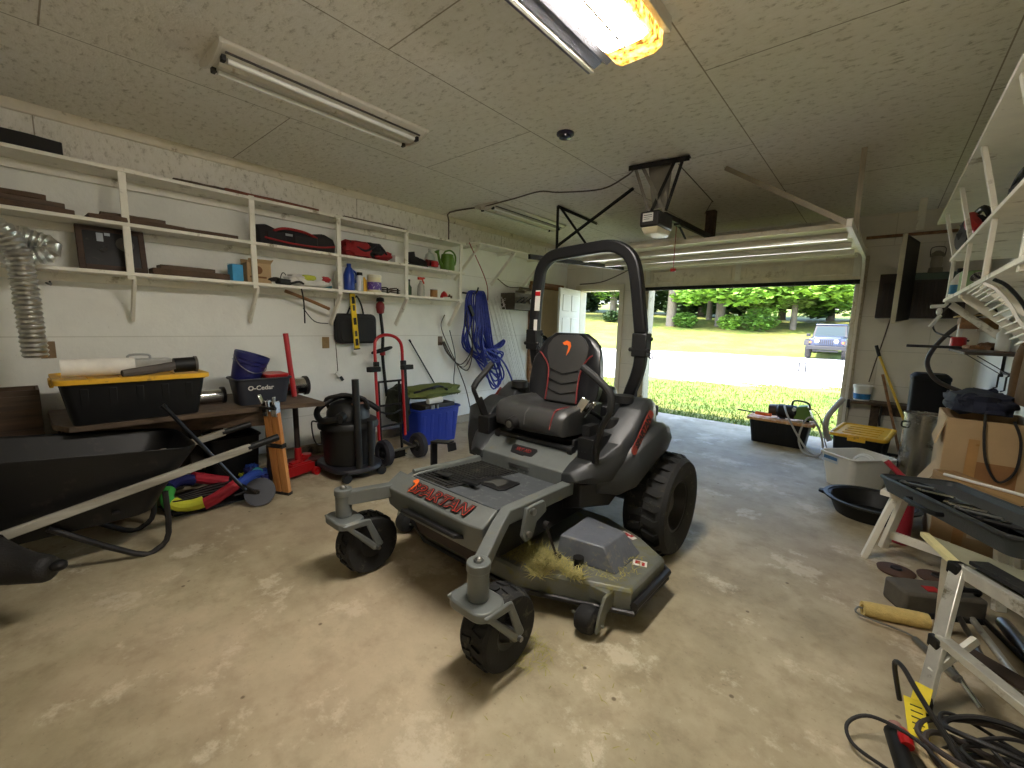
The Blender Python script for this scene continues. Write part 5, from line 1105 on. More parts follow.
# pole with round base lying over the barrow
ps = thing('pole_stand', 'black metal pole with round disc base leaning against the wheelbarrow', 'stand', (-3.45,1.02,.12))
part('pole', MB().cyl((.0,0,.0),(-.05,-.42,.68),.013,n=10).cyl((-.05,-.42,.68),(-.052,-.435,.70),.017,n=10), mat('pole_black', (30,30,32), .3, .4), ps)
part('base_disc', MB().lathe([(0,-.008),(.105,-.008),(.105,.008),(0,.008)], (.03,.08,-.02), (.75,-.30,.5), 30), mat('disc_grey', (52,54,62), .5), ps)
part('tripod_brace', MB().bar((0,0,.0),(.08,-.10,.02),.012,.012).bar((0,0,.0),(.03,.08,-.02),.03,.03).bar((-.02,-.05,.08),(.06,.05,-.01),.012,.012), DKSTEEL, ps)
# bundle of coloured folded fabric chair
fb = thing('fabric_bundle', 'bundle of folded fabric in red, blue, yellow and green on the floor', 'fabric bundle', (-3.76,.90,.0), rot=(0,0,.1))
cols = [mat('fab_blue', (36,70,160), .7), mat('fab_red', (170,34,50), .7), mat('fab_yellow', (206,208,60), .7), mat('fab_green', (70,170,70), .7), mat('fab_teal', (40,120,130), .7), mat('fab_navy', (30,34,96), .7)]
seq = [0,1,2,4]
for k in range(8):
    a0 = .0+k*.30; b = MB(); pts = []
    for j in range(4): a = PI*.15+2*PI*(k+j/3)/8; pts.append((.17*math.sin(a)+.02,.30*math.cos(a),.09+.07*math.sin(a*2)+.02*(k % 3)))
    part('fabric_fold', MB().tube(pts, .042, smooth=3, n=10), cols[(0,1,2,3,5,1,0,4)[k]], fb)
for k in range(9): part('rib', MB().tube([(-.12+.03*k,-.3,.05+.008*k),(-.1+.03*k,0,.09),(-.13+.03*k,.30,.07)], .005, n=5, smooth=3), STEEL if k % 2 else DKSTEEL, fb)
for k in range(12): part('cloth_tip', MB().lump((.12-.045*(k % 6),.25+.05*(k//6)+.02*(k % 2),.05+.03*(k % 4)),(.055,.045,.035),.5,4,k), cols[(3,5,0,5,4,2,5,0,5,3,5,0)[k]], fb)
part('ground_sheet', MB().lump((.0,.0,.02),(.20,.32,.022),.3,3,11), mat('sheet_black', (18,18,20), .8), fb)
# dark bins below the table
for k,(x,y,s,lab) in enumerate(((-4.1,1.12,.0,'black bin in the shade under the work table'),(-4.08,.30,.0,'dark box under the work table behind the wheelbarrow'))):
    t_ = thing('storage_bin', lab, 'bin', (x,y,0)); part('tub', MB().open_box((0,0,0),(.3,.36),(.26,.32),.42,.006,3,.03), BLACK, t_); part('rim', MB().tube([(a,b,.415) for a,b in rrect(.31,.37,.03,3)], .01, closed=True, n=6), BLACK, t_)
# --- folded wooden stand: two orange boards with a bright bracket
fs = thing('folding_sawhorse', 'folded sawhorse of two orange boards with silver bracket top by the table', 'sawhorse', (-3.51,1.30,.0), rot=(.11,-.0,.45))
for s in (-1,1): part('board', MB().box((s*.037,0,.345),(.062,.032,.69)), WOODX, fs, bevel=.003)
part('bracket', MB().box((-.04,0,.72),(.05,.05,.12)).box((.04,0,.72),(.05,.05,.12)).bar((-.05,-.02,.76),(-.075,-.02,.83),.03,.012).bar((.05,-.02,.76),(.06,-.02,.82),.03,.012), CHROME, fs, bevel=.004)
part('pivot', MB().cyl((-.07,-.03,.73),(.07,-.03,.73),.012,n=10), DKSTEEL, fs); part('strap', MB().box((0,0,.42),(.15,.045,.035)), RUBBER, fs, bevel=.003); part('foot', MB().box((0,0,.012),(.14,.045,.024)), RUBBER, fs)
# --- floor jack
jk = thing('floor_jack', 'red trolley jack with tall red and black handle beside the shop vacuum', 'jack', (-3.84,1.58,0), .25)
part('frame', MB().box((-.06,-.08,.075),(.03,.34,.08)).box((.06,-.08,.075),(.03,.34,.08)).box((0,-.02,.1),(.1,.2,.05)), RED, jk, bevel=.006)
for s in (-1,1): part('front_wheel', MB().cyl((s*.08,.08,.035),(s*.12,.08,.035),.035,n=18), RED, jk); part('caster', MB().cyl((s*.09,-.26,.025),(s*.11,-.26,.025),.025,n=14), DKSTEEL, jk)
part('front_axle', MB().cyl((-.12,.08,.035),(.12,.08,.035),.012), STEEL, jk)
part('lift_arm', MB().bar((0,-.1,.12),(0,.06,.16),.05,.04).cyl((0,.06,.16),(0,.06,.185),.045,n=14), RED, jk, bevel=.004); part('socket', MB().cyl((0,-.02,.1),(-.005,-.02,.26),.035,.028,n=14), RED, jk)
hd = part('handle', MB().cyl((-.005,-.02,.25),(-.03,-.01,.72),.023,n=14), mat('handle_dark', (46,34,30), .5), jk); part('handle_sleeve', MB().cyl((-.03,-.01,.72),(-.11,-.01,1.27),.022,n=16), RED, hd)
rd = thing('steel_ramp', 'dark red steel ramp flat on the floor behind the red jack', 'ramp', (-4.08,1.72,0)); part('plate', MB().loft([[(-.12,-.3,.0),(.12,-.3,.0),(.12,-.3,.08),(-.12,-.3,.08)],[(-.12,.34,0),(.12,.34,0),(.12,.34,.02),(-.12,.34,.02)]]), mat('dark_red', (96,34,32), .5, .2), rd, bevel=.004); part('edge', MB().box((.13,.0,.05),(.012,.6,.05)), mat('dark_red', (96,34,32)), rd)
# --- shop vacuum
sv = thing('shop_vacuum', 'black wet dry shop vacuum with upright wand on a wheeled base', 'vacuum', (-3.62,1.93,0))
VB = mat('vac_black', (19,19,20), .5, var=.15)
part('drum', MB().lathe([(0,.10),(.20,.10),(.215,.14),(.235,.44),(.24,.46),(0,.46)], n=36), VB, sv); part('rim', MB().lathe([(.235,.44),(.262,.44),(.265,.47),(.25,.50),(.20,.52),(0,.52)], n=36), VB, sv)
hdn = part('motor_head', MB().lathe([(.0,.50),(.19,.50),(.185,.58),(.15,.65),(.10,.68),(0,.69)], n=30), VB, sv, bevel=.01)
part('carry_handle', MB().tube([(-.12,-.12,.60),(-.06,-.17,.70),(.06,-.06,.735),(.14,.08,.70),(.14,.12,.60)], .016, smooth=5), VB, hdn); part('inlet', MB().cyl((.12,-.12,.56),(.20,-.20,.56),.045,.04,n=18), VB, hdn); part('label', MB().box((.115,.02,.645),(.02,.12,.05), rot=(0,.8,.1)), mat('vac_label', (150,110,96), .5), hdn)
part('hose', MB().tube([(.2,-.2,.56),(.1,-.30,.55),(-.05,-.25,.62),(-.02,-.05,.72),(.10,.12,.66),(.16,.22,.58)], .026, smooth=6, n=12), BLACK, sv)
part('wheel_base', MB().loft([[(x,y,.07) for x,y in rrect(.62,.48,.2,5)],[(x,y,.11) for x,y in rrect(.60,.46,.19,5)]]), mat('vac_base', (40,40,46), .5), sv, bevel=.01)
for x,y in ((.26,-.17),(.26,.17),(-.26,-.17),(-.26,.17)): c_ = part('caster', MB().cyl((x-.02,y,.04),(x+.02,y,.04),.04,n=18), RUBBER, sv); part('caster_stem', MB().cyl((x,y,.04),(x,y,.09),.014,n=10), DKSTEEL, c_)
part('wand', MB().cyl((.265,-.05,.10),(.262,-.07,.90),.030,n=16), VB, sv); part('wand', MB().cyl((.27,.06,.10),(.268,.06,.52),.028,n=16), VB, sv)
wire('electric_cord', [(-3.70,1.68,.5),(-3.70,1.63,.50),(-3.68,1.64,.34),(-3.66,1.69,.30),(-3.66,1.69,.42)], .007, CORD, 'black power cord drooping from the shop vacuum rim', 'cord', 6)
# --- hand truck
ht = thing('hand_truck', 'red and black hand truck with pneumatic wheels against the left wall', 'hand truck', (-3.66,2.43,0), rot=(0,-.06,0))
part('loop_handle', MB().tube([(0,-.15,.95),(0,-.15,1.14),(0,-.13,1.22),(0,-.06,1.26),(0,.04,1.26),(0,.12,1.22),(0,.16,1.14),(.0,.16,.95)], .016, smooth=4), RED, ht)
for s in (-1,1):
    part('grip_clamp', MB().box((.02,s*.155,.96),(.05,.045,.09)).box((.06,s*.19-.02,.935),(.07,.12,.05)), BLACK, ht, bevel=.008)
    part('side_rail', MB().cyl((0,s*.155,.93),(0,s*.155,.22),.015,n=12), RED, ht); part('inner_rail', MB().cyl((-.02,s*.12,.80),(-.02,s*.12,.06),.013,n=10), BLACK, ht)
    w_ = part('wheel', MB().lathe([(.06,-.035),(.105,-.042),(.128,-.025),(.128,.025),(.105,.042),(.06,.035)], (.16,s*.20,.128), (0,1,0), 30), mat('tyre_grey', (40,38,44), .7), ht)
    part('hub', MB().lathe([(0,-.03),(.062,-.03),(.062,.03),(0,.03)], (.16,s*.20,.128), (0,1,0), 24), CHROME, w_); part('hub_cap', MB().cyl((.16,s*.16,.128),(.16,s*.24,.128),.02,n=12), DKSTEEL, w_)
part('axle', MB().cyl((.16,-.20,.128),(.16,.20,.128),.012).bar((.16,-.13,.128),(-.02,-.13,.16),.02,.03).bar((.16,.13,.128),(-.02,.13,.16),.02,.03), STEEL, ht)
for z in (.35,.56,.80): part('cross_bar', MB().cyl((-.01,-.155,z),(-.01,.155,z),.011,n=10), BLACK, ht)
part('toe_plate', MB().box((-.13,0,.015),(.22,.36,.008)).bar((.02,-.13,.05),(.02,.13,.05),.01,.09), BLACK, ht, bevel=.002)
part('load_strap', MB().tube([(.0,-.12,.50),(.015,.0,.47),(.0,.12,.50)], .010, smooth=5), BLACK, ht)
part('frame_plate', MB().box((-.03,.20,.62),(.01,.05,.75)), BLACK, ht)
gp = thing('gas_bottle', 'grey steel cylinder standing behind the hand truck', 'cylinder', (-4.06,2.36,0)); part('body', MB().lathe([(0,0),(.09,0),(.095,.03),(.095,.34),(.07,.40),(0,.42)], n=24), mat('cyl_grey', (120,120,120), .45, .3), gp); part('valve', MB().cyl((0,0,.41),(0,0,.48),.022,n=12).box((0,0,.47),(.08,.02,.02)), BLACK, gp, bevel=.003)
# --- blue tote heaped with gear
bt = tote('blue storage tote standing against the left wall near the hand truck', (-3.98,3.14,0), PI/2, .62, .42, .42, BLUE, None)
part('rim', MB().tube([(x,y,.415) for x,y in rrect(.63,.43,.04,4)], .013, closed=True, n=8), BLUE, bt)
gbn = thing('canvas_bag', 'olive green canvas bag lying across the top of the blue tote', 'bag', (-4.02,3.16,.53)); part('body', MB().lump((0,0,.06),(.18,.42,.07),.3,2.1,4,n=26), OLIVE, gbn); part('strap', MB().tube([(.12,-.3,.08),(.17,-.1,.12),(.15,.05,.125),(.17,.15,.08)], .014, smooth=4), BLACK, gbn); part('buckle', MB().box((.16,-.06,.115),(.05,.05,.02)), BLACK, gbn, bevel=.004)
bk_ = thing('clothing_bag', 'dark camouflage bag hanging off the left end of the blue tote', 'bag', (-4.0,2.72,.42)); part('body', MB().lump((0,0,.06),(.14,.10,.2),.35,2.5,9), mat('dark_camo', (44,48,36), .9, var=.5, scale=16), bk_); part('strap', MB().tube([(.1,-.05,.2),(.14,.0,.1),(.13,.05,-.02)], .012, smooth=3), BLACK, bk_)
bx = thing('headlamp_box', 'dark tray with a white roll sitting in the blue tote', 'tray', (-3.90,3.14,.40)); part('tray', MB().box((0,0,.035),(.26,.44,.07)), mat('tray_dark', (40,36,32), .6), bx, bevel=.008); part('roll', MB().cyl((.05,-.12,.095),(.05,.08,.10),.035,n=18), WHITEPL, bx); part('clip', MB().box((.14,-.12,.04),(.01,.05,.06)).box((.14,-.05,.04),(.01,.03,.06)), STEEL, bx, bevel=.003)
# --- dog coming in from the left
DOGM = mat('dog_fur', (24,22,23), .6, var=.4, scale=30, bump=.4, bscale=120)
dog = thing('dog', 'black dog with lowered head at the left edge of the picture', 'dog', (-2.82,-.75,0))
def skinned(name, V, E, R, m, parent, lv=2):
    me = bpy.data.meshes.new(name); me.from_pydata(V, E, []); o = bpy.data.objects.new(name, me); COL.objects.link(o); o.parent = parent; me.materials.append(m)
    sk = o.modifiers.new('skin', 'SKIN'); sk.use_smooth_shade = True
    if not me.skin_vertices: 
        bpy.context.view_layer.objects.active = o
    for k, sv_ in enumerate(me.skin_vertices[0].data): sv_.radius = R[k] if isinstance(R[k], tuple) else (R[k], R[k]); sv_.use_root = (k == 0)
    sb2 = o.modifiers.new('smooth', 'SUBSURF'); sb2.levels = lv; sb2.render_levels = lv; return o
# local axes: world offsets from the dog's base; it walks toward +y, head turned to +x
V = [(0,-.28,.50),(0,-.05,.47),(.0,.22,.47),(-.01,.35,.47),(-.06,.46,.41),(-.11,.552,.325),(-.035,.613,.285),(.04,.676,.272),(.12,.741,.272),(.15,.766,.272)]
Rr = [(.10,.12),(.105,.12),(.115,.15),(.10,.12),(.09,.095),(.10,.105),(.10,.10),(.075,.075),(.068,.066),(.058,.056)]
E_ = [(k,k+1) for k in range(9)]
def leg(base, pts, rs):
    global V, Rr, E_
    p = base
    for q, r in zip(pts, rs): V.append(q); Rr.append((r,r)); E_.append((p, len(V)-1)); p = len(V)-1
for s in (-1,1):
    leg(2, [(s*.085,.24,.36),(s*.09,.22,.22),(s*.09,.23,.06),(s*.09,.28,.03)], [.06,.035,.028,.035])
    leg(0, [(s*.085,-.26,.38),(s*.09,-.20,.27),(s*.09,-.33,.17),(s*.09,-.30,.05),(s*.09,-.25,.03)], [.075,.05,.03,.026,.034])
leg(0, [(0,-.42,.54),(0,-.58,.5),(0,-.72,.42)], [.04,.025,.015])
skinned('body', V, E_, Rr, DOGM, dog)
for s in (-1,1):
    n_ = Vector((.64,-.77,0))*s
    part('ear', MB().loft([[Vector((-.09,.57,.385))+n_*.055+Vector(p) for p in ((-.03,-.02,0),(.03,.02,0),(.03,.02,.012),(-.03,-.02,.012))],[Vector((-.08,.58,.30))+n_*.09+Vector(p) for p in ((-.035,-.025,0),(.03,.02,0),(.03,.02,.01),(-.035,-.025,.01))],[Vector((-.075,.585,.25))+n_*.085+Vector(p) for p in ((-.01,-.01,0),(.01,.01,0),(.01,.01,.008),(-.01,-.01,.008))]]), DOGM, dog, bevel=.006)
    e_ = Vector((.015,.655,.325))+n_*.052; part('eye', MB().ball(tuple(e_), .011, 12, 8), mat('dog_eye', (50,34,20), .05, spec=1), dog)
part('nose', MB().ball((.172,.785,.290), (.030,.030,.024), 14, 10), mat('dog_nose', (14,13,14), .55, spec=.3), dog)

# ================================================================ right wall
shelf_unit('white three tier wooden shelf along the right wall near the camera', XR, -1, .36, (1.70, 2.03, 2.40), (1.7, 2.55, 3.38, 4.2, 5.05), .7, 5.1, .27)
R1, R2 = 1.701, 2.031
ds = thing('drill_set', 'red and black power saw standing on the middle right shelf', 'power saw', (.47, 4.55, R2), .3); ds.name = 'power_saw'
part('body', MB().lump((0,.05,.12),(.08,.16,.10),.35,3,4), BAGK, ds); part('red_housing', MB().tube([(-.07,-.12,.10),(-.06,0,.16),(-.04,.1,.24)], [.035,.05,.03], smooth=3, n=10), RED, ds); part('handle', MB().tube([(0,-.05,.2),(.0,.05,.28),(.0,.18,.24)], .02, smooth=4), BLACK, ds); part('guard', MB().cyl((-.08,.1,.08),(-.06,.1,.08),.08,n=20), DKSTEEL, ds)
db = thing('duffel_bag', 'dark lumpy bag on the middle right shelf nearer the camera', 'bag', (.58, 3.78, R2+.02)); part('body', MB().lump((0,0,.135),(.11,.26,.115),.35,2.5,2,n=26), BAGK, db); part('strap', MB().tube([(-.10,-.18,.12),(-.08,-.1,.26),(-.08,.1,.26),(-.10,.18,.12)], .014, smooth=5), BLACK, db)
bottle('drink_bottle', 'brown bottle lying at the far end of the middle right shelf', 'bottle', .44, 4.92, R2, [(0,0),(.03,0),(.03,.1),(.012,.15),(.012,.18),(0,.18)], mat('bottle_brown', (70,38,24), .25), BLACK, [(0,.178),(.015,.178),(.015,.2),(0,.2)])
b_ = bottle('cleaner_bottle', 'white and blue bottle at the far end of the bottom right shelf', 'bottle', .42, 4.95, R1, [(0,0),(.045,0),(.048,.02),(.045,.12),(.02,.18),(0,.2)], WHITEPL, BLACK, [(0,.198),(.02,.198),(.02,.23),(0,.23)]); part('label_band', MB().lathe([(.0485,.03),(.0492,.031),(.047,.10),(.0462,.101)], n=20, cap=False), mat('label_cyan', (40,120,160), .5), b_)
gx = thing('green_carton', 'pale green carton on the bottom right shelf beside the cleaner bottle', 'carton', (.43, 4.42, R1)); part('body', MB().box((0,0,.07),(.10,.15,.14)), mat('carton_green', (132,160,112), .7), gx, bevel=.003); part('lid', MB().box((0,0,.142),(.104,.154,.012)), mat('carton_green', (132,160,112)), gx, bevel=.003)
cm = thing('chrome_lamp', 'small chrome clamp lamp on the bottom right shelf', 'lamp', (.44, 4.02, R1)); part('shade', MB().lathe([(.012,.0),(.028,.02),(.034,.05),(.031,.05),(.024,.02),(.010,.003)], (0,0,.05), (-.5,-.7,.4), 22), CHROME, cm); part('clamp', MB().box((0,0,.025),(.04,.08,.05)), DKSTEEL, cm, bevel=.005)
plank('yellowish board lying on the bottom right shelf', .55, 3.1, R1, .2, .9, .04, woodmat('pine', (196,166,104), (160,126,70)), .05, seed=40)
dp = thing('metal_pipe', 'dark bent pipe lying on the bottom right shelf nearest the camera', 'pipe', (.52, 2.5, R1)); part('tube', MB().tube([(.1,.5,.06),(.05,.2,.05),(-.05,-.2,.04),(-.02,-.45,.03)], .024, smooth=4), DKSTEEL, dp); part('end_cap', MB().cyl((.1,.5,.06),(.11,.53,.06),.03,n=14), BLACK, dp)
# white ribbed rack hanging below the bottom shelf
wr = thing('dish_rack', 'white ribbed plastic rack hanging under the bottom right shelf', 'rack', (.46, 2.86, 1.63))
sp_ = [(-.12,.16,.02),(-.08,.14,-.01),(-.03,.13,-.08),(.01,.12,-.16),(.06,.11,-.23)]
part('spine', MB().tube(sp_, .012, smooth=5, flat=(.014,.012)), WHITEPL, wr); part('spine', MB().tube([(x+.03,y-.01,z+.015) for x,y,z in sp_], .008, smooth=5, n=8), BLACK, wr)
b = MB()
for k in range(12):
    q = k/11*4; i = min(3, int(q)); f_ = q-i; p = Vector(sp_[i]).lerp(Vector(sp_[i+1]), f_); b.bar(p, p+Vector((-.03,.15,-.035)), .006, .007)
part('ribs', b, WHITEPL, wr, kind='stuff')
# dark narrow work shelf
ws = thing('work_shelf', 'narrow dark shelf fixed low on the right wall under the white shelf', 'shelf', (XR-.002, 4.83, 1.28)); part('board', MB().box((-.16,0,0),(.32,.94,.02)), mat('shelf_dark', (60,50,42), .7), ws, bevel=.003)
for y in (-.33,.33): part('bracket', MB().bar((-.30,y,-.012),(-.01,y,-.012),.02,.004).bar((-.01,y,-.01),(-.01,y,-.2),.02,.004,(0,1,0)).bar((-.24,y,-.02),(-.015,y,-.18),.014,.006), DKSTEEL, ws)
W1 = 1.291
hs = thing('hand_saw', 'old brown hand saw lying on the narrow dark shelf', 'saw', (.62, 4.72, W1), .1); part('blade', MB().prism([(-.05,-.3),(.05,-.3),(.07,.25),(-.05,.25)], 0, .006, 'xy'), mat('saw_rust', (96,72,54), .6, .5, var=.3), hs); part('handle', MB().tube([(-.04,.24,.02),(-.06,.34,.02),(.0,.38,.02),(.06,.34,.02),(.05,.25,.02)], .018, smooth=4), WOODM, hs)
cg = thing('work_glove', 'crumpled brown leather glove lying on the narrow dark shelf far end', 'glove', (.66, 5.14, W1+.002), -.3)
part('palm', MB().lump((0,0,.03),(.05,.08,.03),.3,3,3), mat('leather_brown', (104,74,48), .8, bump=.2), cg)
for k in range(4): part('finger', MB().tube([(-.035+.024*k,.06,.03),(-.042+.027*k,.12,.035),(-.046+.03*k,.16+.01*(k in (1,2)),.02)], [.014,.013,.010], smooth=3), mat('leather_brown', (104,74,48)), cg)
part('thumb', MB().tube([(.045,-.02,.03),(.075,.03,.03),(.085,.07,.025)], [.015,.014,.011], smooth=3), mat('leather_brown', (104,74,48)), cg)
rc = thing('red_can', 'red can with white nozzle at the far end of the narrow dark shelf', 'can', (.50, 5.22, W1)); part('body', MB().lathe([(0,0),(.05,0),(.052,.09),(.04,.1),(0,.1)], n=22), RED, rc); part('nozzle', MB().lathe([(.016,.1),(.016,.19),(.008,.22),(0,.22)], n=14), WHITEPL, rc)
solo('steel_rod', MB().cyl((-.26,.03,0),(.2,-.03,0),.012,n=10), DKSTEEL, 'black steel rod jutting out past the narrow dark shelf', 'rod', (.44, 5.13, W1+.013))
jb = thing('white_jug', 'white plastic bottle on the narrow dark shelf by the wall', 'bottle', (.72, 4.98, W1)); part('body', MB().lathe([(0,0),(.04,0),(.042,.13),(.02,.17),(0,.17)], n=20), WHITEPL, jb); part('cap', MB().cyl((0,0,.168),(0,0,.195),.022,n=14), WHITEPL, jb)
pk = thing('wood_box', 'small tan wooden box with dark tool under the white bottom shelf', 'box', (.60, 5.28, 1.46)); part('body', MB().open_box((0,0,0),(.22,.2),(.22,.2),.09,.01,1,.004), WOODM, pk); part('lid', MB().bar((-.14,0,.10),(.1,0,.125),.2,.012), woodmat('pale_wood', (206,180,126), (170,140,90)), pk, bevel=.003); part('bracket_arm', MB().bar((.0,0,-.01),(.18,0,-.01),.03,.02), SHW, pk)
hk2 = thing('tool_hook', 'black wall rail with hanging hooks below the narrow dark shelf', 'hook rail', (XR-.003, 4.85, 1.12)); part('rail', MB().bar((-.01,-.35,0),(-.01,.35,0),.012,.02), DKSTEEL, hk2)
for y in (-.25,-.02,.26): part('hook', MB().tube([(-.012,y,.0),(-.03,y,-.02),(-.03,y,-.12),(-.05,y,-.13)], .006), DKSTEEL, hk2)
bw_ = thing('hand_axe', 'dark flat blade tool hanging on the right wall above the jacket', 'tool', (XR-.02, 4.55, 1.02)); part('blade', MB().box((0,0,-.08),(.012,.10,.14), rot=(.5,0,0)), DKSTEEL, bw_, bevel=.003); part('handle', MB().bar((0,.04,-.02),(0,.09,.08),.02,.02), WOODD, bw_)
# hose coiled between shelf and bin
wire('rubber_hose', [(.70, 5.30, 1.62), (.58, 5.33, 1.56), (.46, 5.36, 1.44), (.37, 5.38, 1.28), (.345, 5.38, 1.14), (.42, 5.36, 1.0), (.58, 5.34, .92)], .018, mat('hose_brown', (44,34,30), .5), 'thick dark hose curving from the right shelf down past the black bin', 'hose', 6, 12)
wire('lamp_cord', [(.40, 5.02, 1.66), (.34, 5.3, 1.52), (.36, 5.4, 1.44), (.42, 5.3, 1.40), (.56, 5.2, 1.36)], .008, CORD, 'thin black cord hanging from the far end of the right shelf', 'cord', 6)
wb2 = thing('plastic_bracket', 'broken white plastic bracket hanging from the far end of the right shelf', 'bracket', (.37, 5.12, 1.60)); part('arm', MB().bar((-.08,.0,.04),(.06,0,.05),.03,.03), WHITEPL, wb2, bevel=.006); part('clip', MB().ball((-.02,0,.0),(.02,.02,.035)), WHITEPL, wb2); part('tail', MB().bar((-.01,0,-.03),(-.06,.04,-.13),.03,.02), WHITEPL, wb2, bevel=.005)
# brown coat hung on the right wall
ct = thing('coat', 'brown work coat hanging on the right wall at the picture edge', 'coat', (XR-.065, 3.92, 1.0))
COATM = mat('coat_brown', (104,80,52), .9, var=.25, scale=10, bump=.4, bscale=18)
part('body', MB().loft([[(-.05*math.cos(a)*s_, .24*math.sin(a)*s_*(1+.1*math.sin(5*a+k)), z) for a in [2*PI*i/24 for i in range(24)]] for k,(z,s_) in enumerate(((0,1.0),(.1,1.0),(.22,.95),(.33,.85),(.41,.6),(.46,.3)))]), COATM, ct, sharp=70)
part('sleeve', MB().tube([(-.0,.17,.36),(-.01,.24,.25),(-.01,.25,.02)], [.05,.048,.045], smooth=4, n=12), COATM, ct)
part('sleeve', MB().tube([(-.0,-.17,.36),(-.01,-.24,.25),(-.01,-.25,.02)], [.05,.048,.045], smooth=4, n=12), COATM, ct)
# ---------------------------------------------------------------- back wall right of the door
f = MB().box((.12, YB-.02, 2.50), (.75, .04, .03)); struct('trim_4', f, WOODM, bevel=.003)
solo('white_board', MB().box((0,0,0),(.06,.03,.30)), SHW, 'short white board hanging from the ceiling in front of the wall cabinet', 'board', (.175, 6.02, 2.598), bevel=.003)
wcab = thing('louvred_cabinet', 'dark cabinet on the back wall with its white edged door swung open', 'cabinet', (.27, YB-.002, 1.58)); CABD = mat('cabinet_dark', (44,30,24), .6, var=.2)
part('carcass', MB().box((0,-.10,.24),(.70,.2,.48)), CABD, wcab, bevel=.005)
for k in range(12): part('slat', MB().box((-.30+.055*k,-.205,.2),(.03,.012,.36)), mat('slat_brown', (36,24,20), .6), wcab, bevel=.003)
part('green_panel', MB().box((.12,-.206,.44),(.42,.012,.07)), mat('dull_green', (70,88,76), .6), wcab)
dl = part('door', MB().loft([[(-.10,-.21,-.02),(-.06,-.21,-.02),(-.06,-.21,.80),(-.10,-.21,.80)],[(-.21,-.62,-.05),(-.17,-.62,-.05),(-.17,-.62,.82),(-.21,-.62,.82)]]), mat('door_dark', (40,34,30), .5), wcab, label='open dark door with a pale edge', bevel=.004)
part('edge_frame', MB().bar((-.195,-.628,-.06),(-.195,-.628,.83),.04,.02,(0,1,0)).bar((-.11,-.22,-.03),(-.20,-.62,-.06),.02,.02).bar((-.11,-.22,.80),(-.20,-.62,.83),.02,.02).bar((-.105,-.215,-.02),(-.105,-.215,.80),.02,.02,(0,1,0)), mat('edge_cream', (196,186,160), .5), dl, bevel=.003)
ln = thing('lantern', 'grey camping lantern standing on the dark wall cabinet', 'lantern', (.36, YB-.13, 2.062)); part('base', MB().cyl((0,0,0),(0,0,.05),.06,.055,n=20), mat('lantern_grey', (120,112,98), .6), ln); part('globe', MB().lathe([(.045,.05),(.05,.1),(.045,.16),(.03,.17)], n=20), mat('globe_grey', (150,142,124), .4), ln); part('top', MB().lathe([(.06,.165),(.05,.2),(.02,.225),(0,.23)], n=20), MATS['lantern_grey'], ln); part('bail', MB().tube([(-.055,0,.17),(-.05,0,.26),(.05,0,.26),(.055,0,.17)], .004, smooth=4), DKSTEEL, ln)
# wooden cleat shelf with tub on it
wk = thing('wooden_ledge', 'rough brown wooden ledge on the back wall beside the garage opening', 'ledge', (.06, YB-.002, .0)); part('top_board', MB().box((.0,-.12,.60),(.50,.24,.035)), WOODD, wk, bevel=.004); part('upright', MB().box((-.02,-.10,.42),(.08,.06,.34)), WOODD, wk, bevel=.004); part('back_board', MB().box((.20,-.02,.52),(.34,.03,.13)), WOODD, wk, bevel=.004); part('chain', MB().tube([(.03,-.14,.57),(.035,-.14,.50),(.03,-.14,.42),(.038,-.14,.34)], .012, smooth=4, n=5), DKSTEEL, wk)
hb2 = part('cleat', MB().box((-.27,-.10,.56),(.03,.06,.10)), DKSTEEL, wk, bevel=.006)
bu = thing('plastic_tub', 'round white tub with blue label on the brown wooden ledge', 'tub', (-.095, 6.47, .619)); part('body', MB().lathe([(0,0),(.075,0),(.085,.15),(.09,.152),(.09,.162),(0,.162)], n=30), WHITEPL, bu); part('label_band', MB().lathe([(.0765,.015),(.0775,.016),(.0825,.08),(.0815,.081)], n=30, cap=False), mat('label_blue', (36,110,170), .5, var=.5, scale=20), bu); part('lid', MB().lathe([(.092,.155),(.094,.178),(.085,.182),(0,.178)], n=30), WHITEPL, bu); part('bail', MB().tube([(-.09,0,.14),(-.06,-.07,.19),(0,-.09,.2),(.06,-.07,.19),(.09,0,.14)], .004, smooth=4), WHITEPL, bu)
wire('wall_wire', [(.06, YB-.01, 1.58), (.02, YB-.012, 1.3), (-.02, YB-.012, 1.05), (-.05, YB-.02, .83)], .006, WIRE, 'brown wire running down the back wall to the white tub', 'wire', 4)
br_ = thing('yellow_broom', 'yellow handled broom leaning in the corner beside the black bin', 'broom', (.47, 6.22, .03)); part('handle', MB().cyl((-.02,.0,.05),(-.49,.10,1.20),.013,n=12), mat('handle_yellow', (214,178,60), .4), br_); part('grip', MB().cyl((-.46,.094,1.12),(-.50,.102,1.24),.017,n=12), BLACK, br_); part('bristles', MB().loft([[(-.16,-.04,-.03),(.12,-.04,-.03),(.12,.02,-.03),(-.16,.02,-.03)],[(-.10,-.02,.08),(.06,-.02,.08),(.06,.02,.08),(-.10,.02,.08)]]), mat('bristle', (60,54,40), .9), br_)
rk = thing('rake', 'brown wooden rake handle leaning behind the yellow broom', 'rake', (.30, 6.32, .03)); part('handle', MB().cyl((-.0,-.02,.05),(-.24,.0,.92),.014,n=12), WOODM, rk); part('head', MB().box((0,-.02,.03),(.3,.03,.03)), DKSTEEL, rk, bevel=.004)
for k in range(6): part('tine', MB().cyl((-.13+.052*k,-.02,.03),(-.13+.052*k,-.07,-.025),.005,n=6), DKSTEEL, rk)
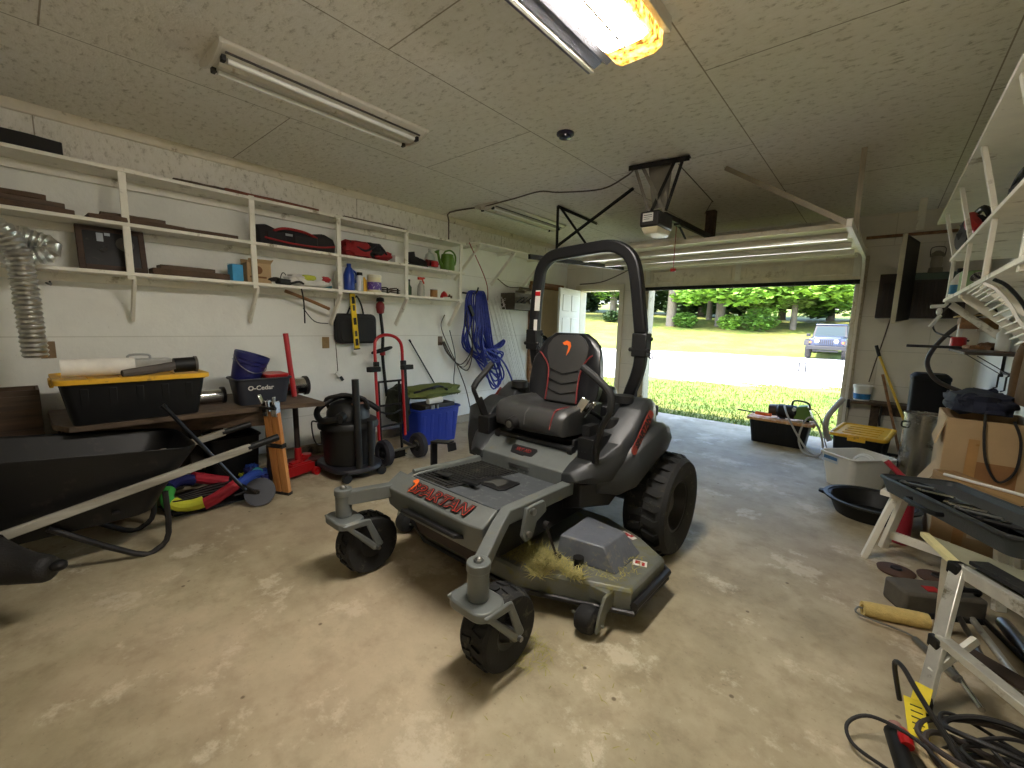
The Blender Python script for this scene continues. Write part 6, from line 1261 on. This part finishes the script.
# bins, pot, tote, tub, pan
bn = thing('trash_bin', 'tall black plastic bin behind the metal pot in the corner', 'bin', (.40, 5.66, 0)); part('body', MB().open_box((0,0,0),(.27,.30),(.22,.25),1.0,.008,5,.05), mat('bin_black', (12,12,13), .65, spec=.25), bn); part('lid', MB().loft([[(x,y,.98) for x,y in rrect(.28,.31,.06,5)],[(x,y,1.01) for x,y in rrect(.28,.31,.06,5)],[(x,y,1.04) for x,y in rrect(.22,.25,.06,5)]]), mat('bin_black', (16,16,17)), bn, bevel=.006)
po = thing('stock_pot', 'tall dull metal drum standing in front of the black bin', 'drum', (.37, 5.02, 0)); po.name = 'metal_drum'; POTM = mat('pot_steel', (156,152,142), .26, .85, var=.2, scale=5, dirt=((80,70,56), .2, 7))
part('body', MB().lathe([(0,0),(.135,0),(.14,.02),(.14,.72),(.134,.72),(.134,.03),(0,.02)], n=36), POTM, po); part('rim', MB().lathe([(.136,.715),(.148,.715),(.148,.735),(.136,.735)], n=36), POTM, po); part('lid', MB().lathe([(0,.70),(.134,.70),(.134,.71),(0,.712)], n=36), mat('lid_grey', (140,128,104), .6), po)
part('handle', MB().tube([(-.12,-.08,.66),(-.15,-.10,.66),(-.15,-.10,.62),(-.12,-.08,.61)], .007, smooth=3), DKSTEEL, po); part('tap', MB().cyl((.02,-.14,.14),(.02,-.19,.14),.02,n=12).box((.02,-.19,.17),(.02,.02,.06)), CHROME, po, bevel=.003)
tote('black storage tote with yellow lid standing by the garage door jamb', (-.03,5.62,0), PI/2-.12, .66, .40, .39, BLACK, YELLOW, .06)
wt = thing('white_tub', 'open white plastic tub with blue label on the floor by the door', 'tub', (-.045,4.95,0), -.74); part('tub', MB().open_box((0,0,0),(.36,.44),(.27,.35),.30,.006,5,.05), WHITEPL, wt); part('rim', MB().tube([(x,y,.297) for x,y in rrect(.37,.45,.05,5)], .009, closed=True, n=8), WHITEPL, wt)
part('label', MB().box((-.05,-.218,.245),(.16,.003,.06), rot=(-.12,0,0)), mat('sticker_pale', (196,206,214), .5), wt); part('label_print', MB().box((-.05,-.2205,.255),(.14,.003,.028), rot=(-.12,0,0)), mat('label_blue2', (60,110,160), .5), wt)
ld = thing('oval_tray', 'white oval plastic tray standing inside the white tub', 'tray', (-.005,4.93,.20), rot=(1.15,0,-.75)); part('plate', MB().prism(rrect(.22,.24,.1,6), -.006, .006, 'xy'), WHITEPL, ld, bevel=.004); part('ridge', MB().tube([(x,y,.008) for x,y in rrect(.17,.19,.08,6)], .005, closed=True, n=6), WHITEPL, ld)
pn = thing('drain_pan', 'round black drain pan with spout on the concrete floor', 'pan', (.08,4.2,0)); part('basin', MB().lathe([(0,.004),(.21,.004),(.262,.115),(.29,.12),(.29,.13),(.255,.13),(.20,.014),(0,.012)][::1], n=44), BLACK, pn); part('spout', MB().loft([[(-.24,-.06,.10),(-.24,.06,.10),(-.24,.06,.132),(-.24,-.06,.132)],[(-.33,-.03,.112),(-.33,.03,.112),(-.33,.03,.132),(-.33,-.03,.132)]]), BLACK, pn, bevel=.008); part('rim', MB().lathe([(.272,.115),(.298,.125),(.298,.138),(.272,.138)], n=44), mat('pan_edge', (40,42,36), .4), pn)
# small black tote in the doorway with compressor on it
bt2 = tote('low black tote with tan lid standing in the garage doorway', (-.84,6.20,0), -.02, .64, .36, .30, BLACK, mat('lid_tan', (206,150,92), .6, var=.15, dirt=((230,210,180), .3, 20)), .06)
cp_ = thing('air_compressor', 'small black and green air compressor sitting on the doorway tote', 'compressor', (-.72,6.20,.325)); part('tank', MB().lathe([(0,-.12),(.05,-.115),(.085,-.09),(.085,.09),(.05,.115),(0,.12)], (-.06,-.02,.09), (1,0,0), 22), BLACK, cp_); part('motor', MB().cyl((-.26,.02,.08),(-.12,.02,.09),.07,.075,n=18), mat('motor_brown', (74,58,48), .5), cp_); part('shroud', MB().loft([[(.02,-.10,.02),(.22,-.08,.02),(.22,.10,.02),(.02,.10,.02)],[(.04,-.08,.17),(.14,-.06,.19),(.14,.08,.19),(.04,.08,.17)]]), GREEN, cp_, bevel=.012); part('handle', MB().tube([(-.02,0,.15),(.0,0,.23),(.14,0,.22),(.17,0,.14)], .012, smooth=4), BLACK, cp_); part('gauge', MB().cyl((.02,-.11,.14),(.02,-.125,.14),.022,n=16), WHITEPL, cp_)
part('foot', MB().box((-.1,-.06,.008),(.06,.03,.016)).box((.15,-.06,.008),(.06,.03,.016)).box((-.1,.06,.008),(.06,.03,.016)).box((.15,.06,.008),(.06,.03,.016)), RUBBER, cp_, kind='stuff')
nb_ = thing('nail_bar', 'orange and black pry bar lying on the left of the tan lid', 'bar', (-1.06,6.18,.325)); part('shaft', MB().cyl((-.28,.03,.03),(.1,-.02,.02),.009,n=8), DKSTEEL, nb_); part('grip', MB().cyl((-.06,0,.024),(.12,-.024,.024),.022,n=12), ORANGE, nb_)
HG = mat('hose_grey', (176,172,166), .5)
wire('white_hose', [(-.80,6.06,.50), (-.74,5.94,.40), (-.62,5.90,.20), (-.50,5.85,.05), (-.40,5.80,.02), (-.36,5.86,.10), (-.42,5.98,.28), (-.52,6.05,.40), (-.58,6.02,.33), (-.60,5.9,.15), (-.52,5.80,.02), (-.38,5.75,.02)], .011, HG, 'grey white air hose looping off the compressor to the floor', 'hose', 6, 8)
wire('white_hose', [(-.26,6.45,.62), (-.33,6.40,.50), (-.39,6.36,.36), (-.38,6.34,.20), (-.33,6.32,.10)], .030, HG, 'thick grey hose hanging beside the garage door jamb', 'hose', 6, 10)
wire('electric_cord', [(-.60,6.15,.50), (-.5,6.2,.46), (-.42,6.2,.33), (-.36,6.1,.12), (-.30,6.0,.02)], .006, HG, 'thin pale cord arcing from compressor to the floor at the jamb', 'cord', 6)
wire('electric_cord', [(.10,5.05,.008), (.16,4.9,.008), (.24,4.85,.008), (.34,4.7,.008)], .006, CORD, 'thin dark cord lying on the floor right of the white tub', 'cord', 5)
# ---------------------------------------------------------------- cardboard box and clothes on it
bx_ = thing('cardboard_box', 'large worn cardboard box with torn flaps beside the metal drum', 'box', (.575,4.12,0))
part('carton', MB().open_box((0,0,0),(.39,.50),(.38,.49),.88,.008,2,.012), CARD, bx_)
part('flap', MB().loft([[(-.192,-.22,.875),(-.192,.0,.875),(-.186,.0,.875),(-.186,-.22,.875)],[(-.235,-.24,.70),(-.235,-.02,.72),(-.228,-.02,.72),(-.228,-.24,.70)]]), CARD, bx_); part('flap', MB().loft([[(-.19,-.20,.52),(-.19,.02,.55),(-.185,.02,.55),(-.185,-.20,.52)],[(-.27,-.22,.38),(-.27,.0,.40),(-.262,.0,.40),(-.262,-.22,.38)]]), CARD, bx_); part('patch', MB().box((.03,-.247,.42),(.22,.006,.40)), mat('cardboard_dark', (146,104,64), .85), bx_)
part('shipping_label', MB().box((.08,-.252,.20),(.20,.004,.16)), mat('label_pale', (196,180,150), .5, var=.15, scale=10), bx_); part('tape', MB().box((-.06,-.252,.40),(.05,.003,.72)), mat('tape_tan', (176,134,84), .3), bx_)
jk2 = thing('work_jacket', 'folded dark navy jacket lying on the large cardboard box', 'jacket', (.54,4.14,.915)); part('body', MB().lump((-.0,-.0,.055),(.155,.25,.07),.35,2.6,6,n=28,m=14), mat('navy_cloth', (36,40,58), .9, var=.2, bump=.35, bscale=16), jk2); part('sleeve', MB().tube([(-.06,-.2,.08),(-.11,-.05,.04),(-.12,.12,.02)], [.05,.045,.04], smooth=4, n=12), MATS['navy_cloth'], jk2); part('collar', MB().tube([(-.02,.16,.11),(.05,.18,.1),(.07,.10,.12)], .025, smooth=4, n=8), MATS['navy_cloth'], jk2)
wire('black_strap', [(.54,3.855,.93), (.55,3.85,.78), (.58,3.85,.62), (.64,3.845,.52), (.70,3.85,.60), (.70,3.85,.78), (.66,3.855,.90)], .007, CORD, 'thin black strap hanging in a loop down the cardboard box front', 'strap', 6)
# ---------------------------------------------------------------- low trestle, open case, plank
ts = thing('trestle_bench', 'low white wooden trestle bench under the far end of the tool case', 'bench', (.37,3.42,0), -.35); TZ = .07
part('top', MB().box((.04,.0,.37+TZ),(.56,.26,.035)), SHW, ts, bevel=.004)
for x,y in ((-.18,-.09),(-.18,.09),(.26,-.09),(.26,.09)): part('leg', MB().bar((x-(.09 if x < 0 else -.05),y*1.5,.0),(x,y,.355+TZ),.05,.03), SHW, ts, bevel=.003)
part('stretcher', MB().bar((-.2,0,.15),(.28,0,.15),.02,.05), SHW, ts)
tc = thing('tool_case', 'open dark grey moulded tool case lying across the trestle and step platform', 'tool case', (.44,2.97,.552), -1.17, rot=(0,-.075,-1.17))
TCM = mat('case_grey', (56,60,62), .55, var=.12, bump=.2, bscale=120)
part('shell', MB().open_box((0,0,-.045),(.98,.36),(.94,.31),.085,.012,4,.04), TCM, tc); part('inner_tray', MB().box((0,.07,.012),(.88,.15,.03)), TCM, tc, bevel=.008); part('rim', MB().tube([(x,y,.038) for x,y in rrect(.98,.36,.05,4)], .011, closed=True, n=8), mat('case_rim', (34,36,38), .5), tc)
for k,x in enumerate((-.30,.12)):
    part('pocket', MB().open_box((x,-.07,-.02),(.26,.12),(.24,.10),.055,.006,3,.02), BLACK, tc)
for k,(x,m_) in enumerate(((-.38,STEEL),(-.22,CHROME),(.0,CHROME),(.08,STEEL),(.22,DKSTEEL))): part('socket_bar', MB().cyl((x,-.12,.03),(x+.16,-.05,.045),.008,n=8).cyl((x,-.12,.03),(x+.02,-.112,.032),.014,n=10), m_, tc)
part('handle', MB().tube([(-.12,-.19,.0),(-.10,-.225,.0),(.1,-.225,.0),(.12,-.19,.0)], .012, smooth=3), BLACK, tc)
plank('rough yellowish brown timber lying on the trestle behind the tool case', .54, 3.50, .458, .15, .62, .10, woodmat('old_timber', (170,134,84), (112,82,48)), .5, seed=41, name='timber_block', cat='timber')
solo('white_stick', MB().cyl((-.16,.1,.0),(.16,-.1,.0),.009,n=8), WHITEPL, 'thin white stick lying on top of the rough timber', 'stick', (.54,3.50,.569))
cb_ = thing('wire_brush', 'small loose wire coil beside the timber at the picture edge', 'wire', (.70,3.12,.49)); cb_.name = 'wire_coil'; part('coil', MB().tube([(.09*math.cos(a),.07*math.sin(a),.0+.006*a) for a in [i*.4 for i in range(40)]], .004, n=5), DKSTEEL, cb_); part('tail', MB().tube([(.09,0,0),(.02,.12,.02),(-.06,.18,.0)], .004, smooth=4), DKSTEEL, cb_)
gt = thing('grinder', 'grey and red hand tool with red handle standing beside the drain pan', 'power tool', (.25,3.80,0)); part('body', MB().cyl((0,0,.0),(0,0,.30),.05,.045,n=18), mat('tool_red', (150,28,44), .4), gt, bevel=.006); part('head', MB().lathe([(.05,.28),(.06,.33),(.055,.42),(.03,.46),(0,.47)], n=18), mat('tool_grey', (112,108,104), .45), gt); part('handle', MB().cyl((-.02,0,.44),(-.13,.02,.54),.018,n=12), mat('tool_red', (150,28,44)), gt); part('handle_cap', MB().cyl((-.13,.02,.54),(-.14,.022,.55),.019,n=12), WHITEPL, gt); part('plate', MB().box((.06,0,.40),(.14,.1,.02)), BLACK, gt, bevel=.006)
# ---------------------------------------------------------------- aluminium step platform
ALU = mat('aluminium', (206,204,194), .36, .55, var=.12, scale=14, dirt=((120,112,92), .15, 10))
sp2 = thing('step_platform', 'folding aluminium step platform with yellow tag at bottom right', 'step ladder', (.44,2.05,0))
def al(n, b, m, par=sp2, **k):
    for i in range(len(b.v)): b.v[i] = b.v[i]-Vector((.44,2.05,0))
    return part(n, b, m, par, **k)
A0, A1 = Vector((.27,2.10,.0)), Vector((.34,2.40,.49)); dv = Vector((.28,-.40,0))
for q in (0,1): al('leg', MB().bar(A0+dv*q, A1+dv*q, .022, .05, (.6,-.8,0)), ALU, bevel=.003); al('foot', MB().box(tuple(A0+dv*q+Vector((0,0,.03))),(.05,.05,.06)), BLACK, bevel=.006)
M1 = A0.lerp(A1,.48)
al('tread', MB().bar(A1+Vector((0,0,-.02)), A1+dv+Vector((0,0,-.02)), .03, .05), ALU, bevel=.003); al('tread', MB().bar(M1, M1+dv, .045, .03), ALU, bevel=.003)
for p in (A1, M1): al('corner_clip', MB().box(tuple(p+Vector((-.002,-.004,-.02))),(.05,.05,.05), rot=(0,0,.6)), BLACK, bevel=.006)
al('top_grip', MB().bar(A1+Vector((.05,.01,.022)), A1+dv+Vector((.05,.01,.022)), .07, .016), RUBBER, bevel=.003)
al('deck_board', MB().loft([[(.26,2.68,.47),(.335,2.42,.47),(.62,2.02,.47),(.74,2.40,.47)],[(.26,2.68,.488),(.335,2.42,.488),(.62,2.02,.488),(.74,2.40,.488)]]), mat('board_dusty', (140,138,116), .8, var=.2, scale=6), bevel=.003)
al('edge_strip', MB().bar((.254,2.68,.482),(.330,2.42,.482),.03,.02), mat('strip_cream', (214,204,150), .5))
al('brace', MB().bar(A0.lerp(A1,.25), (.40,2.28,.26), .018, .03), ALU); al('rear_leg', MB().bar((.34,2.66,.47),(.37,2.76,.0),.022,.05,(.6,-.8,0)), ALU, bevel=.003); al('rear_leg', MB().bar((.68,2.40,.47),(.71,2.5,.0),.022,.05,(.6,-.8,0)), ALU, bevel=.003)
yt = al('tag', MB().bar((.262,2.075,.12),(.252,2.03,.05),.05,.003,(-.4,-.9,.3)).bar((.235,2.02,.085),(.245,1.86,.06),.055,.003,(0,0,1)), mat('tag_yellow', (232,210,50), .6), label='bright yellow hang tag')
b = MB()
for k in range(5): b.bar(Vector((.224,1.985,.0845))+Vector((.0015,-.025,-.004))*k, Vector((.256,1.988,.0845))+Vector((.0015,-.025,-.004))*k, .004, .002)
al('tag_print', b, mat('print_dark', (90,84,40), .7), yt, kind='stuff')
# ---------------------------------------------------------------- bits on the floor under it
gc = thing('sander_case', 'dusty grey tool case with red label on the floor behind the paint roller', 'case', (.35,2.96,0), .55); part('body', MB().box((0,0,.06),(.36,.16,.12)), mat('case_dusty', (84,78,68), .8, var=.2, scale=14), gc, bevel=.015); part('label', MB().box((-.03,-.02,.121),(.06,.05,.003)), RED, gc); part('foot_rail', MB().box((0,-.07,.012),(.36,.04,.03)), RUBBER, gc, bevel=.005); part('handle', MB().tube([(.06,-.03,.12),(.07,-.05,.15),(.15,-.05,.15),(.16,-.03,.12)], .012, smooth=3), BLACK, gc)
for k,(x,y,lab) in enumerate(((.22,3.30,'brown sanding disc on the floor nearer the drain pan'),(.40,3.36,'brown sanding disc on the floor closer to the step platform'))):
    d_ = thing('sanding_disc', lab, 'disc', (x,y,0)); part('pad', MB().lathe([(0,0),(.085,0),(.09,.012),(.07,.02),(0,.02)], n=30), mat('disc_brown', (82,58,44), .85, bump=.3), d_); part('hub', MB().lathe([(0,.018),(.03,.018),(.025,.03),(0,.03)], n=20), DKSTEEL, d_)
pr2 = thing('paint_roller', 'used yellow paint roller with wire frame on the floor', 'paint roller', (.20,2.70,.036)); part('cover', MB().lathe([(.02,-.13),(.034,-.13),(.036,-.1),(.036,.1),(.034,.13),(.02,.13)], (0,0,0), (.93,.36,0), 24), mat('nap_yellow', (206,180,112), .95, var=.15, scale=18, bump=.6, bscale=120), pr2); part('frame', MB().tube([(-.12,-.046,0),(-.14,-.055,0),(-.13,-.10,-.01),(.04,-.10,-.018),(.08,-.14,-.018)], .005, smooth=4), STEEL, pr2); part('handle', MB().cyl((.07,-.13,-.016),(.19,-.32,-.016),.014,.018,n=12), STEEL, pr2)
for k,(a_,b_,r_,m_,lab) in enumerate((((.44,2.98,.02),(.50,2.50,.02),.012,STEEL,'thin steel tube on the floor left under the step platform'),((.48,3.02,.02),(.60,2.42,.02),.014,ALU,'bright metal tube on the floor in the middle under the step platform'),((.53,3.0,.02),(.70,2.50,.02),.012,DKSTEEL,'dark tube on the floor right under the step platform'),((.60,3.0,.03),(.645,2.75,.03),.028,STEEL,'short thick pipe stub on the floor under the tool case'),((.33,2.62,.015),(.44,2.24,.015),.011,CHROME,'slim chrome rod on the floor below the lower tread'))):
    o_ = Vector(a_); solo('metal_tube', MB().cyl((0,0,0), tuple(Vector(b_)-o_), r_, n=12), m_, lab, 'tube', a_)
mo = thing('scraper', 'dark flat scraper blade on the floor under the step platform', 'scraper', (.50,2.52,.042), -.5); part('blade', MB().prism([(-.1,-.03),(.1,-.05),(.12,.03),(-.08,.05)], .0, .012, 'xy'), mat('blade_brown', (66,54,44), .7, .2), mo); part('handle', MB().cyl((.1,0,.02),(.26,.02,.03),.014,n=10), DKSTEEL, mo)
tk = thing('cord_tangle', 'tangled heap of black extension cords at the bottom right corner', 'cords', (.44,1.88,0)); rnd = random.Random(9)
for k in range(9):
    pts = []; r0 = rnd.uniform(.09,.20); cx0, cy0 = rnd.uniform(-.06,.14), rnd.uniform(-.04,.10); ph = rnd.random()*6
    for j in range(10): a = ph+j*.75; pts.append((cx0+r0*1.15*math.cos(a), cy0+r0*.75*math.sin(a), .02+.012*k+.025*math.sin(a*1.7+k)))
    part('cord_loop', MB().tube(pts, rnd.choice((.005,.006,.009)), smooth=5, n=7), CORD if k % 3 else mat('cord_grey', (60,52,48), .6), tk)
wire('loop_cord', [(.20,2.02,.06), (.17,2.0,.20), (.185,1.94,.24), (.23,1.88,.20), (.30,1.82,.13), (.38,1.74,.06)], .008, CORD, 'black cord rising in a tall loop left of the yellow tag', 'cord', 6, 8)
wire('loop_cord', [(.17,1.70,.02), (.08,1.72,.03), (.06,1.78,.05), (.12,1.83,.08), (.24,1.80,.09), (.34,1.72,.06)], .006, CORD, 'thin black cord looping out over the floor at the bottom edge', 'cord', 6, 8)
gr_ = thing('impact_driver', 'red and black power tool lying at the bottom edge beside the cords', 'power tool', (.215,1.80,.03), .35); part('grip', MB().tube([(-.01,.06,.015),(-.02,.0,.01),(-.03,-.10,.0)], [.03,.028,.032], smooth=4, n=12), BLACK, gr_); part('red_shell', MB().tube([(.005,.05,.035),(.0,.02,.038),(-.005,-.01,.034)], [.016,.022,.018], smooth=3, n=10), RED, gr_); part('collar', MB().cyl((-.005,.06,.015),(.0,.09,.02),.02,n=12), mat('collar_pink', (150,110,104), .5), gr_); part('battery', MB().box((-.035,-.13,.0),(.07,.06,.055)), BLACK, gr_, bevel=.008)
gl = thing('work_glove', 'pale leather work glove half buried under the black cords', 'glove', (.34,1.76,.0), .6); GLM = mat('glove_tan', (196,176,138), .85, bump=.25, bscale=30)
part('palm', MB().lump((0,0,.03),(.05,.065,.028),.25,3,2), GLM, gl)
for k in range(4): part('finger', MB().tube([(-.036+.024*k,.05,.03),(-.042+.028*k,.10,.04),(-.045+.031*k,.135+.012*(k in (1,2)),.02)], [.0135,.013,.011], smooth=3), GLM, gl)
part('thumb', MB().tube([(-.045,-.02,.03),(-.075,.02,.032),(-.088,.05,.022)], [.015,.014,.011], smooth=3), GLM, gl); part('cuff', MB().cyl((0,-.05,.03),(0,-.11,.03),.045,.05,n=16), GLM, gl)
gbx = thing('metal_box', 'grey metal box at the very bottom right under the cords', 'box', (.63,1.95,0), -.2); part('body', MB().box((0,0,.05),(.22,.14,.10)), mat('box_grey', (104,96,84), .5, .3), gbx, bevel=.005); part('handle', MB().tube([(-.06,-.02,.10),(-.05,-.02,.135),(.05,-.02,.135),(.06,-.02,.10)], .008, smooth=4), CHROME, gbx)
